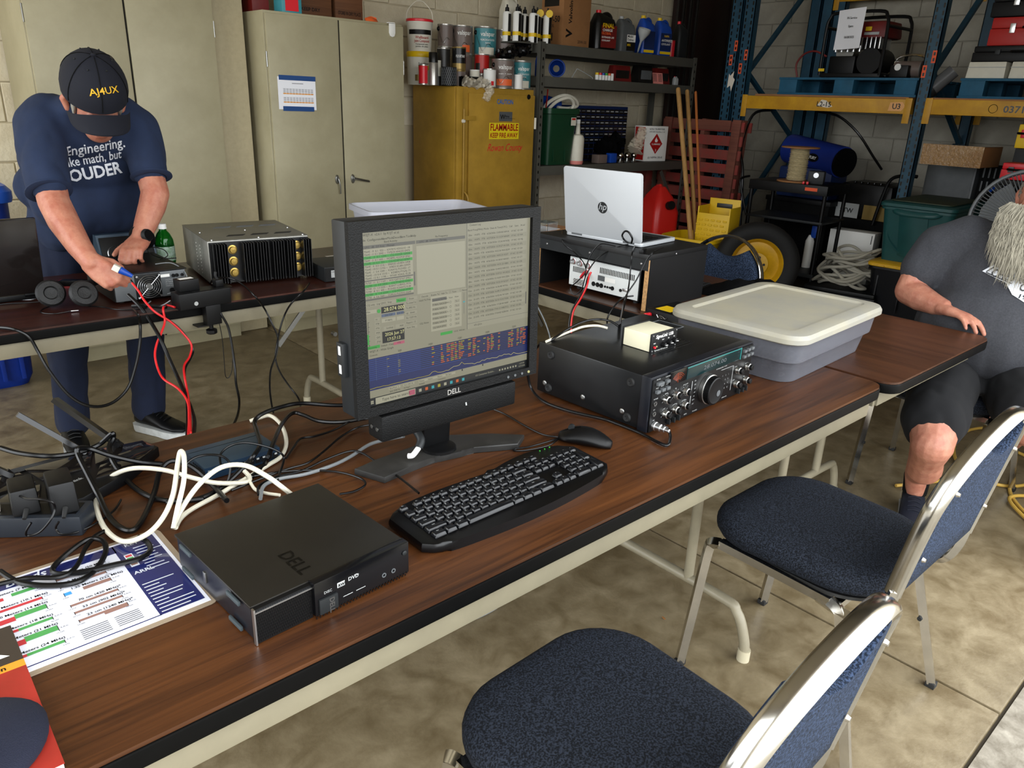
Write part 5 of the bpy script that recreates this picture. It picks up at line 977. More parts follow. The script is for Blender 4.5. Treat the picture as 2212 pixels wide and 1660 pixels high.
for s in (-1, 1):
    for q in (-0.1, 0.1): B().cyl((q, s * 0.14, 0), (q, s * 0.14, 0.016), 0.011, n=12).build('foot', 'rubber', r7)
tag(B().tube([(2.158, 1.950, 0.822), (2.13, 1.94, 0.818), (2.105, 1.93, 0.808)], 0.0065, 8).build('power_plug', 'bright_red'), 'red power plug in the white rear panel', 'plug')
lt = thing('laptop', 'silver-white laptop with round maker logo on the black riser', 'laptop', (2.183, 1.907, TZ + RHz), 186 - 180)
B().prism(rrect(0.243, 0.352, 0.014, 4), 0.014, T(0.119, 0, 0.002), 0.003).build('base', 'lap_silver', lt)
B().box((0.115, 0, 0.0165), (0.20, 0.33, 0.001)).build('key_deck', 'deck_dark', lt)
for i in range(5):
    for j in range(12): B().box((0.055 + i * 0.022, -0.14 + j * 0.0255, 0.018), (0.018, 0.021, 0.003), 0.001, seg=1).build('key', 'black', lt)
LM = T(-0.002, 0, 0.012, 0, 0, -8.2)
b = B(); b.m = LM @ frame((0.006, 0.0, 0.128), (0, -1, 0), (0, 0, 1)); b.prism(rrect(0.352, 0.252, 0.012, 4), 0.007, None, 0.002); b.build('lid', 'lap_silver', lt)
b = B(); b.m = LM @ frame((0.0065, 0.0, 0.128), (0, -1, 0), (0, 0, 1)); b.rect(-0.165, -0.11, 0.165, 0.115, Mx.Translation((0, 0, -0.0012))); b.build('screen', 'black_gloss', lt, smooth=0)
lgm = LM @ frame((-0.0016, -0.004, 0.116), (0, -1, 0), (0, 0, 1))
b = B().lathe([(0.0001, 0), (0.0215, 0)], 32, lgm, caps=False); lg = b.build('logo_disc', 'dark_grey', lt, smooth=0)
b = B().text('hp', 0.036, lgm @ Mx.Translation((0.0005, -0.008, 0.0004)), 'C', 0.0, 0.3); b.build('logo_letters', 'lap_silver', lg, smooth=0)
for y in (-0.12, 0.12): B().cyl((0.003, y - 0.025, 0.012), (0.003, y + 0.025, 0.012), 0.007, n=10).build('hinge', 'mid_grey', lt)
us = thing('usb_hub', 'black plug lying behind the laptop on the riser', 'plug', (2.125, 1.665, TZ + RHz + 0.008), 25)
B().box((0, 0, 0), (0.045, 0.016, 0.014), 0.003).build('plug_body', 'black', us); B().cyl((0.02, 0, 0), (0.045, 0, 0), 0.006, 0.004).build('strain_relief', 'rubber', us)
su = thing('power_supply', 'black power supply with red terminal and fan beside the lid bin', 'power supply', (2.052, 1.405, TZ), 0)
B().box((0, 0, 0.032), (0.165, 0.20, 0.060), 0.002).build('case', 'black', su)
b = B().box((-0.03, 0.05, 0.0624), (0.06, 0.06, 0.0006)); b.build('warning_label', 'yellow', su)
PF = lambda y, z: frame((-0.0828, y, z), (0, -1, 0), (0, 0, 1))
B().lathe([(0.007, 0), (0.007, 0.008), (0.0055, 0.009), (0.0055, 0.012), (0.0075, 0.013), (0.0075, 0.026), (0.004, 0.027)], 16, PF(0.083, 0.045)).build('terminal_post', 'bright_red', su)
B().lathe([(0.007, 0), (0.007, 0.008), (0.0055, 0.009), (0.0055, 0.012), (0.0075, 0.013), (0.0075, 0.026), (0.004, 0.027)], 16, PF(0.083, 0.020)).build('terminal_post', 'black', su)
b = B()
for r in (0.008, 0.014, 0.020): b.tube([PF(0.035, 0.030) @ V((r * math.cos(a), r * math.sin(a), 0.004)) for a in [2 * math.pi * i / 20 for i in range(20)]], 0.001, 5, raw=True, closed=True)
for a in (40, 130, 220, 310): b.tube([PF(0.035, 0.030) @ V((r * math.cos(R(a)), r * math.sin(R(a)), 0.005)) for r in (0.006, 0.028)], 0.0014, 5, raw=True)
b.build('fan_guard', 'silver', su)
for sx in (-1, 1):
    for sy in (-1, 1): B().cyl((sx * 0.07, sy * 0.08, 0), (sx * 0.07, sy * 0.08, 0.003), 0.007, n=10).build('foot', 'rubber', su)
cb = thing('cardboard_box', 'low brown cardboard box holding papers on the side table end', 'box', (2.60, 2.80, TZ), 4)
B().box((0, 0, 0.05), (0.40, 0.32, 0.10), 0.002).build('carton', 'brown_card', cb); B().box((0, 0, 0.1008), (0.40, 0.05, 0.001)).build('tape', 'off_white', cb)
for i, (dx, dy, a, lab) in enumerate(((0.0, -0.02, 5, 'white printed sheet lying lowest on the cardboard box'), (-0.04, 0.03, 18, 'white sheet lying askew on top of the cardboard box'))):
    q = tag(B().box((0, 0, 0.0005), (0.28, 0.216, 0.001)).build('paper_sheet', 'white_paper'), lab, 'paper'); q.location = (2.56 + dx, 2.76 + dy, TZ + 0.1018 + 0.001 * i); q.rotation_euler = (0, 0, R(a))
ac = thing('acrylic_stand', 'small clear acrylic stand beside the white laptop', 'stand', (2.545, 2.575, TZ), 5)
for y in (-0.035, 0.035): B().box((0, y, 0.08), (0.07, 0.003, 0.16)).build('side_plate', 'clear_plastic', ac)
B().box((0, 0, 0.158), (0.07, 0.073, 0.003)).build('top_plate', 'clear_plastic', ac); B().box((0, 0, 0.06), (0.05, 0.05, 0.03), 0.003).build('key_base', 'dark_grey', ac); B().cyl((0, -0.02, 0.09), (0, 0.02, 0.09), 0.006).build('paddle', 'silver', ac)
pb = thing('pill_bottle', 'small green bottle with white cap behind the papers', 'bottle', (2.63, 2.90, TZ + 0.1025), 0)
B().lathe([(0.0001, 0), (0.016, 0), (0.016, 0.035), (0.011, 0.042)], 16).build('body', 'green', pb); B().lathe([(0.012, 0.040), (0.012, 0.055), (0.0001, 0.056)], 16).build('cap', 'white', pb)
# ---- cables
cable('mains_cable', 'black cord sagging deeply below the dark table front', [(0.326, 2.599, 0.747), (0.354, 2.560, 0.746), (0.385, 2.545, 0.722), (0.397, 2.520, 0.680), (0.412, 2.500, 0.624), (0.450, 2.480, 0.540), (0.499, 2.470, 0.496), (0.560, 2.480, 0.487), (0.616, 2.490, 0.521), (0.653, 2.500, 0.589), (0.678, 2.510, 0.660), (0.692, 2.530, 0.714), (0.685, 2.514, 0.750), (0.689, 2.570, 0.755)], 0.0048, 'cable_black')
cable('battery_cable', "thick black cable with white label hanging from the man's hand", [(0.692, 2.620, 0.792), (0.710, 2.580, 0.762), (0.726, 2.550, 0.720), (0.737, 2.500, 0.668), (0.745, 2.460, 0.606), (0.750, 2.400, 0.543), (0.740, 2.300, 0.497), (0.716, 2.200, 0.483), (0.676, 2.100, 0.484)], 0.006, 'cable_black')
cable('power_lead', 'red and black power lead dropping from held plug to floor', [(0.712, 2.630, 0.826), (0.721, 2.600, 0.803), (0.726, 2.570, 0.777), (0.745, 2.540, 0.743), (0.785, 2.530, 0.707), (0.817, 2.520, 0.664), (0.833, 2.500, 0.626), (0.817, 2.480, 0.594), (0.786, 2.450, 0.576), (0.767, 2.400, 0.555), (0.754, 2.350, 0.517), (0.722, 2.250, 0.495), (0.669, 2.100, 0.493)], 0.0036, 'cable_red')
cable('power_lead', 'red lead bowing out below the clamped power strip', [(0.808, 2.540, 0.750), (0.792, 2.571, 0.752), (0.770, 2.538, 0.750), (0.768, 2.530, 0.710), (0.746, 2.510, 0.679), (0.724, 2.500, 0.646), (0.709, 2.480, 0.615), (0.705, 2.450, 0.577), (0.704, 2.400, 0.560), (0.727, 2.350, 0.539), (0.728, 2.280, 0.518), (0.701, 2.200, 0.494), (0.662, 2.100, 0.488)], 0.0036, 'cable_red')
cable('power_lead', 'black twin lead twisted beside the red lead', [(0.712, 2.640, 0.834), (0.724, 2.600, 0.794), (0.732, 2.560, 0.763), (0.767, 2.540, 0.725), (0.806, 2.530, 0.686), (0.830, 2.510, 0.640), (0.837, 2.500, 0.606), (0.819, 2.480, 0.586), (0.787, 2.450, 0.560), (0.760, 2.380, 0.515), (0.712, 2.250, 0.482), (0.656, 2.100, 0.486)], 0.0032, 'cable_black')
cable('mains_cable', 'flat black cord hanging from the clamped power strip to floor', [(0.944, 2.530, 0.742), (0.949, 2.515, 0.709), (0.965, 2.510, 0.666), (0.968, 2.500, 0.610), (0.964, 2.480, 0.531), (0.951, 2.450, 0.475), (0.937, 2.400, 0.434), (0.889, 2.300, 0.428), (0.830, 2.200, 0.434)], 0.0042, 'cable_black')
cable('mains_cable', 'black cord hanging from the heat-sinked amplifier, outer strand', [(0.956, 2.602, 0.800), (0.958, 2.573, 0.820), (1.018, 2.612, 0.810), (1.056, 2.589, 0.790), (1.066, 2.501, 0.760), (1.111, 2.530, 0.700), (1.125, 2.510, 0.648), (1.138, 2.500, 0.596), (1.119, 2.480, 0.544), (1.080, 2.450, 0.499), (1.049, 2.400, 0.451), (1.008, 2.300, 0.423), (0.971, 2.200, 0.425)], 0.0032, 'cable_black')
cable('mains_cable', 'black cord dropping from beside the amplifier, inner strand', [(1.332, 2.614, 0.750), (1.252, 2.508, 0.750), (1.217, 2.535, 0.706), (1.178, 2.515, 0.673), (1.154, 2.510, 0.626), (1.128, 2.490, 0.575), (1.114, 2.480, 0.527), (1.114, 2.450, 0.483), (1.122, 2.400, 0.443), (1.130, 2.350, 0.409), (1.063, 2.200, 0.426)], 0.0032, 'cable_black')
cable('thin_wire', 'thin loop of wire dangling under dark table edge', [(0.944, 2.530, 0.681), (0.949, 2.530, 0.622), (0.948, 2.530, 0.538), (0.947, 2.530, 0.483), (0.958, 2.530, 0.473), (0.972, 2.530, 0.498), (0.980, 2.530, 0.549)], 0.0014, 'cable_black')
cable('floor_cable', 'grey cable curving over the concrete under the near table', [(0.951, 1.466, 0.004), (1.002, 1.450, 0.004), (1.082, 1.426, 0.004), (1.172, 1.411, 0.004), (1.259, 1.409, 0.004), (1.332, 1.429, 0.004), (1.385, 1.460, 0.004), (1.402, 1.474, 0.030), (1.374, 1.444, 0.100)], 0.0035, 'cable_grey')
cable('signal_cable', 'thin black cable drooping over the white rear panel', [(2.225, 2.159, 0.945), (2.074, 2.007, 0.930), (2.090, 1.961, 0.901), (2.080, 1.897, 0.869), (2.070, 1.880, 0.839), (2.060, 1.911, 0.799), (2.060, 1.940, 0.772), (2.060, 1.919, 0.749), (2.070, 1.892, 0.775), (2.080, 1.879, 0.837), (2.090, 1.833, 0.905), (2.150, 1.790, 0.945), (2.235, 1.794, 0.945)], 0.0022, 'cable_black')
cable('signal_cable', 'black cable hanging from laptop to the interface box', [(2.215, 1.773, 0.945), (2.085, 1.679, 0.948), (2.070, 1.668, 0.894), (2.050, 1.653, 0.834), (2.000, 1.622, 0.790), (1.900, 1.552, 0.772), (1.487, 1.221, 0.895)], 0.0028, 'cable_black')
cable('signal_cable', 'second black cable hanging from laptop beside the first', [(2.245, 1.670, 0.950), (2.085, 1.587, 0.963), (2.060, 1.597, 0.932), (2.030, 1.606, 0.870), (1.980, 1.605, 0.821), (1.900, 1.549, 0.804), (1.492, 1.220, 0.897)], 0.0025, 'cable_black')
cable('signal_cable', 'thin black cable looping between laptop and rear panel sockets', [(2.135, 1.799, 0.945), (2.104, 1.839, 0.950), (2.090, 1.862, 0.926), (2.080, 1.875, 0.890), (2.080, 1.886, 0.854), (2.090, 1.896, 0.816)], 0.0022, 'cable_black')
cable('power_lead', 'red and black power lead dropping from rear panel to floor', [(2.070, 1.850, 0.848), (2.060, 1.851, 0.828), (2.040, 1.839, 0.802), (2.030, 1.855, 0.753), (2.020, 1.877, 0.705), (2.010, 1.877, 0.653), (2.000, 1.864, 0.622)], 0.0034, 'cable_red')
cable('power_lead', 'black lead twinned with the red one below rear panel', [(2.075, 1.859, 0.842), (2.065, 1.862, 0.822), (2.045, 1.852, 0.795), (2.035, 1.871, 0.748), (2.025, 1.893, 0.697), (2.015, 1.893, 0.645), (2.000, 1.873, 0.611)], 0.003, 'cable_black')
cable('signal_cable', 'black plug and lead drooping from rear panel to box', [(2.090, 1.661, 0.794), (2.060, 1.669, 0.793), (2.040, 1.677, 0.784), (2.020, 1.694, 0.749), (2.000, 1.695, 0.718), (1.980, 1.676, 0.701)], 0.003, 'cable_black')
cable('loose_cable', 'white cord dangling beside the dark table leg', [(2.055, 2.171, 0.745), (2.060, 2.158, 0.717), (2.050, 2.106, 0.668), (2.040, 2.053, 0.625), (2.030, 2.011, 0.580), (2.020, 1.981, 0.533), (2.020, 1.850, 0.200), (2.000, 1.800, 0.004), (1.900, 1.700, 0.004)], 0.0028, 'cable_grey')
cable('usb_lead', 'short black loop of lead standing on laptop lid edge', [(2.283, 1.851, 0.930), (2.100, 1.733, 0.982), (2.090, 1.735, 0.998), (2.090, 1.724, 1.013), (2.090, 1.707, 1.012), (2.100, 1.697, 0.992), (2.110, 1.707, 0.973)], 0.0034, 'cable_black')
# ================================================================ chairs
weave('fabric_seat', '#0b0d12', '#252a34', 300); weave('fabric_back', '#0f1723', '#35425a', 300)
mat('chair_chrome', '#c9c6bf', 0.16, 1.0, var=(16, 0.15)); mat('chair_black', '#0a0a0a', 0.5)
def make_chair(label, loc, rz):
    t = thing('stacking_chair', label, 'chair', loc, rz, 'blue fabric stacking chairs')
    sq = dict(n=4, raw=False, k=4)
    for s in (-1, 1):
        fr_ = B().tube([(s * 0.212, 0.222, 0.012), (s * 0.209, 0.205, 0.20), (s * 0.206, 0.190, 0.375), (s * 0.206, 0.180, 0.402), (s * 0.206, 0.155, 0.412)], (0.0105, 0.0105), 4, 4, flat=V((1, 1, 0))).build('front_leg', 'chair_chrome', t)
        B().box((s * 0.212, 0.2225, 0.008), (0.024, 0.024, 0.016), 0.002).build('foot_cap', 'rubber', fr_)
        B().cyl((s * 0.200, 0.209, 0.19), (s * 0.190, 0.209, 0.19), 0.006, n=10).build('stack_bumper', 'rubber', fr_)
        B().tube([(s * 0.206, 0.158, 0.412), (s * 0.204, 0.0, 0.408), (s * 0.203, -0.13, 0.404)], (0.0105, 0.0105), 4, 3, flat=V((1, 1, 0)).cross(V((0, 1, 0)))).build('seat_rail', 'chair_chrome', t)
        r_ = B().tube([(s * 0.203, -0.128, 0.404), (s * 0.205, -0.150, 0.394), (s * 0.208, -0.163, 0.365), (s * 0.226, -0.215, 0.18), (s * 0.243, -0.262, 0.012)], (0.0105, 0.0105), 4, 4, flat=V((1, 1, 0))).build('rear_leg', 'chair_chrome', t)
        B().box((s * 0.243, -0.2625, 0.008), (0.024, 0.024, 0.016), 0.002).build('foot_cap', 'rubber', r_)
        B().cyl((s * 0.216, -0.205, 0.20), (s * 0.206, -0.205, 0.20), 0.006, n=10).build('stack_bumper', 'rubber', r_)
        B().tube([(s * 0.203, -0.10, 0.398), (s * 0.203, -0.165, 0.388), (s * 0.203, -0.215, 0.395), (s * 0.203, -0.240, 0.440), (s * 0.203, -0.250, 0.50)], (0.0105, 0.0105), 4, 4, flat=V((1, 0, 1))).build('back_post', 'chair_chrome', t)
    B().box((0, 0.15, 0.404), (0.41, 0.022, 0.018)).build('cross_bar', 'chair_chrome', t); B().box((0, -0.14, 0.398), (0.40, 0.022, 0.018)).build('cross_bar', 'chair_chrome', t)
    # seat pad
    rings = []
    def so(sx, sy, z, cr):
        return [(x * sx, y * sy, z + cr * (1 - (x / 0.215) ** 2) * (1 - (y / 0.225) ** 2)) for x, y in [(q[0] * (1.0 - 0.10 * max(0, -q[1] / 0.225)), q[1]) for q in rrect(0.43, 0.455, 0.13, 8)]]
    for sc_, z, cr in ((0.90, 0.420, 0), (0.97, 0.424, 0), (1.0, 0.436, 0), (1.005, 0.450, 0), (0.985, 0.465, 0.0), (0.93, 0.474, 0.0), (0.80, 0.479, 0.0), (0.5, 0.482, 0), (0.15, 0.483, 0)): rings.append(so(sc_, sc_, z, 0))
    B().loft(rings).build('seat_pad', 'fabric_seat', t, smooth=70)
    B().prism([(x * 0.93, y * 0.93) for x, y in rrect(0.43, 0.455, 0.13, 8)], 0.008, T(0, 0, 0.412)).build('seat_pan', 'chair_black', t)
    # back: arched flat chrome frame with the pad inside
    def bp(x, z, off=0.0):     # point on the reclined back plane; z measured from the floor
        y = -0.248 - 0.060 * ((z - 0.50) / 0.38) - 0.020 * (1 - (x / 0.21) ** 2)
        return V((x, y + off, z))
    arch = [(-0.203, 0.49), (-0.206, 0.56), (-0.207, 0.63)] + [(-0.207 * math.cos(R(a)), 0.66 + 0.215 * math.sin(R(a))) for a in range(8, 173, 8)] + [(0.207, 0.63), (0.206, 0.56), (0.203, 0.49)]
    B().tube([bp(x, z) for x, z in arch], (0.018, 0.007), 8, 2, flat=V((0, 1, 0))).build('back_frame', 'chair_chrome', t)
    inner = [(-0.190, 0.50), (-0.193, 0.56), (-0.194, 0.63)] + [(-0.195 * math.cos(R(a)), 0.655 + 0.203 * math.sin(R(a))) for a in range(8, 58, 8)]
    top = [(-0.105 + 0.21 * i / 8.0, 0.828 - 0.042 * math.sin(math.pi * i / 8.0)) for i in range(9)]
    outl = inner + top + [(-x, z) for x, z in reversed(inner)]
    cx0, cz0 = 0.0, 0.66
    rr_ = []
    for sc_, off in ((0.98, -0.012), (1.0, -0.004), (1.0, 0.012), (0.97, 0.024), (0.88, 0.032), (0.6, 0.038), (0.2, 0.040)):
        rr_.append([bp(cx0 + (x - cx0) * sc_, cz0 + (z - cz0) * sc_, off) for x, z in outl])
    B().loft(rr_).build('back_pad', 'fabric_back', t, smooth=60)
    for x, z in ((-0.17, 0.74), (0.17, 0.74), (-0.178, 0.58), (0.178, 0.58)):
        c = bp(x, z, -0.014); B().cyl(c, c + V((0, -0.006, 0)), 0.006, 0.004, n=10).build('rivet', 'chair_chrome', t)
    return t
ch0 = make_chair('blue fabric stacking chair drawn up in front of the big transceiver', (1.71, 0.69, 0), 0)
dup(ch0, (0.805, 0.585, 0), 1.5, 'blue fabric stacking chair drawn up in front of the keyboard')
dup(ch0, (3.15, 0.905, 0), 90, 'blue fabric stacking chair with the bearded man sitting on it')
dup(ch0, (2.80, 1.93, 0), 92, 'blue fabric stacking chair tucked under the side table by the riser')
# black jacket and a small flat keypad on the side table
b = B(); NX, NY = 26, 20; vs = []
from mathutils import noise as nz_
for j in range(NY + 1):
    for i in range(NX + 1):
        u, v = i / NX, j / NY; e = (math.sin(math.pi * u) * math.sin(math.pi * v)) ** 0.35
        h = e * (0.045 + 0.05 * nz_.noise(V((u * 3.1, v * 2.7, 1.3))) + 0.02 * nz_.noise(V((u * 9, v * 8, 4))))
        vs.append((2.50 + 0.36 * u + 0.02 * math.sin(9 * v), 1.36 + 0.33 * v + 0.02 * math.sin(7 * u), TZ + 0.001 + max(0, h)))
b._faces(vs, [(j * (NX + 1) + i, j * (NX + 1) + i + 1, (j + 1) * (NX + 1) + i + 1, (j + 1) * (NX + 1) + i) for j in range(NY) for i in range(NX)])
mat('jacket_black', '#050506', 0.9, spec=0.1)
tag(b.build('jacket', 'jacket_black', smooth=60), 'black jacket heaped on the side table behind the lid bin', 'jacket')
kp = thing('keypad', 'flat dark keypad beside the black riser box', 'keypad', (2.58, 1.735, TZ), 12)
B().box((0, 0, 0.007), (0.16, 0.075, 0.014), 0.002).build('case', 'black', kp)
for i in range(8):
    for j in range(3): B().box((-0.067 + i * 0.019, -0.022 + j * 0.022, 0.016), (0.015, 0.017, 0.005), 0.001, seg=1).build('key', 'dark_grey', kp)
# ================================================================ people
from mathutils.bvhtree import BVHTree
def skin_mat(name, c1, c2):
    m = mat(name, c1, 0.5, var=(28, 0.2), col2=c2, bump=(140, 0.12)); nodes_of(m)[2].inputs['Subsurface Weight'].default_value = 0.12; nodes_of(m)[2].inputs['Subsurface Radius'].default_value = (0.01, 0.004, 0.002); return m
skin_mat('skin_a', '#b98068', '#a5634f'); skin_mat('skin_b', '#b07a64', '#99604e')
mat('shirt_navy', '#1a2844', 0.9, var=(9, 0.3), bump=(700, 0.2)); mat('shirt_grey', '#36373c', 0.92, var=(160, 0.35), bump=(700, 0.2)); mat('jeans', '#0c1730', 0.9, var=(20, 0.25), bump=(900, 0.3)); mat('shorts_black', '#08080b', 0.95)
mat('cap_cloth', '#0a0d1a', 0.85, bump=(900, 0.3)); mat('print_white', '#cfd2d8', 0.8); mat('beard', '#a39d8c', 0.8, spec=0.2, var=(40, 0.4)); mat('hair_grey', '#8d887c', 0.7); mat('shoe_navy', '#080d1c', 0.7); mat('shoe_sole', '#c4c6c4', 0.6, var=(40, 0.2))
def limb(b, pts, n=14):
    """overlapping tapered capsules through (point, radius) pairs"""
    for i, (p_, r) in enumerate(pts):
        b.ell(p_, r, n, 9)
        if i: b.cyl(pts[i - 1][0], p_, pts[i - 1][1] if not isinstance(pts[i - 1][1], tuple) else min(pts[i - 1][1]), r if not isinstance(r, tuple) else min(r), n)
def fuse(b, name, mt, parent, voxel, it=6, fac=0.5, wrinkle=0.0, wsc=14.0):
    """melt the collected shapes into one continuous skin"""
    me = bpy.data.meshes.new('fuse'); b.bm.to_mesh(me); b.bm.free()
    sc2 = bpy.data.scenes.new('fuse'); o = bpy.data.objects.new('fuse', me); sc2.collection.objects.link(o)
    r = o.modifiers.new('r', 'REMESH'); r.mode = 'VOXEL'; r.voxel_size = voxel; r.use_smooth_shade = True
    s = o.modifiers.new('s', 'SMOOTH'); s.factor = fac; s.iterations = it
    vl = sc2.view_layers[0]; vl.update(); ev = o.evaluated_get(vl.depsgraph); nm = bpy.data.meshes.new_from_object(ev)
    bpy.data.objects.remove(o); bpy.data.scenes.remove(sc2); nm.name = name; nm.materials.clear(); nm.materials.append(MT[mt])
    if wrinkle:
        for v, nn in zip(nm.vertices, [v.normal.copy() for v in nm.vertices]):
            q = v.co; v.co = q + nn * wrinkle * (abs(nz_.noise(V((q.x * wsc, q.y * wsc, q.z * wsc * 0.45)))) * 2 - 0.5)
    nm.shade_smooth(); q = bpy.data.objects.new(name, nm); COL.objects.link(q); q.parent = parent
    return q
def project(b, obj, d, off):
    """drop every vertex of b along direction d on to obj's surface"""
    me = obj.data; t = BVHTree.FromPolygons([v.co for v in me.vertices], [tuple(p_.vertices) for p_ in me.polygons]); d = V(d).normalized()
    bmesh.ops.triangulate(b.bm, faces=b.bm.faces)
    for _ in range(3):
        es = [e for e in b.bm.edges if e.calc_length() > 0.012]
        if not es: break
        bmesh.ops.subdivide_edges(b.bm, edges=es, cuts=1); bmesh.ops.triangulate(b.bm, faces=b.bm.faces)
    for v in b.bm.verts:
        h = t.ray_cast(v.co - d * 0.5, d)
        if h[0] is not None: v.co = h[0] - d * off
    return b
def hand(b, w_, xd, zd, side, curls, thumb, s=1.0, spread=0.10):
    """palm plus five separate jointed fingers; xd towards the fingers, zd out of the back of the hand, thumb on side*y"""
    x = V(xd).normalized(); z = V(zd); z = (z - x * z.dot(x)).normalized(); y = z.cross(x); w_ = V(w_)
    P_ = lambda a, c, e: w_ + (x * a + y * c + z * e) * s
    ys = [side * q for q in (0.030, 0.010, -0.010, -0.028)]; base = (0.092, 0.096, 0.090, 0.080); ln = (0.074, 0.082, 0.076, 0.060); rr_ = (0.0095, 0.0098, 0.0092, 0.0082)
    for i in range(4):
        limb(b, [(P_(0.0, ys[i] * 0.55, 0), 0.021 * s), (P_(base[i] * 0.5, ys[i] * 0.85, 0.002), 0.017 * s), (P_(base[i], ys[i], 0.001), rr_[i] * 1.22 * s)], 10)
        a, c = 0.0, curls[i]; p_ = V((base[i], ys[i], 0.001)); ch_ = [(P_(*p_), rr_[i] * 1.12 * s)]; yaw = spread * (ys[i] / 0.03)
        for k, f_ in enumerate((0.45, 0.30, 0.25)):
            a += R(c[k]); L_ = ln[i] * f_; p_ = p_ + V((math.cos(a) * L_, L_ * math.sin(yaw) * math.cos(a), -math.sin(a) * L_)); ch_.append((P_(*p_), rr_[i] * (1.0, 0.93, 0.80)[k] * s))
        limb(b, ch_, 10)
    limb(b, [(P_(0.012, side * 0.022, -0.006), 0.017 * s)] + [(P_(*q), r * s) for q, r in zip(thumb, (0.0135, 0.0112, 0.0088))], 10)
# ---------------- standing man bending over the dark table
m1 = thing('person', 'man in navy shirt and cap bending over the dark table', 'person', (0.78, 3.36, 0), 0)
O1 = V((0.78, 3.36, 0)); q_ = lambda x, y, z: V((x, y, z)) - O1
b = B()
CM = Mx.Translation(q_(0.778, 2.985, 1.425)) @ Mx.Rotation(R(-6), 4, 'Z') @ Mx.Rotation(R(36), 4, 'X'); hd = lambda x, y, z: CM @ V((x, y, z)); CR = CM.to_3x3().to_4x4()
limb(b, [(q_(0.775, 3.14, 1.28), 0.075), (hd(0, 0.05, -0.12), 0.060), (hd(0, 0.03, -0.06), 0.062)])
b.ell(hd(0, 0.0, -0.015), (0.080, 0.100, 0.095), 20, 14, CR); b.ell(hd(0, -0.045, -0.085), (0.064, 0.058, 0.078), 18, 12, CR); b.ell(hd(0, -0.055, -0.140), (0.046, 0.044, 0.040), 16, 10, CR)
limb(b, [(hd(0, -0.098, -0.060), 0.011), (hd(0, -0.116, -0.090), 0.015)], 10)                       # nose
for s in (-1, 1): b.ell(hd(s * 0.013, -0.106, -0.094), (0.010, 0.010, 0.008), 8, 6, CR)
b.ell(hd(0, -0.098, -0.122), (0.024, 0.010, 0.006), 12, 6, CR); b.ell(hd(0, -0.095, -0.133), (0.021, 0.010, 0.006), 12, 6, CR)   # lips
for s in (-1, 1):
    b.ell(hd(s * 0.030, -0.090, -0.055), (0.013, 0.010, 0.010), 10, 6, CR)                            # eyes
    limb(b, [(hd(s * 0.080, 0.005, -0.040), 0.011), (hd(s * 0.092, 0.012, -0.062), 0.013), (hd(s * 0.084, -0.005, -0.092), 0.010)], 8)   # ears
b.ell(q_(0.78, 3.28, 1.12), (0.13, 0.07, 0.18), 16, 12, Mx.Rotation(R(25), 4, 'X')); limb(b, [(q_(0.775, 3.16, 1.26), 0.07), (q_(0.78, 3.22, 1.20), 0.09)])
limb(b, [(q_(0.67, 3.15, 1.29), 0.055), (q_(0.635, 3.13, 1.27), 0.052), (q_(0.604, 3.03, 1.16), 0.050), (q_(0.593, 2.955, 1.055), 0.050), (q_(0.598, 2.89, 1.00), 0.049), (q_(0.612, 2.80, 0.93), 0.039), (q_(0.628, 2.742, 0.882), 0.031)])
hand(b, q_(0.628, 2.742, 0.882), (0.055, -0.052, -0.068), (-0.45, -0.75, 0.30), 1, ((48, 55, 30), (55, 60, 35), (60, 60, 35), (62, 60, 35)), ((0.040, 0.042, -0.016), (0.068, 0.046, -0.024), (0.092, 0.036, -0.030)), 1.0, 0.05)
limb(b, [(q_(0.89, 3.15, 1.29), 0.055), (q_(0.925, 3.12, 1.26), 0.050), (q_(0.938, 3.06, 1.16), 0.048), (q_(0.935, 3.00, 1.062), 0.049), (q_(0.915, 2.985, 1.02), 0.047), (q_(0.872, 2.955, 0.955), 0.039), (q_(0.842, 2.930, 0.910), 0.031)])
hand(b, q_(0.842, 2.930, 0.910), (-0.60, -0.76, -0.30), (-0.25, -0.45, 0.86), -1, ((40, 72, 25), (42, 74, 25), (45, 74, 25), (48, 72, 25)), ((0.035, -0.046, -0.014), (0.058, -0.062, -0.022), (0.080, -0.066, -0.026)), 1.0, 0.06)
bd1 = fuse(b, 'body', 'skin_a', m1, 0.0042, 4)
b = B()
b.ell(q_(0.80, 3.44, 0.98), (0.19, 0.135, 0.12), 20, 12); b.ell(q_(0.785, 3.36, 1.06), (0.235, 0.155, 0.14), 22, 14, Mx.Rotation(R(25), 4, 'X')); b.ell(q_(0.78, 3.25, 1.17), (0.225, 0.145, 0.15), 22, 14, Mx.Rotation(R(35), 4, 'X')); b.ell(q_(0.78, 3.15, 1.28), (0.205, 0.115, 0.115), 22, 14, Mx.Rotation(R(40), 4, 'X')); b.ell(q_(0.778, 3.10, 1.345), (0.13, 0.085, 0.06), 18, 10)
limb(b, [(q_(0.67, 3.15, 1.31), 0.090), (q_(0.632, 3.13, 1.29), 0.084), (q_(0.606, 3.06, 1.20), 0.076), (q_(0.594, 2.995, 1.115), 0.070)]); limb(b, [(q_(0.89, 3.15, 1.31), 0.090), (q_(0.930, 3.12, 1.28), 0.080), (q_(0.938, 3.075, 1.20), 0.072), (q_(0.936, 3.04, 1.145), 0.067)])
limb(b, [(q_(0.70, 3.36, 0.93), 0.13), (q_(0.90, 3.36, 0.93), 0.13)]); b.ell(q_(0.785, 3.27, 1.02), (0.215, 0.13, 0.15), 20, 12)
sh1 = fuse(b, 'shirt', 'shirt_navy', m1, 0.009, 8, wrinkle=0.008, wsc=11)
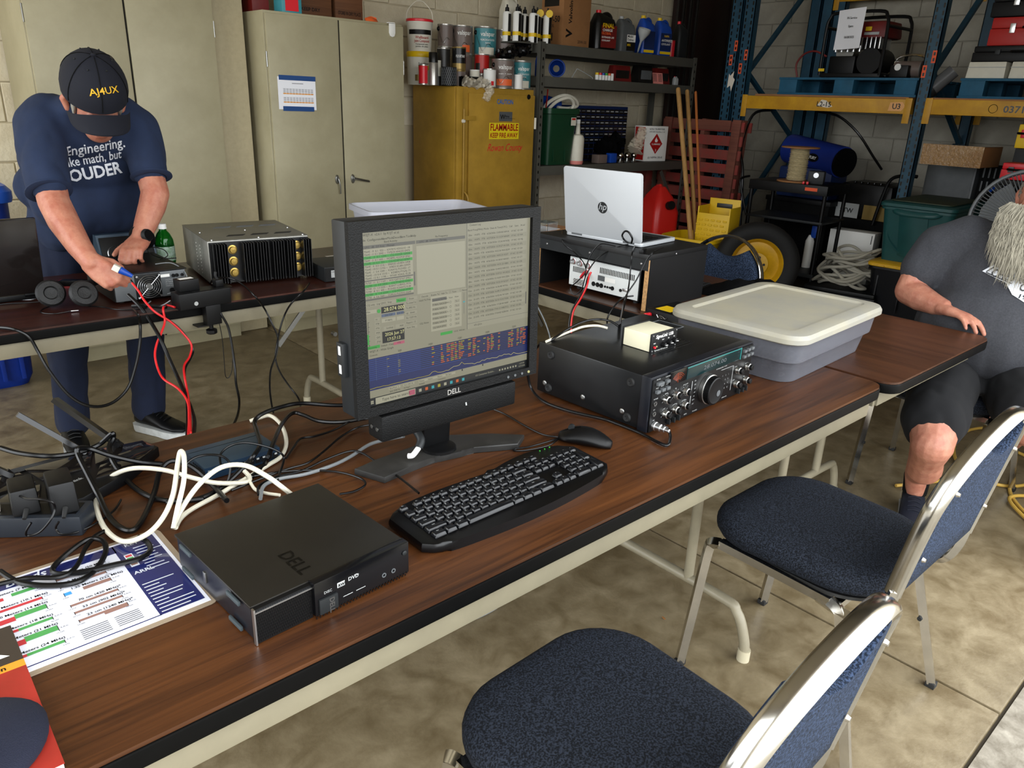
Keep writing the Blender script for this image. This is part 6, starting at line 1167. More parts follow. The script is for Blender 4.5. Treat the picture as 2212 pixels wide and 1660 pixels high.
for s, c, d in ((0, (0.588, 2.972, 1.088), (-0.02, -0.62, -0.78)), (1, (0.936, 3.022, 1.118), (-0.1, -0.45, -0.88))):
    fm_ = frame(q_(*c), V(d).orthogonal(), V(d).cross(V(d).orthogonal())); B().tube([fm_ @ V((0.061 * math.cos(t), 0.061 * math.sin(t), 0)) for t in [2 * math.pi * i / 24 for i in range(24)]], (0.006, 0.012), 6, raw=True, closed=True).build('sleeve_hem', 'shirt_navy', m1)
b = B(); ex = V((0.98, 0, 0.17)); uz = V((-0.12, 0, 1))
for t, x, z, sz, wd in (('Engineering.', 0.682, 1.190, 0.050, 0.19), ('Like math, but', 0.676, 1.149, 0.046, 0.19), ('LOUDER', 0.669, 1.094, 0.060, 0.20)): b.text(t, sz, frame(q_(x, 2.90, z), ex, uz), 'L', 0.028 if t == 'LOUDER' else 0.012, wmax=wd)
project(b, sh1, (0, 1, 0), 0.004).build('shirt_print', 'print_white', m1, smooth=0, kind='stuff')
b = B(); b.ell(q_(0.80, 3.44, 0.92), (0.175, 0.12, 0.12), 20, 12)
limb(b, [(q_(0.70, 3.42, 0.88), 0.105), (q_(0.655, 3.36, 0.68), 0.092), (q_(0.632, 3.33, 0.48), 0.076), (q_(0.615, 3.35, 0.25), 0.066), (q_(0.605, 3.36, 0.10), 0.064)]); limb(b, [(q_(0.895, 3.42, 0.88), 0.105), (q_(0.915, 3.36, 0.68), 0.094), (q_(0.925, 3.33, 0.48), 0.080), (q_(0.915, 3.34, 0.25), 0.072), (q_(0.905, 3.35, 0.10), 0.070)])
fuse(b, 'jeans', 'jeans', m1, 0.010, 6, wrinkle=0.007, wsc=13)
def shoe(par, heel, toe, mt='black', sole='shoe_sole'):
    h, t = V(heel), V(toe); d = (t - h); L_ = d.length; a = math.degrees(math.atan2(d.y, d.x)); M_ = T(h.x, h.y, 0, a)
    def sec(x, w_, z0, z1, n=16): return [M_ @ V((x, w_ * math.cos(2 * math.pi * i / n), z0 + (z1 - z0) * (0.5 + 0.5 * math.sin(2 * math.pi * i / n)))) for i in range(n)]
    o = B().loft([sec(x * L_, w_, 0.032, z1) for x, w_, z1 in ((0.02, 0.026, 0.09), (0.10, 0.037, 0.115), (0.28, 0.040, 0.118), (0.45, 0.043, 0.098), (0.65, 0.047, 0.074), (0.85, 0.043, 0.062), (0.98, 0.020, 0.05))]).build('shoe', mt, par, smooth=70)
    B().loft([[M_ @ V((x * L_, w_ * s_, z)) for s_, z in ((-0.9, 0.002), (0.9, 0.002), (1.0, 0.036), (-1.0, 0.036))] for x, w_ in ((-0.03, 0.024), (0.06, 0.041), (0.3, 0.043), (0.5, 0.044), (0.7, 0.050), (0.9, 0.044), (1.03, 0.018))]).build('sole', sole, o, smooth=50)
    for k in range(4): B().tube([M_ @ V((L_ * (0.42 + 0.07 * k), -0.022, 0.100 - 0.008 * k)), M_ @ V((L_ * (0.42 + 0.07 * k), 0, 0.108 - 0.009 * k)), M_ @ V((L_ * (0.42 + 0.07 * k), 0.022, 0.100 - 0.008 * k))], 0.0025, 5, 3).build('lace', mt, o)
shoe(m1, q_(0.60, 3.43, 0), q_(0.575, 3.155, 0)); shoe(m1, q_(0.862, 3.385, 0), q_(0.985, 3.145, 0))
# cap
cp = B()
rings = []
for k in range(9):
    a = R(-12 + 100 * k / 8.0); rings.append([CM @ V((0.103 * math.cos(a) * math.cos(t), 0.122 * math.cos(a) * math.sin(t), 0.115 * math.sin(a))) for t in [2 * math.pi * i / 30 for i in range(30)]])
cpo = cp.loft(rings).build('cap', 'cap_cloth', m1, smooth=70)
vs_ = []
for j, r in enumerate((0.0, 0.5, 1.0)): vs_.append([CM @ V((0.098 * math.sin(t) * (1.0 - 0.06 * r), -0.085 - 0.035 * math.cos(t) - r * 0.075 * math.cos(t * 0.8) + 0.035 * (1 - math.cos(t)), -0.030 - 0.022 * r - 0.028 * math.sin(t) ** 2)) for t in [R(-82 + 164 * i / 16.0) for i in range(17)]])
vb = [[p_ + (CM.to_3x3() @ V((0, 0, 0.005))) for p_ in r_] for r_ in vs_]
br_ = B(); br_.loft([vs_[0], vs_[1], vs_[2], vb[2], vb[1], vb[0]], closed=False, cap=False); br_.build('cap_visor', 'cap_cloth', cpo, smooth=50)
B().ell(CM @ V((0, 0, 0.116)), (0.009, 0.009, 0.006), 10, 6).build('cap_button', 'cap_cloth', cpo)
for t in range(6):
    a0 = R(30 + 60 * t); B().tube([CM @ V((0.104 * math.cos(R(e)) * math.cos(a0), 0.123 * math.cos(R(e)) * math.sin(a0), 0.116 * math.sin(R(e)))) for e in (-8, 15, 40, 62, 85)], 0.0014, 5, 3).build('cap_seam', 'black_matte', cpo)
    B().ell(CM @ V((0.1035 * math.cos(R(58)) * math.cos(a0 + 0.52), 0.1225 * math.cos(R(58)) * math.sin(a0 + 0.52), 0.116 * math.sin(R(58)))), 0.003, 8, 6).build('cap_eyelet', 'dark_grey', cpo)
b = B(); b.text('AJ4UX', 0.030, frame(q_(0.732, 2.80, 1.393), (1, 0, 0.16), (-0.14, 0, 1)), 'L', 0.010, wmax=0.092); project(b, cpo, (0.0, 1, 0), 0.003).build('cap_letters', 'gold_thread', cpo, smooth=0, kind='stuff')
for s in (-1, 1): b = B(); b.ell(hd(s * 0.079, 0.035, -0.055), (0.010, 0.035, 0.028), 12, 8, CR); b.ell(hd(s * 0.070, -0.03, -0.062), (0.008, 0.012, 0.03), 10, 8, CR); b.noisy(0.004, 60).build('hair_patch', 'hair_grey', m1, kind='stuff')
# watch on the wrist
wm = frame(q_(0.842, 2.930, 0.912), (0.45, -0.89, 0.05), (0.60, 0.30, 0.74)); wd_ = V((-0.60, -0.76, -0.30)).normalized()
wt = B().tube([q_(0.852, 2.941, 0.916) + (wd_.orthogonal().normalized() * math.cos(t) + wd_.cross(wd_.orthogonal().normalized()) * math.sin(t)) * 0.036 for t in [2 * math.pi * i / 24 for i in range(24)]], (0.003, 0.011), 6, raw=True, closed=True).build('watch_strap', 'black', m1)
wf_ = frame(q_(0.858, 2.905, 0.928), (0.85, 0.35, -0.30), (0.2, 0.35, 0.9)); B().lathe([(0.0001, 0.010), (0.019, 0.010), (0.022, 0.007), (0.0235, 0.0), (0.021, -0.006)], 26, wf_, caps=False).build('watch_case', 'dark_grey', wt); B().lathe([(0.0001, 0.0108), (0.0185, 0.0108)], 26, wf_, caps=False).build('watch_face', 'black_gloss', wt)
# ---------------- seated bearded man
m2 = thing('person', 'bearded man in grey printed shirt sitting at the table end', 'person', (3.15, 0.86, 0), 0)
O2 = V((3.15, 0.86, 0)); p2 = lambda x, y, z: V((x, y, z)) - O2
b = B()
b.ell(p2(3.105, 0.742, 1.185), (0.095, 0.082, 0.118), 22, 14); b.ell(p2(3.04, 0.742, 1.14), (0.055, 0.062, 0.075), 18, 12); limb(b, [(p2(3.13, 0.74, 1.07), 0.065), (p2(3.16, 0.76, 1.0), 0.075)])
limb(b, [(p2(3.005, 0.742, 1.185), 0.012), (p2(2.985, 0.742, 1.155), 0.016)], 10); b.ell(p2(2.992, 0.742, 1.115), (0.010, 0.026, 0.007), 10, 6)
for s in (-1, 1):
    b.ell(p2(3.012, 0.742 + s * 0.032, 1.195), (0.010, 0.014, 0.010), 10, 6); limb(b, [(p2(3.115, 0.742 + s * 0.082, 1.205), 0.011), (p2(3.125, 0.742 + s * 0.092, 1.185), 0.014), (p2(3.11, 0.742 + s * 0.086, 1.155), 0.010)], 8)
b.ell(p2(3.17, 0.80, 0.78), (0.16, 0.19, 0.24), 18, 12)
limb(b, [(p2(3.14, 0.98, 1.00), 0.075), (p2(3.10, 1.045, 0.97), 0.070), (p2(3.06, 1.075, 0.87), 0.060), (p2(3.025, 1.085, 0.805), 0.053), (p2(2.990, 1.03, 0.795), 0.049), (p2(2.955, 0.965, 0.788), 0.038), (p2(2.938, 0.925, 0.786), 0.031)])
hand(b, p2(2.938, 0.925, 0.784), (-0.36, -0.93, -0.06), (0.05, 0.0, 1.0), 1, ((16, 26, 10), (14, 24, 10), (14, 24, 10), (14, 26, 10)), ((0.035, 0.046, -0.008), (0.066, 0.060, -0.014), (0.094, 0.058, -0.016)), 1.02, 0.14)
limb(b, [(p2(3.16, 0.60, 1.00), 0.07), (p2(3.14, 0.53, 0.95), 0.068), (p2(3.12, 0.48, 0.78), 0.056), (p2(3.08, 0.50, 0.68), 0.050), (p2(2.98, 0.55, 0.585), 0.040), (p2(2.935, 0.58, 0.530), 0.033)])
hand(b, p2(2.935, 0.58, 0.530), (-0.12, 0.06, -0.98), (-0.75, -0.35, 0.1), 1, ((10, 18, 10), (12, 20, 12), (14, 24, 14), (18, 26, 14)), ((0.035, 0.045, -0.012), (0.062, 0.055, -0.020), (0.086, 0.050, -0.026)), 1.02, 0.10)
for y0, k, f_ in ((0.91, (2.575, 0.748, 0.415), (2.845, 0.845, 0.115)), (0.70, (2.80, 0.40, 0.45), (2.96, 0.36, 0.11))):
    limb(b, [(p2(3.14, y0, 0.53), 0.10), (p2(2.85, (y0 + k[1]) / 2, 0.50), 0.092), (p2(k[0] + 0.05, k[1] + 0.02, k[2] + 0.03), 0.076), (p2(*k), 0.066), (p2(k[0] + 0.06, k[1] + 0.025, k[2] - 0.08), 0.055), (p2(k[0] + 0.12, k[1] + 0.04, k[2] - 0.14), 0.058), (p2(f_[0] - 0.03, f_[1], f_[2] + 0.08), 0.040), (p2(*f_), 0.034)])
fuse(b, 'body', 'skin_b', m2, 0.0046, 4)
b = B(); b.ell(p2(3.10, 0.82, 0.70), (0.215, 0.245, 0.20), 22, 14); b.ell(p2(3.15, 0.81, 0.87), (0.165, 0.235, 0.20), 22, 14); b.ell(p2(3.15, 0.79, 0.99), (0.125, 0.225, 0.10), 22, 12); b.ell(p2(3.14, 0.76, 1.055), (0.09, 0.13, 0.05), 18, 10)
limb(b, [(p2(3.14, 0.96, 1.00), 0.098), (p2(3.105, 1.04, 0.965), 0.092), (p2(3.068, 1.072, 0.885), 0.082)]); limb(b, [(p2(3.16, 0.62, 1.00), 0.098), (p2(3.14, 0.54, 0.95), 0.090), (p2(3.125, 0.49, 0.84), 0.080)])
sh2 = fuse(b, 'shirt', 'shirt_grey', m2, 0.009, 8, wrinkle=0.007, wsc=9)
b = B(); b.ell(p2(3.16, 0.82, 0.55), (0.20, 0.22, 0.10), 20, 12)
for y0, k in ((0.91, (2.66, 0.785, 0.465)), (0.70, (2.86, 0.44, 0.48))): limb(b, [(p2(3.12, y0, 0.545), 0.118), (p2(2.88, (y0 + k[1]) / 2, 0.52), 0.112), (p2(*k), 0.104)])
fuse(b, 'shorts', 'shorts_black', m2, 0.010, 6, wrinkle=0.006, wsc=12)
for c, h in (((2.86, 0.85), (2.74, 0.80)), ((2.97, 0.36), (2.85, 0.34))):
    d_ = (V(h + (0,)) - V(c + (0,))).normalized(); a_ = V(c + (0,)) - d_ * 0.06; e_ = a_ + d_ * 0.28; shoe(m2, a_ - O2, e_ - O2, 'shoe_navy'); B().cyl(p2(c[0], c[1], 0.10), p2(c[0] - 0.01, c[1], 0.175), 0.042, 0.046, 16).build('sock', 'black_matte', m2)
b = B(); b.text('HOKA', 0.045, frame(p2(2.79, 0.872, 0.072), (0.94, 0.33, 0.10), (0, 0, 1)), 'L', 0.02); b.build('shoe_mark', 'print_white', m2, smooth=0)
# shirt print
b = B(); pl = lambda y, z: p2(2.75, y, z)
b._faces([pl(0.852, 0.927), pl(0.815, 0.962), pl(0.735, 0.955), pl(0.66, 0.96), pl(0.60, 0.95), pl(0.60, 0.86), pl(0.70, 0.845), pl(0.742, 0.866), pl(0.745, 0.895)], [tuple(range(9))]); em = project(b, sh2, (1, 0, 0), 0.004).build('shirt_emblem', 'print_white', m2, smooth=0)
b = B(); ty2 = lambda y, z: frame(p2(2.75, y, z), (0, -1, -0.12), (0, 0, 1))
for t, y, z, sz, wd in (('CHEVROLET', 0.822, 0.918, 0.036, 0.17), ('THIS', 0.725, 0.928, 0.022, 0.045), ('COMPANY', 0.728, 0.884, 0.036, 0.12), ('1918', 0.722, 0.858, 0.020, 0.05)): b.text(t, sz, ty2(y, z), 'L', 0.02, wmax=wd)
for a_, c_ in (((0.838, 0.928), (0.815, 0.951)), ((0.815, 0.951), (0.745, 0.945)), ((0.838, 0.926), (0.752, 0.903))): b.box((0, 0, 0), ((V((0, c_[0] - a_[0], c_[1] - a_[1]))).length, 0.003, 0.0005), m=frame((V(pl(*a_)) + V(pl(*c_))) / 2, (0, c_[0] - a_[0], c_[1] - a_[1]), (1, 0, 0)) @ Mx.Rotation(R(90), 4, 'X'))
project(b, sh2, (1, 0, 0), 0.007).build('shirt_print', 'shirt_grey', em, smooth=0, kind='stuff')
# beard and hair strands
def strands(name, mt, n, f_, par, seed):
    rg2 = random.Random(seed); b = B()
    for i in range(n):
        p0, p1, p3, r = f_(rg2); vs = []
        for k, (c, w2) in enumerate(((p0, 1.0), (p1, 0.9), (p3, 0.15))):
            for j in range(3): a = 2.094 * j; vs.append(c + V((0, math.cos(a), math.sin(a))) * r * w2)
        b._faces(vs, [(k * 3 + j, k * 3 + (j + 1) % 3, k * 3 + 3 + (j + 1) % 3, k * 3 + 3 + j) for k in range(2) for j in range(3)])
    return b.build(name, mt, par, smooth=60, kind='stuff')
def fb(g):
    a = g.uniform(-1.35, 1.35); u_ = g.random(); z0_ = 1.165 - 0.11 * u_ * (0.55 + 0.45 * math.cos(a)); rr = 0.068 + 0.012 * g.random()
    p0 = p2(3.055 - rr * math.cos(a), 0.742 + (rr + 0.016) * math.sin(a), z0_); l_ = (0.07 + 0.11 * g.random()) * (0.45 + 0.55 * math.cos(a))
    p1 = p0 + V((-0.018 * math.cos(a) + g.uniform(-.008, .008), 0.020 * math.sin(a) + g.uniform(-.010, .010), -l_ * 0.45)); p3 = p1 + V((0.012 * math.cos(a) + g.uniform(-.012, .012), -0.004 * math.sin(a) + g.uniform(-.018, .018), -l_ * 0.6)); return p0, p1, p3, 0.0016 + 0.0012 * g.random()
strands('beard', 'beard', 3400, fb, m2, 3)
def fh(g):
    a = g.uniform(0.3, 5.98); e_ = g.uniform(0.1, 1.5); p0 = p2(3.11 - 0.100 * math.cos(e_) * math.cos(a), 0.742 + 0.088 * math.cos(e_) * math.sin(a), 1.185 + 0.122 * math.sin(e_)); d_ = V((0.02, 0.006 * math.sin(a), -0.012)); return p0, p0 + d_ + V((0, g.uniform(-.005, .005), 0)), p0 + d_ * 2 + V((0, g.uniform(-.01, .01), g.uniform(-.008, .004))), 0.0016
strands('hair', 'hair_grey', 900, fh, m2, 5)
ra_ = thing('handheld_radio', 'black handheld radio under the seated man\'s left hand', 'radio', (2.875, 0.622, 0.360), 20); B().box((0, 0, 0.055), (0.035, 0.06, 0.11), 0.008).build('radio_body', 'black', ra_); B().cyl((0, 0.02, 0.11), (0, 0.02, 0.15), 0.006).build('antenna', 'black', ra_); B().lathe([(0.010, 0), (0.012, 0.002), (0.014, 0)], 18, frame((-0.018, 0, 0.07), (0, -1, 0), (0, 0, 1)), caps=False).build('speaker_ring', 'mid_grey', ra_)
# ================================================================ cabinets along the back wall
mat('cab_beige', '#a59d80', 0.45, var=(3.5, 0.10), col2='#978f72'); mat('cab_yellow', '#b58d32', 0.45, var=(4, 0.15), col2='#9a7728'); mat('gap_dark', '#1b1811', 0.9); mat('tape_blue', '#123f78', 0.6); mat('scuff', '#7d6f4e', 0.8)
def locker(label, x0, x1, yf, depth, h, handles=True):
    t = thing('storage_cabinet', label, 'cabinet', ((x0 + x1) / 2, yf + depth / 2, 0), 0)
    w_ = x1 - x0; d2 = depth / 2
    c = B().box((0, 0.012, h / 2), (w_, depth - 0.024, h), 0.003); c.build('carcass', 'cab_beige', t)
    for s in (-1, 1):
        d = B().box((s * (w_ / 4), -d2 + 0.010, h / 2 + 0.035), (w_ / 2 - 0.010, 0.020, h - 0.10), 0.003).build('door', 'cab_beige', t)
        if handles:
            m = frame((s * 0.055 - 0.0, -d2 - 0.001, 0.93), (1, 0, 0), (0, 0, 1))
            q = B().lathe([(0.0001, 0.010), (0.014, 0.010), (0.018, 0.004), (0.019, 0)], 18, m @ Mx.Diagonal((0.75, 1.5, 1, 1)), caps=False).build('handle_plate', 'steel', d)
            if s < 0: B().tube([m @ V((0, 0.005, 0.018)), m @ V((0.008, -0.03, 0.022)), m @ V((0.012, -0.085, 0.016))], (0.006, 0.004), 8, 3).build('handle_lever', 'steel', d)
            else: B().tube([m @ V((0, 0.005, 0.018)), m @ V((0.04, -0.004, 0.024)), m @ V((0.11, -0.018, 0.018))], (0.008, 0.005), 8, 3).build('handle_lever', 'steel', d)
        for z in (0.35, h - 0.25): B().cyl((s * (w_ / 2 - 0.001), -d2 + 0.008, z - 0.04), (s * (w_ / 2 - 0.001), -d2 + 0.008, z + 0.04), 0.004, n=8).build('hinge', 'steel', t)
    B().box((0, -d2 + 0.012, h / 2 + 0.035), (0.012, 0.010, h - 0.10)).build('door_gap', 'gap_dark', t)
    return t
c1 = locker('tall beige steel cabinet behind the standing man', 0.895, 1.795, 4.435, 0.57, 1.98, False)
c2 = locker('tall beige steel cabinet with a taped notice on its door', 2.033, 2.945, 4.33, 0.61, 1.845)
# taped notice
nt_ = thing('taped_notice', 'white printed notice held by blue tape on the beige cabinet', 'notice', (2.20, 4.3285, 1.42), 0)
NM = frame((0, 0, 0), (1, 0, -0.005), (0, 0, 1))
b = B(); b.m = NM; b.box((0.0, 0.0, 0.0009), (0.235, 0.175, 0.0006)); b.build('sheet', 'white_paper', nt_)
for y, wd in ((0.083, 0.228), (-0.083, 0.195)): b = B(); b.m = NM; b.box((0.005, y, 0.0016), (wd, 0.026, 0.0006)); b.build('tape_strip', 'tape_blue', nt_)
K_, Y_ = B(), B(); K_.m = NM; Y_.m = NM
for r in range(2):
    yy = 0.022 - r * 0.046
    for i in range(10):
        x = -0.086 + i * 0.019
        for k in range(4): K_.rect(x, yy - k * 0.006, x + 0.015, yy - k * 0.006 + 0.0022, T(0, 0, 0.0014))
        Y_.rect(x - 0.001, yy - 0.027, x + 0.0165, yy - 0.021, T(0, 0, 0.0014))
K_.rect(-0.03, 0.052, 0.04, 0.055, T(0, 0, 0.0014)); K_.build('print', 'mid_grey', nt_, smooth=0, kind='stuff'); Y_.build('yellow_cells', 'cover_orange', nt_, smooth=0, kind='stuff')
hk = thing('door_hook', 'white plastic hook over the top of the beige cabinet door', 'hook', (2.855, 4.328, 1.79), 0)
B().prism([(-0.022, 0.052), (0.022, 0.052), (0.022, 0.0), (0.015, -0.018), (0.0, -0.024), (-0.015, -0.018), (-0.022, 0.0)], 0.006, frame((0, 0, 0), (1, 0, 0), (0, 0, 1)), 0.001).build('hook_plate', 'white', hk); B().box((0, 0.01, 0.0565), (0.04, 0.03, 0.004)).build('hook_top', 'white', hk)
# boxes on top of the beige cabinet
wood('crate_wood', '#6b4326', '#4a2c17', 0.7, 'X')
def carton(label, x, y, z, dx, dy, dz, rz, mt, txt=None):
    o = thing('carton', label, 'box', (x, y, z), rz)
    B().box((0, 0, dz / 2), (dx, dy, dz), 0.002).build('carton_body', mt, o); B().box((0, 0, dz + 0.0006), (0.05, dy, 0.001)).build('tape', 'brown_card', o)
    if txt:
        b = B()
        for i, t in enumerate(txt): b.text(t, 0.028, frame((-dx * 0.40, -dy / 2 - 0.0006, 0.03 + 0.03 * (len(txt) - 1 - i)), (1, 0, 0), (0, 0, 1)), bold=0.015, wmax=-dx * 0.82)
        b.build('lettering', 'black', o, smooth=0)
    return o
carton('dark brown carton stencilled on top of the beige cabinet', 2.43, 4.62, 1.847, 0.22, 0.25, 0.22, 0, 'crate_wood', ('KEEP DRY',))
carton('brown carton reading store in dry place on beige cabinet', 2.66, 4.62, 1.847, 0.19, 0.25, 0.22, 0, 'crate_wood', ('STORE IN DRY PLACE',))
o = carton('teal package standing on the beige cabinet top', 2.235, 4.45, 1.847, 0.12, 0.10, 0.18, 0, 'teal'); B().box((0.0, -0.0508, 0.06), (0.08, 0.001, 0.10)).build('red_panel', 'bright_red', o)
carton('maroon case at the corner of beige cabinet top', 2.10, 4.60, 1.847, 0.10, 0.18, 0.16, 0, 'dark_red')
tag(B().tube([(2.74, 4.44, 1.853), (2.78, 4.43, 1.862), (2.83, 4.45, 1.856), (2.80, 4.48, 1.866), (2.76, 4.47, 1.856)], (0.022, 0.004), 6, 4).build('rag', 'orange'), 'crumpled orange rag on the beige cabinet top', 'rag')
# yellow flammables cabinet
fc = thing('safety_cabinet', 'yellow flammable-liquids steel cabinet beside the beige cabinet', 'cabinet', (3.79, 4.66, 0), 0)
FW, FD, FH = 0.745, 0.52, 1.505
B().box((0, 0.01, FH / 2), (FW, FD - 0.02, FH), 0.006).build('carcass', 'cab_yellow', fc)
dr = B().box((0.055, -FD / 2 + 0.008, FH / 2 + 0.01), (FW - 0.12, 0.018, FH - 0.10), 0.004).build('door', 'cab_yellow', fc)
B().box((-FW / 2 + 0.028, -FD / 2 + 0.006, FH / 2), (0.05, 0.022, FH - 0.01), 0.003).build('door_frame', 'cab_yellow', fc)
B().cyl((-FW / 2 + 0.062, -FD / 2 - 0.006, 0.25), (-FW / 2 + 0.062, -FD / 2 - 0.006, 1.36), 0.006, n=8).build('lock_rod', 'cab_yellow', fc)
for z in (0.62, 1.30): B().box((-FW / 2 + 0.12, -FD / 2 - 0.003, z), (0.10, 0.006, 0.03), 0.001).build('rod_bracket', 'cab_yellow', fc)
for z in (0.58, 1.28): B().lathe([(0.0001, 0.02), (0.010, 0.018), (0.014, 0.0)], 10, frame((-FW / 2 + 0.055, -FD / 2 - 0.004, z), (1, 0, 0), (0, 0, 1)), caps=False).build('latch', 'off_white', fc)
B().tube([(-FW / 2 + 0.075, -FD / 2 + 0.0, 0.63), (-FW / 2 + 0.085, -FD / 2 - 0.035, 0.66), (-FW / 2 + 0.085, -FD / 2 - 0.035, 0.76), (-FW / 2 + 0.075, -FD / 2 + 0.0, 0.80)], 0.007, 8, 4).build('handle', 'cab_yellow', fc)
for z in (0.35, 1.27): B().cyl((FW / 2 + 0.004, -FD / 2 - 0.004, z - 0.04), (FW / 2 + 0.004, -FD / 2 - 0.004, z + 0.04), 0.009, n=10).build('hinge', 'off_white', fc)
B().lathe([(0.0001, 0.003), (0.016, 0.003), (0.018, 0)], 16, frame((FW / 2 - 0.07, -FD / 2 - 0.001, 1.455), (1, 0, 0), (0, 0, 1)), caps=False).build('vent_plug', 'black_matte', fc)
YF = lambda x, z: frame((x, -FD / 2 - 0.0022, z), (1, 0, 0), (0, 0, 1))
mat('sign_red', '#a3130f', 0.5); mat('sign_yellow', '#e8d21c', 0.5); mat('sign_blue', '#1566b8', 0.5)
b = B().text('CAUTION', 0.045, YF(0.07, 1.400), 'C', 0.02, wmax=0.155); b.build('lettering', 'sign_blue', fc, smooth=0, label='blue stencilled word')
pl_ = B().box((0.08, -FD / 2 - 0.002, 1.315), (0.125, 0.003, 0.065)).build('maker_plate', 'mid_grey', fc)
b = B().text('W', 0.045, YF(0.025, 1.297) @ Mx.Translation((0, 0, 0.002)), 'L', 0.02); b.text('Wray', 0.018, YF(0.072, 1.31) @ Mx.Translation((0, 0, 0.002)), 'L', 0.02); b.text('SAFETY EQUIPMENT CO.', 0.009, YF(0.072, 1.298) @ Mx.Translation((0, 0, 0.002))); b.build('lettering', 'black', pl_, smooth=0)
sn = B().box((0.07, -FD / 2 - 0.002, 1.215), (0.285, 0.002, 0.112)).build('warning_sign', 'sign_yellow', fc)
b = B().text('FLAMMABLE', 0.066, YF(0.07, 1.218) @ Mx.Translation((0, 0, 0.0015)), 'C', 0.025, wmax=0.268); b.text('KEEP FIRE AWAY', 0.046, YF(0.07, 1.170) @ Mx.Translation((0, 0, 0.0015)), 'C', 0.025, wmax=0.268); b.build('lettering', 'sign_red', sn, smooth=0)
b = B().text('Rowan County', 0.075, YF(0.085, 1.075), 'C', 0.0, 0.45, wmax=0.345); b.build('lettering', 'bright_red', fc, smooth=0, label='red hand-painted county name')
# blue recycling bin behind the man
mat('bin_blue', '#0f2f86', 0.4, var=(9, 0.3)); mat('bin_lid', '#1d4fb0', 0.4)
rb = thing('recycling_bin', 'tall blue recycling bin behind the standing man', 'bin', (0.47, 4.42, 0), 0)
B().loft([ring(0.30, 0.30, 0.06, 0.0), ring(0.34, 0.34, 0.06, 0.05), ring(0.40, 0.40, 0.07, 0.90)]).build('body', 'bin_blue', rb)
for i in range(4): B().box((-0.12 + i * 0.08, -0.180, 0.42), (0.02, 0.012, 0.74), 0.003, m=T(0, 0, 0, 0, 2.2)).build('body_rib', 'bin_blue', rb)
B().loft([ring(0.43, 0.43, 0.07, 0.90), ring(0.44, 0.44, 0.07, 0.92), ring(0.44, 0.44, 0.07, 0.95), ring(0.40, 0.40, 0.06, 0.975)]).build('lid', 'bin_lid', rb)
tag(B().box((0.46, 4.40, 0.99), (0.24, 0.20, 0.03), 0.01).build('paper_pile', 'white_paper'), 'loose white papers lying on the blue bin lid', 'paper')
# ================================================================ cans on the yellow cabinet and the grey shelf unit
def wrap(b, t, size, r, ang, z, cx=0.0, cy=0.0, bold=0.01, wmax=None):
    """print text on a cylinder of radius r centred at angle ang (degrees)"""
    vs, fs = text_mesh(t, bold, 0.0); x0 = min(v.x for v in vs); x1 = max(v.x for v in vs); k = 1.0
    if wmax: k = wmax / ((x1 - x0) * size)
    o = []
    for v in vs:
        a = R(ang) + ((v.x - (x0 + x1) / 2) * size * k) / r
        o.append((cx + r * math.cos(a), cy + r * math.sin(a), z + v.y * size))
    b._faces(o, fs); return b
def band_(b, r, z0, z1, a0, a1, n=14):
    vs = []
    for i in range(n + 1):
        a = R(a0 + (a1 - a0) * i / n); vs += [(r * math.cos(a), r * math.sin(a), z0), (r * math.cos(a), r * math.sin(a), z1)]
    b._faces(vs, [(2 * i, 2 * i + 2, 2 * i + 3, 2 * i + 1) for i in range(n)]); return b
mat('can_silver', '#b9b6b0', 0.3, 0.8); mat('can_brown', '#6d5f58', 0.4); mat('can_teal', '#3d8087', 0.4); mat('can_dark', '#22201d', 0.4); mat('can_gold', '#8a7340', 0.35, 0.5); mat('can_black', '#0d0c0b', 0.35); mat('pail_white', '#d6d2c4', 0.5)
FA = -122
def can(label, x, y, z, r, h, body, band=None, text=None, tcol='white', size=0.03, bail=False, accent=None):
    o = thing('paint_can', label, 'can', (x, y, z), 0)
    B().lathe([(0.0001, 0.003), (r * 0.96, 0.003), (r, 0.0), (r, 0.004), (r * 0.985, 0.006), (r * 0.985, h - 0.008), (r, h - 0.006), (r, h), (r * 0.93, h), (r * 0.92, h - 0.006), (0.0001, h - 0.006)], 30, caps=False).build('can_body', body, o)
    if band: b = B(); band_(b, r * 0.992, h * 0.06, h * 0.94, FA - 75, FA + 75); b.build('label', band, o)
    if accent: b = B(); band_(b, r * 0.996, h * accent[1], h * accent[2], FA + accent[3], FA + accent[4]); b.build('label_picture', accent[0], o)
    if text:
        b = B()
        for i, (t, zz, sz) in enumerate(text): wrap(b, t, sz, r * 1.0, FA + 8, h * zz, wmax=min(1.35 * r, 0.55 * sz * len(t)))
        b.build('lettering', tcol, o, smooth=0)
    if bail:
        for s in (FA - 62, FA + 118): B().ell((r * math.cos(R(s)), r * math.sin(R(s)), h * 0.80), (0.013, 0.013, 0.016), 10, 6).build('bail_ear', 'black', o)
        e = V((r * math.cos(R(FA - 62)), r * math.sin(R(FA - 62)), h * 0.80)); f_ = V((r * math.cos(R(FA + 118)), r * math.sin(R(FA + 118)), h * 0.80)); fwd = V((math.cos(R(FA + 5)), math.sin(R(FA + 5)), 0)) * r * 1.12
        B().tube([e, e * 0.55 + fwd * 0.85 - V((0, 0, h * 0.28)), fwd - V((0, 0, h * 0.30)) + V((0, 0, h * 0.72)), f_ * 0.55 + fwd * 0.85 - V((0, 0, h * 0.1)), f_], 0.0016, 6, 4).build('bail_wire', 'steel', o)
    return o
YT = 1.506
pk = thing('bucket', 'white joint compound bucket with red rim on a pail', 'bucket', (3.34, 4.72, YT + 0.215), 0)
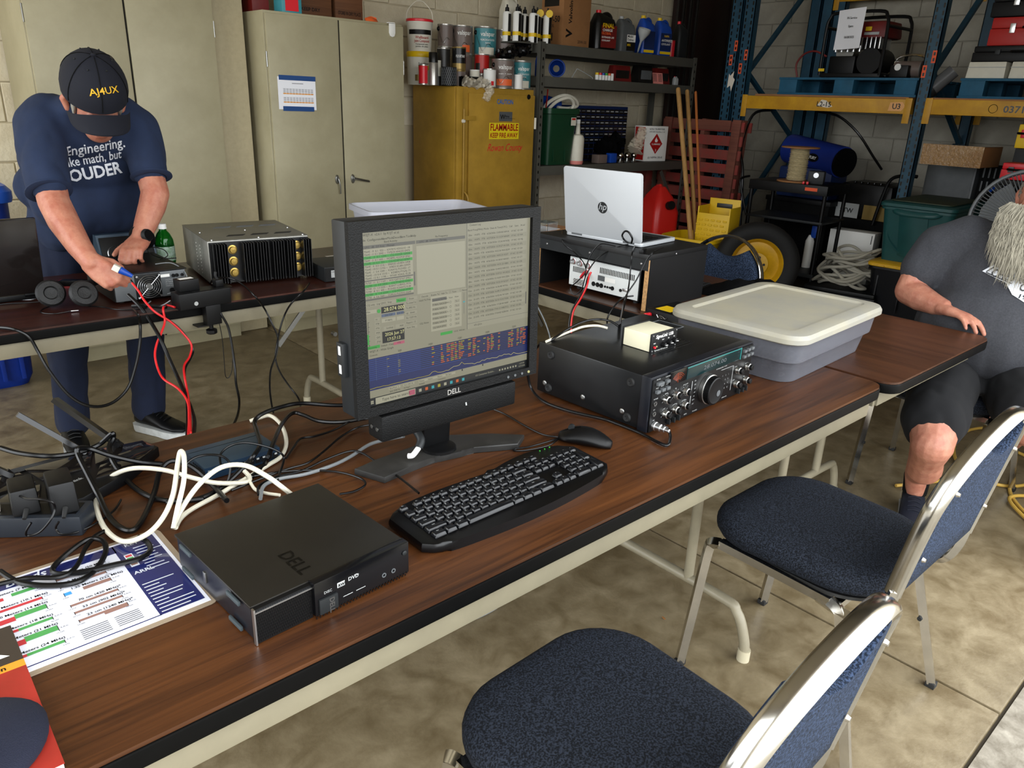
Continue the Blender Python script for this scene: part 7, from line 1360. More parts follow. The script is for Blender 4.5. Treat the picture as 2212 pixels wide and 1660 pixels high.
B().lathe([(0.0001, 0), (0.078, 0), (0.086, 0.15), (0.088, 0.16), (0.088, 0.168), (0.090, 0.172), (0.090, 0.192), (0.0001, 0.192)], 28, caps=False).build('body', 'pail_white', pk); B().lathe([(0.091, 0.186), (0.093, 0.188), (0.093, 0.200), (0.088, 0.204), (0.0001, 0.204)], 28, caps=False).build('lid', 'bright_red', pk)
b = B(); band_(b, 0.0855, 0.105, 0.135, FA - 60, FA + 60); b.build('label', 'black', pk)
b = B(); wrap(b, 'Wallboard', 0.026, 0.0865, FA + 8, 0.078, wmax=0.095); wrap(b, 'Joint Compound', 0.026, 0.0865, FA + 8, 0.056, wmax=0.11); b.build('lettering', 'sign_red', pk, smooth=0)
b = B(); wrap(b, 'Compuesto para', 0.013, 0.085, FA + 8, 0.040, wmax=0.09); wrap(b, 'juntas de yeso', 0.013, 0.085, FA + 8, 0.026, wmax=0.09); b.build('lettering', 'black', pk, smooth=0)
B().tube([(-0.072, 0.055, 0.18), (-0.066, 0.05, 0.25), (-0.03, 0.02, 0.305), (0.0, 0.0, 0.318), (0.03, -0.02, 0.305), (0.066, -0.05, 0.25), (0.072, -0.055, 0.18)], 0.003, 6, 5).build('handle', 'off_white', pk)
pa = thing('paint_pail', 'cream pail with yellow rim and tractor picture under the bucket', 'pail', (3.34, 4.72, YT), 0)
B().lathe([(0.0001, 0), (0.085, 0), (0.090, 0.18), (0.0001, 0.18)], 28, caps=False).build('body', 'pail_white', pa); B().lathe([(0.091, 0.178), (0.093, 0.182), (0.093, 0.208), (0.088, 0.214), (0.0001, 0.214)], 28, caps=False).build('lid', 'yellow', pa)
b = B(); band_(b, 0.0895, 0.095, 0.125, FA - 10, FA + 45); b.build('label_badge', 'yellow', pa); b = B(); band_(b, 0.0888, 0.025, 0.065, FA - 25, FA + 18); b.build('tractor_picture', 'can_gold', pa)
b = B(); wrap(b, 'Rust-Oleum', 0.016, 0.0905, FA + 15, 0.132, wmax=0.075); b.build('lettering', 'black', pa, smooth=0)
def spray(label, x, y, z, r, h, body, cap, cat='spray can'):
    o = thing('spray_can', label, cat, (x, y, z), 0)
    B().lathe([(0.0001, 0), (r, 0), (r, h * 0.66), (r * 0.85, h * 0.71), (0.0001, h * 0.71)], 22, caps=False).build('can_body', body, o); B().lathe([(r * 0.98, h * 0.69), (r * 0.98, h * 0.98), (r * 0.88, h), (0.0001, h)], 22, caps=False).build('cap', cap, o); return o
spray('silver spray can with black cap on the yellow cabinet', 3.295, 4.50, YT, 0.032, 0.205, 'can_silver', 'can_black')
can('red and white oil can beside the silver spray can', 3.225, 4.52, YT, 0.031, 0.125, 'can_silver', 'bright_red')
can('plain grey gallon can with black ear at the row end', 3.56, 4.72, YT + 0.255, 0.055, 0.150, 'can_silver', 'can_brown', bail=True)
T2r = [('valspar', 0.68, 0.042)]
can('grey paint can in the upper row beside the teal one', 3.71, 4.72, YT + 0.215, 0.078, 0.192, 'can_silver', 'can_brown', T2r, bail=True, accent=('orange', 0.10, 0.34, -5, 40))
can('teal paint can standing in the upper row of cans', 3.885, 4.67, YT + 0.215, 0.083, 0.196, 'can_silver', 'can_teal', T2r + [('PORCH & FLOOR', 0.52, 0.018), ('PAINT', 0.42, 0.014)], bail=True, accent=('off_white', 0.05, 0.30, -40, 45))
can('brown paint can standing at the right of the upper row', 4.065, 4.66, YT + 0.215, 0.080, 0.190, 'can_silver', 'can_brown', T2r)
can('dark silver can supporting the plain grey can', 3.47, 4.62, YT + 0.105, 0.047, 0.14, 'can_silver', 'can_dark')
can('stain tin standing beneath the dark silver can', 3.47, 4.62, YT, 0.047, 0.104, 'can_dark')
can('black and gold polyurethane can', 3.56, 4.56, YT + 0.105, 0.050, 0.15, 'can_gold', 'can_black', [('POLYURETHANE', 0.55, 0.024)], accent=('can_gold', 0.06, 0.30, -75, 75))
can('brown tin standing beneath the polyurethane can', 3.56, 4.56, YT, 0.050, 0.104, 'can_gold', 'can_brown')
can('grey can holding up the upper row near the back', 3.71, 4.72, YT, 0.078, 0.214, 'can_silver', 'can_brown')
can('red-labelled can behind the small white cans', 3.80, 4.60, YT + 0.09, 0.055, 0.135, 'can_silver', 'red', accent=('can_dark', 0.2, 0.55, -60, -20))
can('silver tin standing under the red-labelled can', 3.80, 4.60, YT, 0.055, 0.089, 'can_silver')
can('silver-brown paint can with orange leaf picture, lower row', 3.905, 4.485, YT, 0.083, 0.195, 'can_silver', 'can_brown', [('valspar', 0.66, 0.042), ('stain + sealer', 0.48, 0.014)], bail=True, accent=('orange', 0.10, 0.32, -40, 45))
can('small teal paint can at the front cabinet corner', 4.09, 4.49, YT, 0.072, 0.195, 'can_silver', 'can_teal', [('valspar', 0.66, 0.038), ('PORCH & FLOOR', 0.50, 0.016), ('PAINT', 0.40, 0.013)], bail=True, accent=('off_white', 0.05, 0.30, -40, 45))
can('small white can with cherry picture on the yellow cabinet', 3.755, 4.455, YT, 0.046, 0.125, 'can_silver', 'white', accent=('bright_red', 0.12, 0.35, 5, 35))
can('small white tin with green lid behind the cherry can', 3.68, 4.53, YT, 0.036, 0.115, 'white', 'off_white')
can('little white tin in front of the small teal can', 4.005, 4.425, YT, 0.033, 0.098, 'white')
can('little white spray bottle between spray can and mesh cup', 3.375, 4.56, YT + 0.06, 0.024, 0.10, 'off_white')
can('low tin standing under the little white bottle', 3.375, 4.56, YT, 0.03, 0.059, 'can_dark')
mc_ = thing('mesh_cup', 'black wire mesh cup on the yellow cabinet', 'cup', (3.405, 4.47, YT), 0)
B().lathe([(0.0001, 0.002), (0.046, 0.002), (0.050, 0.0), (0.052, 0.118), (0.050, 0.118), (0.046, 0.006)], 26, caps=False).build('cup_wall', 'black', mc_)
for i in range(22):
    a = 2 * math.pi * i / 22; B().tube([(0.0525 * math.cos(a + t * 0.9), 0.0525 * math.sin(a + t * 0.9), 0.004 + 0.11 * t) for t in (0, 0.25, 0.5, 0.75, 1)], 0.0011, 4, 1).build('mesh_wire', 'mid_grey', mc_); B().tube([(0.0525 * math.cos(a - t * 0.9), 0.0525 * math.sin(a - t * 0.9), 0.004 + 0.11 * t) for t in (0, 0.25, 0.5, 0.75, 1)], 0.0011, 4, 1).build('mesh_wire', 'mid_grey', mc_)
rl = thing('tape_roll', 'black film roll partly wrapped in clear plastic', 'roll', (3.575, 4.46, YT), -10)
B().cyl((-0.06, 0, 0.034), (0.07, 0, 0.034), 0.034, n=24).build('roll_body', 'black_gloss', rl); B().cyl((-0.055, 0.045, 0.034), (0.055, 0.045, 0.034), 0.032, n=24).build('roll_body', 'black_gloss', rl)
mat('film_clear', '#e6dcc6', 0.15, alpha=0.4)
def crumple(name, label, cat, pts, w_, mt, seed, amp=0.02, nseg=16):
    rg_ = random.Random(seed); b = B(); p = spline(pts, 6); rings = []
    for i, c in enumerate(p):
        d = (p[min(i + 1, len(p) - 1)] - p[max(i - 1, 0)]).normalized(); u_ = d.orthogonal().normalized(); v_ = d.cross(u_); ww = w_[0] + (w_[1] - w_[0]) * i / (len(p) - 1)
        rings.append([c + (u_ * math.cos(2 * math.pi * j / nseg) + v_ * math.sin(2 * math.pi * j / nseg)) * ww * (1 + rg_.uniform(-0.35, 0.35)) for j in range(nseg)])
    b.loft(rings); return tag(b.build(name, mt, smooth=25), label, cat)
crumple('plastic_wrap', 'crumpled clear plastic wrap hanging over cabinet edge', 'plastic wrap', [(3.50, 4.43, YT + 0.04), (3.56, 4.41, YT + 0.02), (3.66, 4.40, YT + 0.03), (3.70, 4.385, YT - 0.01), (3.68, 4.38, YT - 0.05), (3.66, 4.38, YT - 0.085)], (0.035, 0.022), 'film_clear', 4)
crumple('plastic_bag', 'shiny black plastic bag draped over the lower paint cans', 'bag', [(3.86, 4.50, YT + 0.225), (3.95, 4.49, YT + 0.245), (4.03, 4.49, YT + 0.26), (4.10, 4.50, YT + 0.275), (4.16, 4.52, YT + 0.30)], (0.03, 0.045), 'black_gloss', 9)

# ---- grey boltless shelf unit
mat('shelf_grey', '#55544d', 0.5, 0.2, var=(7, 0.12)); mat('deck_board', '#3d372e', 0.8)
su_ = thing('shelf_unit', 'grey steel shelf unit against the back wall', 'shelf', (5.165, 4.64, 0), 0)
SW_, SD_ = 1.93, 0.48
for sx in (-1, 1):
    for sy in (-1, 1):
        q = B().box((sx * (SW_ / 2 - 0.002), sy * (SD_ / 2 - 0.022), 0.92), (0.004, 0.044, 1.84)).box((sx * (SW_ / 2 - 0.022), sy * (SD_ / 2 - 0.002), 0.92), (0.044, 0.004, 1.84)).build('post', 'shelf_grey', su_)
        for k in range(30): B().box((sx * (SW_ / 2 - 0.024), sy * (SD_ / 2) + (0.0004 if sy > 0 else -0.0004), 0.10 + k * 0.058), (0.010, 0.001, 0.020)).build('post_slot', 'emboss', q)
for zt in (1.83, 1.605, 0.955, 0.24):
    for sy in (-1, 1): B().box((0, sy * (SD_ / 2 - 0.012), zt - 0.036), (SW_ - 0.05, 0.018, 0.072), 0.002).build('shelf_beam', 'shelf_grey', su_)
    for sx in (-1, 1): B().box((sx * (SW_ / 2 - 0.014), 0, zt - 0.036), (0.016, SD_ - 0.04, 0.06)).build('side_beam', 'shelf_grey', su_)
    B().box((0, 0, zt - 0.006), (SW_ - 0.06, SD_ - 0.05, 0.012)).build('shelf_deck', 'deck_board', su_)
B().tube([(0.62, -0.225, 0.87), (0.93, -0.225, 0.45)], (0.016, 0.004), 4, raw=True, flat=V((1, 0, 1))).build('corner_brace', 'shelf_grey', su_)
Z1, Z2, Z3 = 1.832, 1.607, 0.957
# aerosol foam cans
for i, (x, y, dz) in enumerate(((4.03, 4.60, 0.0), (4.06, 4.52, 0.0), (4.135, 4.58, 0.0), (4.20, 4.50, 0.0), (4.205, 4.60, 0), (4.27, 4.535, 0), (4.345, 4.50, 0.0), (4.36, 4.60, 0.0))):
    zb = Z1 if x > 4.17 else YT + 0.30
    o = thing('foam_can', 'aerosol foam can ' + ('at the back end of the can cluster above the paint', 'at the front end of the can cluster above the paint', 'behind the front cans over the black bag', 'in front beside the shelf post corner', 'standing just behind the shelf post corner', 'between the post corner and yellow tags', 'with yellow tag beside the cardboard carton', 'tucked behind the tagged can by the carton')[i], 'spray can', (x, y, Z1), 0, 'aerosol foam cans on the shelf corner')
    B().lathe([(0.0001, 0), (0.031, 0), (0.031, 0.185), (0.024, 0.198), (0.0001, 0.198)], 18, caps=False).build('can_body', 'white', o)
    b = B(); band_(b, 0.0316, 0.0, 0.183, FA + 10, FA + 75); b.build('label', 'can_black', o); b = B(); band_(b, 0.0320, 0.04, 0.065, FA - 90, FA + 90); b.build('label_band', 'yellow', o)
    B().lathe([(0.016, 0.196), (0.014, 0.225), (0.006, 0.23), (0.006, 0.245), (0.0001, 0.246)], 12, caps=False).build('nozzle', 'black', o)
for i in range(2):
    o = thing('shelf_board', 'short dark ledge under the foam cans', 'ledge', (4.08, 4.56, Z1 - 0.012), 0) if i == 0 else None
    if o: B().box((0, 0, 0.005), (0.17, 0.22, 0.010)).build('ledge_plate', 'shelf_grey', o); B().box((0.08, 0, -0.02), (0.01, 0.2, 0.05)).build('ledge_lip', 'shelf_grey', o)
for i, (x, y, a) in enumerate(((4.345, 4.465, -10), (4.285, 4.50, 15))):
    o = thing('price_tag', ('round yellow tag on the can beside the cardboard carton', 'round yellow tag on the foam can behind the first tag')[i], 'tag', (x - 0.012, y + 0.005, Z1 + 0.205), 0, 'yellow tags on the foam cans'); B().lathe([(0.0001, 0.002), (0.026, 0.002), (0.026, 0)], 20, frame((0, 0, 0), (0.77, -0.6, 0), (0, 0, 1)), caps=False).build('tag_disc', 'yellow', o)
def jug(name, label, cat, x, y, z, w_, d_, h, mt, cap, lab=None, text=None, rz=-8, tcol='white', tilt=None):
    o = thing(name, label, cat, (x, y, z), rz)
    B().loft([ring(w_ * 0.9, d_ * 0.9, min(w_, d_) * 0.25, 0), ring(w_, d_, min(w_, d_) * 0.28, h * 0.03), ring(w_, d_, min(w_, d_) * 0.28, h * 0.66), ring(w_ * 0.86, d_ * 0.86, min(w_, d_) * 0.26, h * 0.78), [(q[0] - w_ * 0.22, q[1], q[2]) for q in ring(w_ * 0.36, d_ * 0.45, min(w_, d_) * 0.15, h * 0.90)], [(q[0] - w_ * 0.24, q[1], q[2]) for q in ring(w_ * 0.24, d_ * 0.3, min(w_, d_) * 0.12, h * 0.93)]]).build('jug_body', mt, o)
    B().tube([(-w_ * 0.05, 0, h * 0.88), (w_ * 0.20, 0, h * 0.93), (w_ * 0.38, 0, h * 0.84), (w_ * 0.40, 0, h * 0.68)], (d_ * 0.12, w_ * 0.07), 8, 4).build('handle', mt, o)
    B().cyl((-w_ * 0.24, 0, h * 0.92), (-w_ * 0.24, 0, h), d_ * 0.16, n=16).build('cap', cap, o)
    fm_ = frame((0, -d_ / 2 - 0.0012, 0), (1, 0, 0), (0, 0, 1))
    if lab:
        for mt_, x0, z0_, x1, z1_ in lab: b = B(); b.rect(x0 * w_, z0_ * h, x1 * w_, z1_ * h, fm_, 0.0003 * lab.index((mt_, x0, z0_, x1, z1_))); b.build('label', mt_, o, smooth=0)
    if text:
        for t, u, v, s, c in text: b = B(); b.text(t, s, fm_ @ Mx.Translation((u * w_, v * h, 0.0012)), 'L', 0.015, wmax=-w_ * 0.8); b.build('lettering', c, o, smooth=0)
    return o
jug('oil_jug', 'big white fluid jug with black label behind the foam cans', 'jug', 4.19, 4.75, Z1, 0.15, 0.11, 0.34, 'off_white', 'white', [('can_black', 0.0, 0.15, 0.48, 0.58)], [('DRIVER', 0.02, 0.30, 0.024, 'white')])
vb = thing('oil_carton', 'tall cardboard motor oil carton on the grey shelf', 'box', (4.66, 4.62, Z1), 0)
B().box((0, 0, 0.19), (0.30, 0.24, 0.38), 0.002).build('carton_body', 'brown_card', vb)
b = B().text('20W-50', 0.060, frame((-0.1508, 0.105, 0.17), (0, -1, 0), (0, 0, 1)), 'L', 0.02, wmax=0.19); b.text('MOTOR OIL', 0.030, frame((-0.1508, 0.105, 0.135), (0, -1, 0), (0, 0, 1)), 'L', 0.01, wmax=0.13); b.text('Valvoline', 0.050, frame((-0.055, -0.1208, 0.16), (0, 0, 1), (-1, 0, 0)), 'L', 0.02); b.text('V', 0.09, frame((-0.05, -0.1208, 0.06), (0, 0, 1), (-1, 0, 0)), 'L', 0.04); b.text('20W-50', 0.03, frame((0.02, -0.1208, 0.03), (1, 0, 0), (0, 0, 1)), 'L', 0.01); b.build('lettering', 'can_black', vb, smooth=0)
for i in range(6): b = B(); b.rect(0, 0, 0.012, 0.055, frame((-0.1508, 0.10 - i * 0.02, 0.04), (0, -1, 0), (0, 0, 1))); b.build('print_bar', 'can_black', vb, smooth=0)
b = B(); b.rect(0, 0, 0.16, 0.07, frame((-0.1508, 0.09, 0.28), (0, -1, 0), (0, 0, 1))); b.build('print_panel', 'can_black', vb, smooth=0)
jug('coolant_jug', 'black coolant jug with red cap on the grey shelf', 'jug', 4.99, 4.53, Z1, 0.21, 0.13, 0.29, 'can_black', 'bright_red', [('dark_red', -0.30, 0.06, 0.46, 0.62)], [('FINAL', -0.24, 0.56, 0.045, 'yellow'), ('CHARGE', -0.24, 0.47, 0.026, 'white'), ('GLOBAL', -0.28, 0.39, 0.026, 'orange'), ('EXTENDED LIFE', -0.26, 0.30, 0.018, 'white'), ('COOLANT', -0.26, 0.22, 0.018, 'white')])
jug('oil_jug', 'grey engine oil jug with white label on the grey shelf', 'jug', 5.27, 4.54, Z1, 0.17, 0.12, 0.27, 'mid_grey', 'light_grey', [('white', -0.10, 0.30, 0.45, 0.50), ('can_black', -0.10, 0.05, 0.45, 0.29)], [('Mobil', -0.06, 0.42, 0.026, 'black'), ('Delvac', -0.06, 0.33, 0.026, 'black'), ('MX', -0.06, 0.18, 0.026, 'yellow')])
bl = [('dark_blue', -0.40, 0.14, 0.40, 0.60), ('yellow', -0.40, 0.05, 0.40, 0.12)]
jug('antifreeze_jug', 'blue antifreeze jug beside the grey oil jug', 'jug', 5.53, 4.53, Z1, 0.145, 0.12, 0.30, 'blue', 'yellow', bl)
jug('antifreeze_jug', 'blue antifreeze jug with white lettering facing the room', 'jug', 5.755, 4.53, Z1, 0.16, 0.12, 0.30, 'blue', 'yellow', bl, [('ANTIFREEZE', -0.34, 0.38, 0.026, 'white'), ('COOLANT', -0.34, 0.29, 0.022, 'white'), ('NAPA', -0.16, 0.50, 0.022, 'yellow')])
can('red additive can between the blue jug and black jug', 5.93, 4.55, Z1, 0.032, 0.14, 'red', 'bright_red')
jug('oil_jug', 'black oil jug with red cap at the end of top shelf', 'jug', 6.045, 4.55, Z1, 0.12, 0.10, 0.30, 'dark_grey', 'bright_red')
fn = thing('funnel', 'pale grey plastic funnel leaning between the jugs', 'funnel', (5.41, 4.50, Z1), 0); B().lathe([(0.006, 0.0), (0.010, 0.10), (0.05, 0.17), (0.052, 0.20), (0.048, 0.20), (0.008, 0.10)], 20, T(0, 0, 0, 0, 18), caps=False).build('cone', 'light_grey', fn); B().cyl((0, 0, 0), (0, -0.03, 0.1), 0.007).build('spout', 'mid_grey', fn)
# middle shelf
jug('oil_bottle', 'blue oil bottle at the end of the middle shelf', 'bottle', 4.305, 4.52, Z2, 0.065, 0.05, 0.16, 'blue', 'dark_blue', None, [('NAPA', -0.40, 0.5, 0.02, 'yellow')])
o = thing('drain_funnel', 'round blue plastic funnel lying on its side', 'funnel', (4.50, 4.53, Z2 + 0.066), 0); B().lathe([(0.03, 0.09), (0.06, 0.04), (0.066, 0.0), (0.058, 0.0), (0.05, 0.04), (0.025, 0.085)], 26, frame((0, 0, 0), (0.75, -0.66, 0), (0, 0, 1)) @ Mx.Rotation(R(180), 4, 'X'), caps=False).build('cone', 'blue', o); B().lathe([(0.060, 0), (0.066, 0.004), (0.066, -0.002)], 26, frame((0, 0, 0), (0.75, -0.66, 0), (0, 0, 1)), caps=False).build('rim', 'blue', o)
o = tag(B().tube([(4.66, 4.52, Z2 + 0.004), (4.69, 4.50, Z2 + 0.065), (4.70, 4.49, Z2 + 0.068), (4.83, 4.47, Z2 + 0.02), (4.84, 4.46, Z2 + 0.004)], 0.003, 6, 3).build('wire_bracket', 'light_grey'), 'bent white wire bracket on the middle shelf', 'bracket')
for i in range(6): spray('slim white tube with %s cap on the middle shelf' % ('yellow', 'red', 'blue', 'green', 'orange', 'white')[i], 4.91 + i * 0.036, 4.48, Z2, 0.016, 0.055, 'white', ('yellow', 'bright_red', 'blue', 'green', 'orange', 'white')[i], 'tube')['group'] = 'white tubes on the middle shelf'
def pack(label, x, y, z, dx, dy, dz, rz, mt, l2):
    o = thing('blister_pack', label, 'package', (x, y, z), rz); B().box((0, 0, dz / 2), (dx, dy, dz), 0.006, taper=(0.9, 0.6)).build('pack_body', mt, o); B().box((0, -dy / 2 + 0.004, dz * 0.45), (dx * 0.7, 0.004, dz * 0.5), 0.001).build('pack_label', l2, o); return o
pack('dark red packaged part on the middle shelf', 5.26, 4.55, Z2, 0.20, 0.10, 0.125, -10, 'dark_red', 'can_black'); pack('black packaged part beside the pink card', 5.52, 4.52, Z2, 0.18, 0.12, 0.14, -5, 'can_black', 'mid_grey'); pack('dark maroon packaged part behind the pink card', 5.80, 4.56, Z2, 0.20, 0.12, 0.13, 0, 'dark_red', 'can_black')
mat('pink_card', '#d8837a', 0.7); o = thing('pink_card', 'pink instruction card leaning on the packages', 'card', (5.67, 4.455, Z2), -6); B().box((0, 0, 0.045), (0.13, 0.002, 0.09), m=T(0, 0, 0, 0, -14)).build('card_sheet', 'pink_card', o)
b = B()
for i in range(6): b.rect(-0.055, 0.075 - i * 0.011, -0.008, 0.079 - i * 0.011, T(0, -0.0012, 0, 0, -14) @ frame((0, 0, 0), (1, 0, 0), (0, 0, 1)), 0.001); b.rect(0.008, 0.075 - i * 0.011, 0.055, 0.079 - i * 0.011, T(0, -0.0012, 0, 0, -14) @ frame((0, 0, 0), (1, 0, 0), (0, 0, 1)), 0.001)
b.build('print', 'dark_grey', o, smooth=0, kind='stuff')
jug('small_bottle', 'small clear bottle with red cap beside shelf post', 'bottle', 6.0, 4.52, Z2, 0.05, 0.04, 0.075, 'light_grey', 'bright_red')
# lower shelf
mat('tote_green', '#123a24', 0.4); gt = thing('storage_tote', 'dark green plastic tote holding hose on the lower shelf', 'tote', (4.50, 4.62, Z3), 0)
B().loft([ring(0.28, 0.34, 0.03, 0), ring(0.33, 0.40, 0.04, 0.38), ring(0.36, 0.43, 0.04, 0.385), ring(0.36, 0.43, 0.04, 0.425), ring(0.345, 0.415, 0.04, 0.425), ring(0.32, 0.39, 0.04, 0.38), ring(0.27, 0.33, 0.03, 0.006)]).build('tote_body', 'tote_green', gt)
for x in (-0.08, 0.05): B().box((x, -0.186, 0.19), (0.016, 0.008, 0.36), 0.002, m=T(0, 0, 0, 0, -4.5)).build('tote_rib', 'tote_green', gt)
b = B().box((0.10, -0.2075, 0.33), (0.055, 0.002, 0.06)); b.build('label', 'off_white', gt); b = B().box((0.10, -0.2088, 0.348), (0.04, 0.001, 0.014)); b.build('label_mark', 'red', gt)
cable('white_hose', 'white hose looped out of the green tote', [(4.40, 4.60, Z3 + 0.36), (4.44, 4.55, Z3 + 0.46), (4.55, 4.50, Z3 + 0.52), (4.66, 4.48, Z3 + 0.50), (4.72, 4.50, Z3 + 0.45), (4.66, 4.54, Z3 + 0.425), (4.56, 4.56, Z3 + 0.43)], 0.014, 'off_white', 'hose')
cable('white_hose', 'second white hose strand arching over the green tote', [(4.42, 4.56, Z3 + 0.38), (4.48, 4.50, Z3 + 0.47), (4.58, 4.46, Z3 + 0.505), (4.65, 4.47, Z3 + 0.46), (4.64, 4.50, Z3 + 0.40)], 0.013, 'off_white', 'hose')
tag(B().tube([(4.34, 4.62, Z3 + 0.39), (4.50, 4.68, Z3 + 0.47), (4.70, 4.70, Z3 + 0.45)], 0.045, 14, 3).build('blue_tube', 'blue'), 'thick blue tube lying behind the white hose', 'tube')
tag(B().tube([(4.385, 4.52, Z3 + 0.36), (4.380, 4.50, Z3 + 0.50), (4.378, 4.495, Z3 + 0.56)], (0.014, 0.006), 6, 2).build('pry_handle', 'red'), 'red tool handle sticking out of the green tote', 'tool')
sq_ = thing('squeeze_bottle', 'tall milky squeeze bottle with long neck on lower shelf', 'bottle', (4.70, 4.455, Z3), 0); B().lathe([(0.0001, 0), (0.052, 0), (0.056, 0.02), (0.056, 0.20), (0.045, 0.225), (0.022, 0.235), (0.014, 0.32), (0.0001, 0.32)], 24, caps=False).build('bottle_body', 'off_white', sq_); B().lathe([(0.017, 0.315), (0.017, 0.345), (0.0001, 0.345)], 16, caps=False).build('cap', 'white', sq_); B().lathe([(0.0525, -0.0), (0.0575, 0.018), (0.0575, 0.028)], 24, caps=False).build('base_band', 'pink_card', sq_)
og = thing('parts_organizer', 'dark blue small-parts organizer with many little drawers', 'organizer', (5.16, 4.78, Z3), 0); B().box((0, 0, 0.225), (0.86, 0.16, 0.45), 0.004).build('cabinet_body', 'dark_blue', og)
for r_ in range(9):
    for c_ in range(14):
        x = -0.395 + c_ * 0.061
        q = B().box((x, -0.082, 0.03 + r_ * 0.047), (0.054, 0.006, 0.040), 0.001, seg=1).build('drawer', 'can_black', og)
        if r_ > 2: B().box((x, -0.0862, 0.028 + r_ * 0.047 + 0.004), (0.036, 0.002, 0.010)).build('drawer_label', 'light_grey' if (r_ * 7 + c_ * 3) % 4 else 'mid_grey', q)
fb = thing('fuel_carton', 'white carton with red flammable diamond on lower shelf', 'box', (5.74, 4.53, Z3), -10)
B().box((0, 0, 0.15), (0.26, 0.15, 0.30), 0.002).build('carton_body', 'white', fb); B().box((-0.1305, 0, 0.15), (0.001, 0.13, 0.28)).build('red_side', 'red', fb)
ff = frame((0.0, -0.0758, 0.15), (1, 0, 0), (0, 0, 1))
b = B(); b._faces([(0.075, 0, 0), (0, 0.088, 0), (-0.075, 0, 0), (0, -0.088, 0)], [(0, 1, 2, 3)], ff); dm = b.build('hazard_diamond', 'sign_red', fb, smooth=0)
b = B(); b._faces([(0.0, 0.058, 0), (-0.018, 0.03, 0), (-0.012, 0.014, 0), (0.012, 0.014, 0), (0.018, 0.032, 0), (0.007, 0.04, 0)], [tuple(range(6))], ff @ Mx.Translation((0, 0, 0.0006))); b.text('FLAMMABLE', 0.02, ff @ Mx.Translation((0, -0.010, 0.0006)), 'C', 0.01, wmax=0.10); b.text('3', 0.028, ff @ Mx.Translation((0, -0.065, 0.0006)), 'C', 0.01); b.build('hazard_mark', 'white', dm, smooth=0)
b = B(); b.text('NITRO TROPHY FUEL', 0.02, ff @ Mx.Translation((0, 0.118, 0.0006)), 'C', 0.01, wmax=0.18); b.text('UN1203 Gasoline, 3, II', 0.016, ff @ Mx.Translation((0, 0.097, 0.0006)), 'C', 0.005, wmax=0.18); b.text('(i) NFPA 30-II', 0.022, ff @ Mx.Translation((0, -0.125, 0.0006)), 'C', 0.01, wmax=0.17); b.build('lettering', 'can_black', fb, smooth=0)
crumple('clear_bag', 'clear plastic bag bunched beside the white carton', 'bag', [(5.47, 4.49, Z3 + 0.09), (5.50, 4.49, Z3 + 0.14), (5.53, 4.48, Z3 + 0.21), (5.56, 4.49, Z3 + 0.28)], (0.065, 0.03), 'film_clear', 12)
for i, (x, lab) in enumerate(((5.24, 'chrome tow ball beside the blue clamp'), (5.33, 'chrome tow ball in the middle of lower shelf'), (5.42, 'chrome tow ball beside the clear bag'))):
    o = thing('tow_ball', lab, 'tow ball', (x, 4.445, Z3), 0); B().ell((0, 0, 0.058), 0.025).build('ball', 'chrome', o); B().cyl((0, 0, 0), (0, 0, 0.04), 0.014, 0.012).build('shank', 'steel', o); B().cyl((0, 0, 0), (0, 0, 0.012), 0.026, n=6).build('nut', 'steel', o)
o = thing('pipe_clamp', 'blue metal clamp on the lower shelf', 'clamp', (5.14, 4.46, Z3), 0); B().box((0, 0, 0.04), (0.08, 0.06, 0.08), 0.01).build('clamp_body', 'blue', o); B().cyl((0.03, -0.035, 0.04), (0.06, -0.04, 0.045), 0.014).build('clamp_bolt', 'steel', o)
o = thing('hitch_block', 'rusty brown hitch block beside the blue clamp', 'hitch', (5.0, 4.47, Z3), 0); B().box((0, 0, 0.035), (0.11, 0.08, 0.07), 0.006).build('block_body', 'can_brown', o); B().cyl((0.055, 0, 0.035), (0.07, 0, 0.035), 0.02).build('pin', 'steel', o)
crumple('dark_coat', 'dark cloth bundle behind the tow balls', 'cloth', [(5.16, 4.60, Z3 + 0.10), (5.28, 4.61, Z3 + 0.13), (5.38, 4.62, Z3 + 0.15)], (0.07, 0.08), 'jacket_black', 21)
# red fuel can under the shelf
gc = thing('fuel_can', 'red plastic fuel can under the grey shelf', 'fuel can', (5.28, 4.02, 0.0), -20)
B().loft([ring(0.22, 0.30, 0.05, 0.30), ring(0.24, 0.32, 0.05, 0.33), ring(0.24, 0.32, 0.05, 0.60), ring(0.16, 0.24, 0.05, 0.72), ring(0.06, 0.10, 0.02, 0.80)]).build('can_body', 'red', gc); B().cyl((0.0, -0.16, 0.66), (0.0, -0.20, 0.67), 0.035, n=16).build('spout_cap', 'black', gc); B().tube([(0, -0.05, 0.72), (0, 0.0, 0.80), (0, 0.10, 0.76)], 0.02, 8, 3).build('handle', 'red', gc)
cr = thing('crate', 'dark plastic crate under the red fuel can', 'crate', (5.28, 4.02, 0), -20); B().box((0, 0, 0.285), (0.36, 0.42, 0.03), 0.004).build('crate_rim', 'black', cr); B().box((0, 0, 0.14), (0.33, 0.39, 0.28), 0.004).build('crate_body', 'black', cr)
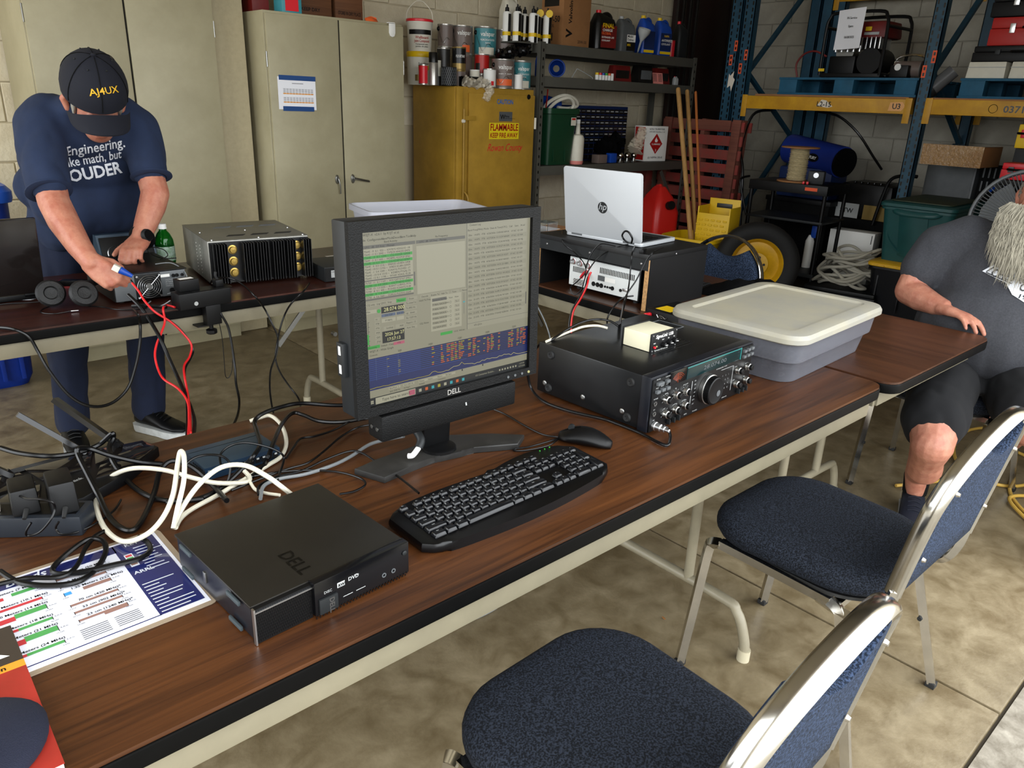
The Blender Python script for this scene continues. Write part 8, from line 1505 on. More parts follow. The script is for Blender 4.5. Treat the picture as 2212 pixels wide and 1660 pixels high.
# ================================================================ pallet rack along the right wall
mat('rack_blue', '#1e4a5f', 0.5, var=(10, 0.25), col2='#163a4d'); mat('rack_yellow', '#c9961b', 0.5, var=(7, 0.2), col2='#b07e18'); mat('rack_orange', '#e2582e', 0.6); mat('pallet_blue', '#1d5a78', 0.7, var=(9, 0.3)); mat('pallet_red', '#8a2a24', 0.75, var=(8, 0.3), col2='#6e3a30'); mat('ply', '#9a6a40', 0.8, var=(6, 0.2)); mat('maroon', '#1c0a09', 0.5)
RX, RB = 6.30, 7.37
rk = thing('pallet_rack', 'blue and yellow steel pallet rack along the right wall', 'rack', (RX, 3.0, 0), 0)
smesh = None
def upright(x, y, w_, zt, slots=True):
    u_ = B().box((x - RX + 0.003, y - 3.0, zt / 2), (0.006, w_, zt)).box((x - RX + 0.035, y - 3.0 - w_ / 2 + 0.003, zt / 2), (0.07, 0.006, zt)).box((x - RX + 0.035, y - 3.0 + w_ / 2 - 0.003, zt / 2), (0.07, 0.006, zt)).build('upright', 'rack_blue', rk)
    if slots:
        global smesh
        for k in range(int((zt - 0.6) / 0.0508)):
            for s in (-1, 1):
                if smesh is None:
                    q = B().box((0, 0, 0), (0.001, 0.013, 0.030)).build('slot', 'emboss', u_, smooth=0); smesh = q.data
                else:
                    q = bpy.data.objects.new('slot', smesh); COL.objects.link(q); q.parent = u_
                q.location = (x - RX - 0.0004, y - 3.0 + s * w_ * 0.27, 0.6 + k * 0.0508 + (0.025 if s > 0 else 0))
    return u_
upright(RX, 4.165, 0.105, 2.7); upright(RX, 4.04, 0.105, 2.7); upright(RX, 2.475, 0.085, 2.7)
for y in (3.98, 3.86, 3.74): upright(RB - 0.08, y, 0.10, 2.7, False)
upright(RB - 0.08, 2.475, 0.085, 2.7, False)
for y in (4.04, 2.475):
    for z0_, z1_, f_ in ((0.3, 1.2, 1), (1.2, 1.75, -1), (1.70, 2.55, 1)):
        a_, c_ = (0.06, 1.0) if f_ > 0 else (1.0, 0.06)
        B().tube([(a_, y - 3.0, z0_), (c_, y - 3.0, z1_)], (0.02, 0.014), 4, raw=True, flat=V((0, 1, 0))).build('brace', 'rack_blue', rk)
def beam(x, y0, y1, z, label=None):
    q = B().box((x - RX - 0.01, (y0 + y1) / 2 - 3.0, z), (0.045, y1 - y0, 0.105), 0.003).build('beam', 'rack_yellow', rk)
    for y in (y0 + 0.02, y1 - 0.02): B().box((x - RX - 0.034, y - 3.0, z - 0.03), (0.006, 0.05, 0.18), 0.001).build('beam_connector', 'rack_yellow', q)
    return q
b1 = beam(RX, 2.53, 3.97, 1.488); b2 = beam(RX, 0.9, 2.425, 1.493); beam(RB, 2.53, 3.74, 1.488); beam(RB, 0.9, 2.425, 1.493); beam(RB - 0.05, 2.53, 3.80, 2.42); beam(RX, 0.9, 2.425, 2.62); beam(RX, 2.53, 3.97, 2.62)
BF = lambda y, z: frame((-0.0338, y - 3.0, z), (0, -1, 0), (0, 0, 1))
mat('sticker', '#d8cfc0', 0.7); mat('sticker_orange', '#d9a066', 0.7)
b = B(); b._faces([(0, 0.01, 0), (0.04, 0.06, 0), (0.08, 0.055, 0), (0.14, 0.01, 0), (0.10, 0.0, 0)], [(0, 1, 2, 3, 4)], BF(3.28, 1.462)); b.build('torn_sticker', 'sticker', b1, smooth=0)
b = B(); b.text('L2-15', 0.055, BF(3.275, 1.470) @ Mx.Translation((0, 0, 0.0008)), 'L', 0.015, wmax=0.12); b.text('U3', 0.055, BF(2.665, 1.470) @ Mx.Translation((0, 0, 0.0008)), 'L', 0.02, wmax=0.06); b.build('lettering', 'can_black', b1, smooth=0)
b = B(); b._faces([(0, 0, 0), (0.10, 0.0, 0), (0.125, 0.035, 0), (0.10, 0.065, 0), (0.01, 0.06, 0)], [(0, 1, 2, 3, 4)], BF(2.695, 1.455)); b.build('arrow_sticker', 'sticker_orange', b1, smooth=0)
b = B(); b.text('03715', 0.062, BF(1.905, 1.470), 'L', 0.02, wmax=0.17); b.build('lettering', 'can_black', b2, smooth=0)
B().tube([BF(1.97, 1.492) @ V((0.028 * math.cos(t), 0.028 * math.sin(t), 0.001)) for t in [2 * math.pi * i / 18 for i in range(18)]], 0.0012, 4, raw=True, closed=True).build('pen_circle', 'can_black', b2)
for y, z in ((4.165, 1.83), (4.02, 1.87), (4.13, 1.945), (4.06, 1.76), (2.50, 1.735), (2.45, 1.835)):
    q = B().box((-0.0012, y - 3.0, z), (0.0014, 0.030, 0.085)).build('capacity_sticker', 'rack_orange', rk)
    for k in (-1, 1): B().box((-0.0022, y - 3.0, z + k * 0.02), (0.0006, 0.014, 0.022)).build('sticker_mark', 'can_black', q)
b = B(); b._faces([(0.0, 0.0, 0), (0.03, 0.02, 0), (0.045, -0.03, 0), (0.07, 0.07, 0), (0.05, 0.09, 0), (0.055, 0.14, 0), (0.02, 0.10, 0), (0.005, 0.12, 0)], [tuple(range(8))], frame((-0.001, 4.17 - 3.0, 1.60), (0, -1, 0), (0, 0, 1))); b.build('torn_label', 'sticker', rk, smooth=0)
for k, (ya, yb) in enumerate(((2.56, 3.86), (0.95, 2.40))): B().box((0.5, (ya + yb) / 2 - 3.0, 1.549), (1.05, yb - ya, 0.014)).build('deck_board', 'ply', rk)
ZD = 1.557
def pallet(label, x0, x1, y0, y1, z, mt, h=0.138):
    o = thing('pallet', label, 'pallet', ((x0 + x1) / 2, (y0 + y1) / 2, z), 0); w_, d_ = x1 - x0, y1 - y0
    for i in range(7): B().box((0 - w_ / 2 + 0.06 + i * (w_ - 0.12) / 6, 0, h - 0.009), (0.10, d_, 0.018), 0.002).build('top_slat', mt, o)
    for i in range(3): B().box((-w_ / 2 + 0.06 + i * (w_ - 0.12) / 2, 0, 0.009), (0.10, d_, 0.018), 0.002).build('bottom_slat', mt, o)
    for i in range(3):
        for j in range(3): B().box((-w_ / 2 + 0.06 + i * (w_ - 0.12) / 2, -d_ / 2 + (0.09, d_ / 2, d_ - 0.09)[j], h / 2), (0.10, 0.16, h - 0.036), 0.002).build('block', mt, o)
    return o
pallet('blue wooden pallet under the generator on the rack', 6.38, 7.28, 2.56, 3.72, ZD, 'pallet_blue'); pallet('blue wooden pallet under the tool cases on the rack', 6.38, 7.28, 1.10, 2.27, ZD, 'pallet_blue')
ZP = ZD + 0.139
gn = thing('generator', 'generator with red fuel tank in a black tube frame', 'generator', (6.72, 3.15, ZP), 0)
for x in (-0.24, 0.20):
    B().tube([(x, 0.26, 0.02), (x, 0.26, 0.36), (x, 0.24, 0.45), (x, 0.18, 0.485), (x, -0.16, 0.485), (x, -0.22, 0.45), (x, -0.24, 0.36), (x, -0.24, 0.02)], 0.013, 8, 4).build('frame_hoop', 'black', gn)
for y, z in ((0.26, 0.38), (-0.24, 0.38), (0.26, 0.03), (-0.24, 0.03)): B().cyl((-0.24, y, z), (0.20, y, z), 0.012, n=8).build('frame_bar', 'black', gn)
B().box((-0.02, 0.0, 0.02), (0.46, 0.50, 0.03), 0.004).build('base_plate', 'black', gn)
B().box((0.0, -0.07, 0.365), (0.30, 0.27, 0.13), 0.03, taper=(0.9, 0.9)).build('fuel_tank', 'dark_red', gn); B().box((-0.152, -0.05, 0.37), (0.002, 0.05, 0.03)).build('tank_label', 'yellow', gn); B().box((-0.152, -0.08, 0.335), (0.002, 0.12, 0.02)).build('tank_plate', 'light_grey', gn)
for i in range(6): B().box((-0.06, 0.02 - i * 0.036, 0.265), (0.20, 0.012, 0.09), 0.003).build('cooling_fin', 'silver', gn)
B().cyl((-0.14, 0.12, 0.20), (0.14, 0.12, 0.20), 0.075, n=20).build('crank_housing', 'steel', gn); B().box((0.0, 0.12, 0.10), (0.34, 0.22, 0.14), 0.01).build('engine_block', 'black', gn); B().cyl((-0.16, -0.10, 0.13), (0.10, -0.10, 0.13), 0.10, n=22).build('alternator', 'black', gn)
for i in range(5): B().cyl((-0.18, 0.18 - i * 0.05, 0.20), (-0.18, 0.18 - i * 0.05, 0.245), 0.012, n=10).build('bolt_cap', 'silver', gn)
B().box((-0.255, 0.24, 0.06), (0.004, 0.05, 0.022)).build('warning_label', 'yellow', gn)
sgn = thing('hanging_sign', 'white in-service sheet hanging on the generator frame', 'notice', (6.455, 3.20, 1.905), 0)
b = B(); NN = 8; vs = [];
for j in range(NN + 1):
    for i in range(NN + 1): vs.append((-0.006 + 0.006 * math.sin(3.0 * j / NN + i * 0.5), 0.108 - 0.216 * i / NN, 0.29 * j / NN + (0.018 * i / NN if j == NN else 0.012 * i / NN)))
b._faces(vs, [(j * (NN + 1) + i, j * (NN + 1) + i + 1, (j + 1) * (NN + 1) + i + 1, (j + 1) * (NN + 1) + i) for j in range(NN) for i in range(NN)]); b.build('sheet', 'white_paper', sgn)
b = B()
for t, z in (('IN Service', 0.225), ('Spare', 0.165), ('06/08/2025', 0.085)): b.text(t, 0.024, frame((-0.0145, -0.01, z), (0, -1, 0), (0, 0, 1)), 'C', 0.01, wmax=0.008 * len(t))
b.build('lettering', 'dark_grey', sgn, smooth=0)
cable('battery_lead', 'brown lead curling from the generator to the pallet', [(6.50, 3.38, 1.86), (6.47, 3.47, 1.90), (6.46, 3.56, 1.88), (6.46, 3.62, 1.80), (6.47, 3.60, 1.70)], 0.008, 'dark_red')
mo = thing('winch', 'small black winch with chrome carrying handle on the pallet', 'winch', (6.62, 2.74, ZP), 0)
B().cyl((-0.02, -0.10, 0.07), (-0.02, 0.10, 0.07), 0.06, n=18).build('drum', 'can_brown', mo); B().box((-0.08, 0.03, 0.05), (0.09, 0.14, 0.09), 0.01).build('gearbox', 'black', mo); B().tube([(0.0, 0.12, 0.02), (0.0, 0.12, 0.13), (0.0, 0.06, 0.17), (0.0, -0.07, 0.17), (0.0, -0.13, 0.12), (0.0, -0.14, 0.03)], 0.010, 8, 4).build('carry_handle', 'chrome', mo); B().cyl((-0.13, 0.04, 0.08), (-0.10, 0.04, 0.08), 0.025, n=14).build('chrome_cap', 'silver', mo)
tb = thing('filter_tube', 'clear plastic tube with black spoked end leaning on the pallet', 'tube', (6.40, 2.40, ZD), 0)
mat('tube_clear', '#6f6f70', 0.2, trans=0.4, ior=1.2); B().cyl((-0.01, 0.06, 0.055), (0.03, -0.06, 0.19), 0.050, 0.048, n=24).build('tube_wall', 'tube_clear', tb); B().cyl((-0.03, 0.085, 0.025), (-0.008, 0.055, 0.06), 0.058, n=24).build('end_cap', 'dark_grey', tb)
def case(name, label, x, y, z, dx, dy, dz, mt, extra='light_grey'):
    o = thing(name, label, 'tool case', (x, y, z), 0); B().box((0, 0, dz * 0.30), (dx, dy, dz * 0.60), 0.008).build('case_base', mt, o); B().box((0, 0, dz * 0.80), (dx * 0.985, dy * 0.985, dz * 0.39), 0.010).build('case_lid', mt, o)
    for s in (-0.25, 0.25): B().box((-dx / 2 - 0.004, s * dy, dz * 0.60), (0.010, 0.035, dz * 0.34), 0.003).build('latch', extra, o)
    B().tube([(-dx / 2, 0.08, dz * 0.62), (-dx / 2 - 0.03, 0.06, dz * 0.62), (-dx / 2 - 0.03, -0.06, dz * 0.62), (-dx / 2, -0.08, dz * 0.62)], 0.008, 6, 3).build('carry_handle', 'black', o); return o
for i, y in enumerate((2.135, 1.855)):
    o = thing('parts_tray', ('scuffed white metal tray under the long black case', 'white metal tray beside the scuffed tray')[i], 'tray', (6.60, y, ZP), 0); B().box((0, 0, 0.056), (0.30, 0.255, 0.11), 0.006, taper=(0.95, 0.95)).build('tray_body', 'off_white', o); B().box((-0.148, 0, 0.075), (0.006, 0.25, 0.004)).build('seam', 'light_grey', o)
case('tool_case', 'long flat black tool case on the white trays', 6.62, 1.93, ZP + 0.113, 0.28, 0.66, 0.105, 'black', 'dark_grey'); case('tool_box', 'red metal toolbox stacked on the long black case', 6.64, 1.90, ZP + 0.220, 0.26, 0.58, 0.185, 'red', 'silver'); case('tool_case', 'black plastic tool case on top of the red toolbox', 6.64, 1.90, ZP + 0.407, 0.27, 0.62, 0.16, 'black', 'silver')
# below the rack, right bay
gp = thing('steel_locker', 'flat grey steel locker standing behind the green tote', 'locker', (6.80, 2.28, 0), 0); B().box((0, 0, 0.545), (0.30, 0.36, 1.09), 0.004).build('locker_body', 'mid_grey', gp); B().box((-0.151, 0, 0.55), (0.003, 0.33, 1.04)).build('locker_door', 'mid_grey', gp)
wp = thing('wrapped_box', 'flat brown box wrapped in shiny plastic film', 'box', (6.40, 2.15, 1.092), -3); B().box((0, 0, 0.072), (0.34, 0.42, 0.142), 0.006).build('carton', 'brown_card', wp)
mat('film_gloss', '#a07848', 0.12, coat=1.0, var=(40, 0.3), bump=(60, 0.9)); B().box((-0.1715, 0, 0.072), (0.002, 0.425, 0.145)).build('film_front', 'film_gloss', wp); B().box((0.0, 0, 0.1445), (0.345, 0.425, 0.002)).build('film_top', 'film_gloss', wp)
oz = thing('socket_organizer', 'black organizer rack with rows of upright slots', 'organizer', (6.80, 1.94, 0.0), 0); B().box((0.0, 0, 0.545), (0.22, 0.28, 1.09), 0.004).build('rack_body', 'black_matte', oz)
for r_ in range(2):
    for c_ in range(7): B().box((-0.118, 0.115 - c_ * 0.038, 0.94 + r_ * 0.10), (0.012, 0.012, 0.075), 0.002).build('slot_rib', 'mid_grey', oz)
case('tool_box', 'red and grey toolbox above the standing fan', 6.22, 1.66, 1.04, 0.22, 0.24, 0.11, 'bright_red', 'mid_grey'); case('parts_case', 'yellow parts case with red lid behind the fan', 6.42, 1.72, 1.24, 0.15, 0.17, 0.16, 'yellow', 'bright_red')
sb_ = thing('work_bench', 'dark bench under the red toolbox', 'bench', (6.40, 1.55, 0), 0); B().box((0, 0, 1.02), (0.60, 0.50, 0.035), 0.004).build('bench_top', 'black', sb_); B().box((0.12, 0.12, 1.13), (0.30, 0.26, 0.215), 0.004).build('bench_box', 'dark_grey', sb_)
for sx in (-1, 1):
    for sy in (-1, 1): B().box((sx * 0.27, sy * 0.22, 0.50), (0.04, 0.04, 1.0)).build('leg', 'black', sb_)
o = tag(B().tube([(6.25, 1.86, 0.95), (6.22, 1.80, 1.0), (6.2, 1.74, 0.96)], 0.02, 8, 4).build('blue_clamp', 'blue'), 'bright blue clamp hanging on the bench edge', 'clamp')
# totes
mat('tote_teal', '#1c4e4e', 0.45, var=(10, 0.15)); mat('tote_black', '#06070c', 0.4); mat('lid_olive', '#39432f', 0.6, var=(9, 0.25)); mat('lid_yellow', '#dcab23', 0.45)
def tote(label, x, y, z, mt, lid, lw, ld, h, rz):
    o = thing('storage_tote', label, 'tote', (x, y, z), rz)
    B().loft([ring(ld * 0.80, lw * 0.80, 0.04, 0.0), ring(ld * 0.93, lw * 0.93, 0.05, h * 0.86), ring(ld * 0.97, lw * 0.97, 0.05, h * 0.86), ring(ld * 0.97, lw * 0.97, 0.05, h * 0.92)]).build('tote_body', mt, o)
    B().loft([ring(ld * 0.98, lw * 0.98, 0.05, h * 0.90), ring(ld, lw, 0.05, h * 0.915), ring(ld, lw, 0.05, h * 0.96), ring(ld * 0.96, lw * 0.96, 0.05, h * 0.985), ring(ld * 0.84, lw * 0.80, 0.04, h * 0.985), ring(ld * 0.80, lw * 0.76, 0.04, h)]).build('lid', lid, o); return o
t1 = tote('black tote with yellow lid under the green tote', 6.20, 2.20, 0, 'tote_black', 'lid_yellow', 0.52, 0.76, 0.40, 4)
for y in (-0.17, 0.0, 0.17): B().box((-0.375, y, 0.372), (0.03, 0.09, 0.012), 0.003).build('lid_tab', 'lid_yellow', t1); B().box((-0.34, y, 0.18), (0.012, 0.012, 0.30), 0.002).build('tote_rib', 'tote_black', t1)
t2 = tote('teal green tote stacked on the yellow-lidded tote', 6.26, 2.19, 0.40, 'tote_teal', 'tote_teal', 0.53, 0.82, 0.44, 2)
B().prism(rrect(0.70, 0.42, 0.04, 4), 0.006, T(0, 0, 0.438)).build('lid_panel', 'lid_olive', t2)
b = B(); rings = []
for k in range(6):
    z = 0.05 + k * 0.062; rings.append([(-0.345 - 0.010 * k * 0.8 - 0.022 * math.sin(math.pi * i / 8.0), -0.10 + 0.20 * i / 8.0 + 0.03 * (k - 2) / 5.0, z) for i in range(9)])
b.loft(rings, closed=False, cap=False); b.build('end_recess', 'tote_teal', t2); B().tube([(-0.372, -0.16, 0.385), (-0.405, -0.12, 0.368), (-0.410, 0.0, 0.362), (-0.405, 0.12, 0.368), (-0.372, 0.16, 0.385)], (0.022, 0.012), 8, 4).build('end_grip', 'tote_teal', t2)
B().tube([(-0.340, -0.20, 0.33), (-0.352, -0.18, 0.18), (-0.345, -0.09, 0.08), (-0.340, 0.0, 0.055), (-0.345, 0.09, 0.08), (-0.352, 0.18, 0.18), (-0.340, 0.20, 0.33)], 0.010, 6, 4).build('end_arch', 'tote_teal', t2)
# pedestal fan
fn_ = thing('pedestal_fan', 'grey pedestal fan behind the bearded man', 'fan', (4.42, 1.12, 0), 0)
FMx = T(0, 0, 0.955) @ frame((0, 0, 0), (0.27, -0.96, 0), (0, 0, 1)); mat('fan_grey', '#6b6e70', 0.4, 0.3)
for i in range(90):
    a = 2 * math.pi * i / 90; B().tube([FMx @ V((r * math.cos(a + 0.35 * r), r * math.sin(a + 0.35 * r), zz)) for r, zz in ((0.05, 0.075), (0.15, 0.070), (0.22, 0.045), (0.243, 0.0))], 0.0016, 4, 2).build('guard_wire', 'fan_grey', fn_)
B().tube([FMx @ V((0.245 * math.cos(t), 0.245 * math.sin(t), 0)) for t in [2 * math.pi * i / 40 for i in range(40)]], (0.016, 0.010), 8, raw=True, closed=True).build('guard_rim', 'fan_grey', fn_)
B().lathe([(0.0001, 0.082), (0.05, 0.080), (0.058, 0.070), (0.058, 0.065)], 28, FMx, caps=False).build('guard_badge', 'fan_grey', fn_)
for i in range(3):
    a = 2 * math.pi * i / 3; B().loft([[FMx @ V((r * math.cos(a + t), r * math.sin(a + t), 0.02 + 0.03 * (t - 0.5))) for t in (0.0, 0.4, 0.8, 1.1)] for r in (0.04, 0.12, 0.21)], closed=False, cap=False).build('blade', 'mid_grey', fn_)
B().cyl(FMx @ V((0, 0, -0.12)), FMx @ V((0, 0, 0.02)), 0.07, n=20).build('motor', 'fan_grey', fn_); B().cyl((0.10, 0.03, 0.0), (0.10, 0.03, 0.93), 0.016, n=12).build('pole', 'fan_grey', fn_); B().lathe([(0.22, 0), (0.22, 0.012), (0.06, 0.035), (0.02, 0.05)], 28, T(0.10, 0.03, 0)).build('base', 'fan_grey', fn_)
# cart with spool and heater
ca = thing('tool_cart', 'black metal utility cart under the rope spool', 'cart', (6.05, 3.20, 0), 4)
for z, th in ((0.85, 0.075), (0.60, 0.02), (0.18, 0.03)): B().box((0, 0, z), (0.44, 0.66, th), 0.004).build('cart_shelf', 'black' if z > 0.7 else 'dark_grey', ca)
for sx in (-1, 1):
    for sy in (-1, 1): B().cyl((sx * 0.20, sy * 0.31, 0.10), (sx * 0.20, sy * 0.31, 0.84), 0.016, n=10).build('cart_post', 'black', ca); B().cyl((sx * 0.20 - 0.015, sy * 0.31, 0.05), (sx * 0.20 + 0.015, sy * 0.31, 0.05), 0.05, n=16).build('caster', 'rubber', ca)
B().box((-0.2205, -0.20, 0.855), (0.001, 0.10, 0.025)).build('cart_badge', 'rack_orange', ca); B().tube([(-0.20, 0.33, 0.60), (-0.21, 0.40, 0.80), (-0.20, 0.42, 0.88), (-0.10, 0.40, 0.90)], 0.010, 8, 4).build('push_handle', 'black', ca)
so_ = thing('rope_spool', 'wooden spool wound with cream rope on the black cart', 'spool', (5.98, 3.20, 0.8885), 0); mat('rope_cream', '#d2c39c', 0.85, var=(60, 0.2), bump=(200, 0.6))
for z in (0.0, 0.262): B().lathe([(0.0001, z), (0.145, z), (0.147, z + 0.005), (0.145, z + 0.011), (0.0001, z + 0.011)], 30, caps=False).build('flange', 'ply', so_)
for i in range(24): B().lathe([(0.066, -0.006), (0.078 + 0.002 * math.sin(i * 2.1), 0.0), (0.066, 0.006)], 24, T(0.0, 0.0, 0.018 + i * 0.0104, 0, 2 * math.sin(i)), caps=False).build('rope_turn', 'rope_cream', so_)
bt = thing('battery_charger', 'black tool charger with red clips beside the spool', 'charger', (5.97, 3.02, 0.8885), 20); B().box((0, 0, 0.05), (0.10, 0.12, 0.10), 0.01).build('charger_body', 'dark_grey', bt); B().cyl((-0.05, 0, 0.07), (-0.058, 0, 0.07), 0.02, n=16).build('dial', 'silver', bt)
for k in (0.0, 0.03): B().box((-0.08, 0.05 + k, 0.010), (0.05, 0.016, 0.02), 0.004).build('red_clip', 'bright_red', bt)
he = thing('space_heater', 'blue cylindrical space heater behind the spool', 'heater', (6.72, 3.44, 0.70), 0); mat('heater_blue', '#1c2f7d', 0.4)
B().cyl((0.10, 0.30, 0.40), (-0.10, -0.30, 0.33), 0.13, n=28).build('barrel', 'heater_blue', he); B().cyl((-0.10, -0.30, 0.33), (-0.112, -0.33, 0.326), 0.12, n=28).build('nozzle', 'black', he); B().box((0, 0, 0.132), (0.30, 0.50, 0.26), 0.02).build('tank', 'dark_blue', he)
pm_ = frame((-0.158, -0.055, 0.352), (-0.30, -0.94, -0.1), (0.2, -0.1, 1)); B().lathe([(0.0001, 0.002), (0.05, 0.002), (0.05, 0)], 24, pm_ @ Mx.Diagonal((1.3, 0.7, 1, 1)), caps=False).build('badge', 'can_black', he); b = B().text('FURY', 0.034, pm_ @ Mx.Translation((0, -0.012, 0.003)), 'C', 0.02); b.build('lettering', 'white', he, smooth=0)
hs = thing('heater_stand', 'dark crate holding up the blue heater', 'crate', (6.72, 3.44, 0), 0); B().box((0, 0, 0.33), (0.40, 0.60, 0.66), 0.006).build('crate_body', 'black_matte', hs); B().box((0, 0, 0.68), (0.42, 0.62, 0.04), 0.004).build('crate_lid', 'black', hs)
gb = thing('portable_generator', 'black portable generator with printed panels by the wall', 'generator', (6.85, 2.92, 0), 0); B().box((0, 0, 0.30), (0.40, 0.48, 0.56), 0.03).build('shell', 'black_matte', gb); B().box((0, 0, 0.73), (0.40, 0.48, 0.30), 0.08).build('cowl', 'black', gb)
for i in range(6): B().box((-0.08, -0.16 + i * 0.055, 0.868), (0.16, 0.012, 0.03), 0.004).build('cowl_vent', 'emboss', gb)
b = B().rect(0, 0, 0.20, 0.12, frame((-0.203, 0.22, 0.58), (0, -1, 0), (0, 0, 1))); b.build('white_panel', 'light_grey', gb, smooth=0); b = B().rect(0, 0, 0.19, 0.12, frame((-0.203, -0.02, 0.58), (0, -1, 0), (0, 0, 1))); b.build('yellow_panel', 'can_gold', gb, smooth=0); b = B().text('STW', 0.055, frame((-0.2045, 0.18, 0.62), (0, -1, 0), (0, 0, 1)), 'L', 0.02); b.build('lettering', 'can_black', gb, smooth=0)
tag(B().tube([(6.60, 2.78, 0.55), (6.60, 2.74, 0.80), (6.60, 2.70, 0.93), (6.60, 2.60, 0.97), (6.60, 2.50, 0.97)], 0.014, 8, 5).build('hand_truck_handle', 'black'), 'curved black hand truck handle beside the rack post', 'handle')
wx = thing('white_carton', 'white carton with red stripe standing by the cart', 'box', (6.36, 2.80, 0.0), 6); B().box((0, 0, 0.26), (0.16, 0.36, 0.52), 0.003).build('carton_body', 'white', wx); B().box((-0.0805, 0.11, 0.39), (0.001, 0.022, 0.20)).build('red_stripe', 'dark_red', wx); B().box((-0.0805, -0.16, 0.47), (0.001, 0.006, 0.07)).build('print_bar', 'dark_grey', wx)
o = thing('spray_bottle', 'white spray bottle with blue trigger beside white carton', 'bottle', (6.12, 3.06, 0.195), 0); B().lathe([(0.0001, 0), (0.035, 0), (0.035, 0.22), (0.015, 0.27)], 16).build('bottle_body', 'white', o); B().box((0, -0.03, 0.30), (0.03, 0.05, 0.10), 0.006).build('trigger', 'blue', o)
# rope heap on a low black case
lc_ = thing('low_case', 'low black case under the grey rope heap', 'case', (5.95, 2.62, 0), 10); B().box((0, 0, 0.055), (0.40, 0.55, 0.11), 0.01).build('case_base', 'black', lc_); B().box((0, 0, 0.125), (0.38, 0.53, 0.03), 0.006).build('case_lid', 'black', lc_)
mat('rope_grey', '#b3ae9f', 0.9, bump=(260, 0.8)); rg_ = random.Random(8); b = B()
for k in range(13):
    c = V((5.92 + rg_.uniform(-0.05, 0.05), 2.62 + rg_.uniform(-0.06, 0.06), 0.19 + 0.017 * k)); ra, rb_ = rg_.uniform(0.09, 0.16), rg_.uniform(0.13, 0.21); tx, ty, ph_ = rg_.uniform(-0.6, 0.6), rg_.uniform(-0.6, 0.6), rg_.uniform(0, 6)
    pts = []
    for i in range(26):
        t = 2 * math.pi * i / 18 + ph_; p_ = V((ra * math.cos(t), rb_ * math.sin(t), 0.0)); pts.append(c + V((p_.x, p_.y, p_.x * tx + p_.y * ty + 0.012 * math.sin(3 * t))))
    for q in pts: q.z = max(q.z, 0.158)
    b.tube(pts, 0.0115, 7, 2)
tag(b.build('rope_heap', 'rope_grey'), 'heap of twisted grey rope beside the stacked totes', 'rope')
cable('air_hose', 'black hose arching down behind the yellow beam', [(6.45, 3.35, 1.43), (6.42, 3.15, 1.40), (6.45, 2.98, 1.28), (6.55, 2.86, 1.10), (6.62, 2.80, 1.0)], 0.010, 'cable_black', 'hose'); cable('air_hose', 'black hose hanging in a wide arc beside rack uprights', [(6.40, 3.75, 1.43), (6.28, 3.86, 1.38), (6.20, 3.88, 1.10), (6.15, 3.80, 0.90), (6.10, 3.72, 0.40), (6.05, 3.70, 0.02)], 0.012, 'cable_black', 'hose')
# tyre, mop bucket, wringer, sticks, red pallets
ty_ = thing('spare_tyre', 'black spare tyre with yellow steel rim leaning by the bucket', 'tyre', (5.30, 3.05, 0.315), 0); TM = frame((0, 0, 0), (0.55, -0.835, 0), (0.06, 0.05, 1)); mat('tyre_black', '#0f0e0d', 0.75, var=(30, 0.3)); mat('rim_yellow', '#c99a12', 0.45, var=(14, 0.25))
B().lathe([(0.195, -0.075), (0.225, -0.092), (0.275, -0.094), (0.305, -0.072), (0.315, -0.04), (0.315, 0.04), (0.305, 0.072), (0.275, 0.094), (0.225, 0.092), (0.195, 0.075)], 44, TM, caps=False).build('tyre', 'tyre_black', ty_)
B().lathe([(0.198, 0.076), (0.190, 0.070), (0.178, 0.02), (0.165, 0.0), (0.10, 0.012), (0.085, 0.03), (0.04, 0.034), (0.0001, 0.034)], 36, TM, caps=False).build('rim', 'rim_yellow', ty_)
for i in range(5): B().cyl(TM @ V((0.055 * math.cos(i * 1.2566), 0.055 * math.sin(i * 1.2566), 0.03)), TM @ V((0.055 * math.cos(i * 1.2566), 0.055 * math.sin(i * 1.2566), 0.042)), 0.010, n=6).build('lug_hole', 'black', ty_)
mb = thing('mop_bucket', 'yellow mop bucket with rolled rim behind the riser', 'bucket', (5.27, 3.60, 0), 10); mat('mop_yellow', '#d9b010', 0.45)
B().loft([ring(0.34, 0.34, 0.08, 0.06), ring(0.44, 0.44, 0.10, 0.42), ring(0.47, 0.47, 0.11, 0.43), ring(0.47, 0.47, 0.11, 0.455), ring(0.44, 0.44, 0.10, 0.455), ring(0.41, 0.41, 0.10, 0.42), ring(0.32, 0.32, 0.08, 0.09)]).build('tub', 'mop_yellow', mb)
for sx in (-1, 1):
    for sy in (-1, 1): B().cyl((sx * 0.13 - 0.015, sy * 0.13, 0.035), (sx * 0.13 + 0.015, sy * 0.13, 0.035), 0.035, n=14).build('caster', 'rubber', mb)
B().tube([(0.1, -0.235, 0.36), (0.0, -0.25, 0.34), (-0.12, -0.25, 0.32)], 0.008, 8, 3).build('wire_bail', 'steel', mb)
wr = thing('mop_wringer', 'yellow mop wringer sitting on the mop bucket', 'wringer', (5.40, 3.50, 0.30), 12)
B().box((-0.11, 0, 0.19), (0.012, 0.26, 0.30), 0.004).build('front_wall', 'mop_yellow', wr); B().box((0.11, 0, 0.24), (0.012, 0.26, 0.40), 0.004).build('back_wall', 'mop_yellow', wr)
for s in (-1, 1): B().box((0, s * 0.13, 0.21), (0.23, 0.012, 0.36), 0.004).build('side_wall', 'mop_yellow', wr)
for i in range(7):
    for j in range(5): B().box((-0.118, -0.10 + j * 0.05 + 0.02 * (i % 2), 0.06 + i * 0.038), (0.008, 0.034, 0.014), 0.003, seg=1).build('wall_rib', 'mop_yellow', wr)
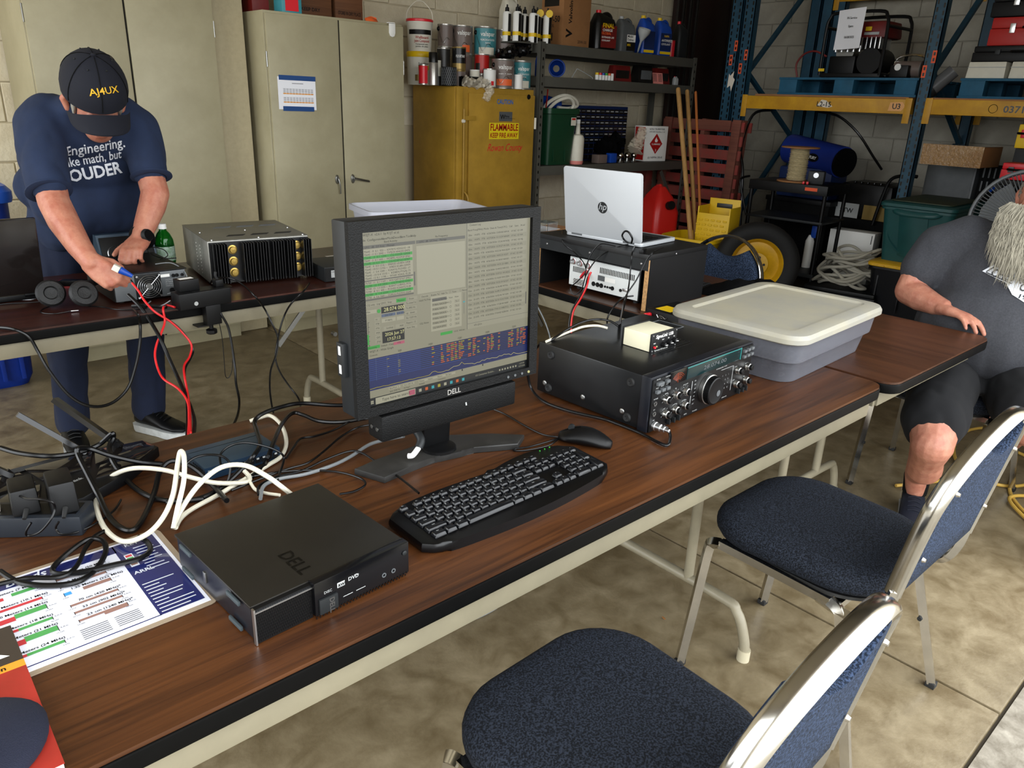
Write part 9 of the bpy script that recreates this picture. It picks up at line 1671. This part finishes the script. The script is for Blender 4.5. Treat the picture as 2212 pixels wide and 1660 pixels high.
B().box((0.102, 0, 0.385), (0.006, 0.13, 0.035), 0.004).build('hand_slot', 'can_dark', wr); B().box((0.0, 0, 0.02), (0.22, 0.25, 0.02)).build('floor_plate', 'mop_yellow', wr)
wood('pole_wood', '#b58a52', '#96703e', 0.6, 'Z', 0.6, 0.0); mat('pole_orange', '#a8602c', 0.6)
for i, (a_, c_, mt_, lab) in enumerate((((5.12, 3.46, 0.10), (5.52, 4.12, 1.56), 'pole_wood', 'thick pale wooden mop handle leaning on the shelf'), ((5.17, 3.46, 0.10), (5.66, 4.13, 1.55), 'pole_wood', 'second wooden handle standing beside the thick pale one'), ((5.20, 3.44, 0.10), (5.74, 4.10, 1.545), 'pole_orange', 'thin orange-brown handle standing in the mop bucket'))):
    o = thing('wooden_pole', lab, 'pole', a_, 0); d_ = V(c_) - V(a_); B().cyl((0, 0, 0), d_, (0.019, 0.017, 0.011)[i], n=14).build('shaft', mt_, o); B().ell(d_, (0.019, 0.017, 0.011)[i], 12, 8).build('rounded_tip', mt_, o)
def lean_pallet(label, org, ax, dn, w_, h_, n, mt, m2):
    o = thing('pallet', label, 'pallet', (0, 0, 0), 0); M_ = frame(org, ax, V(dn) * -1)
    for i in range(n): B().box((w_ / 2, -0.06 - i * (h_ - 0.12) / (n - 1), 0.0), (w_, 0.085, 0.018), 0.002, m=M_).build('slat', mt, o)
    for x in (0.05, w_ / 2, w_ - 0.05): B().box((x, -h_ / 2, -0.055), (0.045, h_, 0.09), 0.003, m=M_).build('stringer', m2, o)
    for i in range(3): B().box((w_ / 2, -0.06 - i * (h_ - 0.12) / 2, -0.108), (w_, 0.085, 0.018), 0.002, m=M_).build('rear_slat', mt, o)
    for x in (0.07, w_ - 0.07): B().box((x, -h_ / 2, 0.018), (0.085, h_, 0.018), 0.002, m=M_).build('face_board', m2, o)
    B().box((w_ / 2, -0.05, 0.020), (w_ - 0.26, 0.085, 0.016), 0.002, m=M_).build('head_board', m2, o)
wood('pallet_weathered', '#7a4636', '#593026', 0.8, 'Y', 0.6)
lean_pallet('weathered red pallet leaning beside the mop bucket', (6.185, 4.74, 1.335), (-0.02, -1.0, 0.0), (-0.04, 0.0, -1.0), 0.89, 1.32, 11, 'pallet_red', 'pallet_weathered')
lean_pallet('red pallet standing under and behind the grey shelf', (5.22, 4.70, 0.86), (1.0, 0.0, 0.0), (0.0, -0.02, -1.0), 0.80, 0.61, 6, 'pallet_red', 'pallet_red')
# maroon sheets and timber standing in the corner
for i, (x, y, w_, lab) in enumerate(((6.47, 4.93, 0.09, 'narrow maroon steel sheet nearest the shelf unit'), (6.59, 4.94, 0.09, 'narrow maroon steel sheet in the middle of the stack'), (6.71, 4.95, 0.09, 'narrow maroon steel sheet beside the wide one'), (7.07, 4.96, 0.58, 'wide dark maroon steel sheet standing in the corner'))):
    o = thing('steel_sheet', lab, 'sheet', (x, y, 0), 0); B().box((0, 0, 1.3), (w_, 0.05, 2.6), 0.004).build('sheet_face', 'maroon', o)
    for s in (-1, 1): B().box((s * (w_ / 2 - 0.004), -0.032, 1.3), (0.010, 0.020, 2.6), 0.002).build('folded_edge', 'can_dark', o)
o = thing('timber_post', 'tan timber post standing between maroon sheet and rack', 'post', (7.26, 4.72, 0), 0); B().box((0, 0, 1.3), (0.09, 0.045, 2.6), 0.003).build('post_body', 'ply', o); B().box((0.055, 0.05, 1.3), (0.045, 0.09, 2.6), 0.003).build('post_second_ply', 'ply', o)
# yellow extension cord on the floor
mat('cord_yellow', '#c9a24a', 0.5)
cable('extension_cord', 'yellow extension cord coiled on the floor behind man\'s chair', [(3.05, 0.98, 0.008), (3.25, 0.88, 0.008), (3.45, 0.83, 0.008), (3.70, 0.90, 0.008), (3.85, 0.80, 0.008), (3.72, 0.62, 0.008), (3.45, 0.66, 0.008), (3.40, 0.82, 0.012), (3.62, 0.96, 0.012), (3.95, 1.00, 0.008), (4.2, 0.85, 0.008)], 0.007, 'cord_yellow', 'cord')
cable('extension_cord', 'yellow extension cord running out towards the open door', [(3.55, 0.70, 0.015), (3.38, 0.66, 0.008), (3.25, 0.58, 0.008), (3.2, 0.50, 0.008), (3.3, 0.46, 0.008), (3.42, 0.55, 0.008), (3.30, 0.64, 0.015), (3.15, 0.52, 0.008), (3.05, 0.40, 0.008)], 0.007, 'cord_yellow', 'cord')
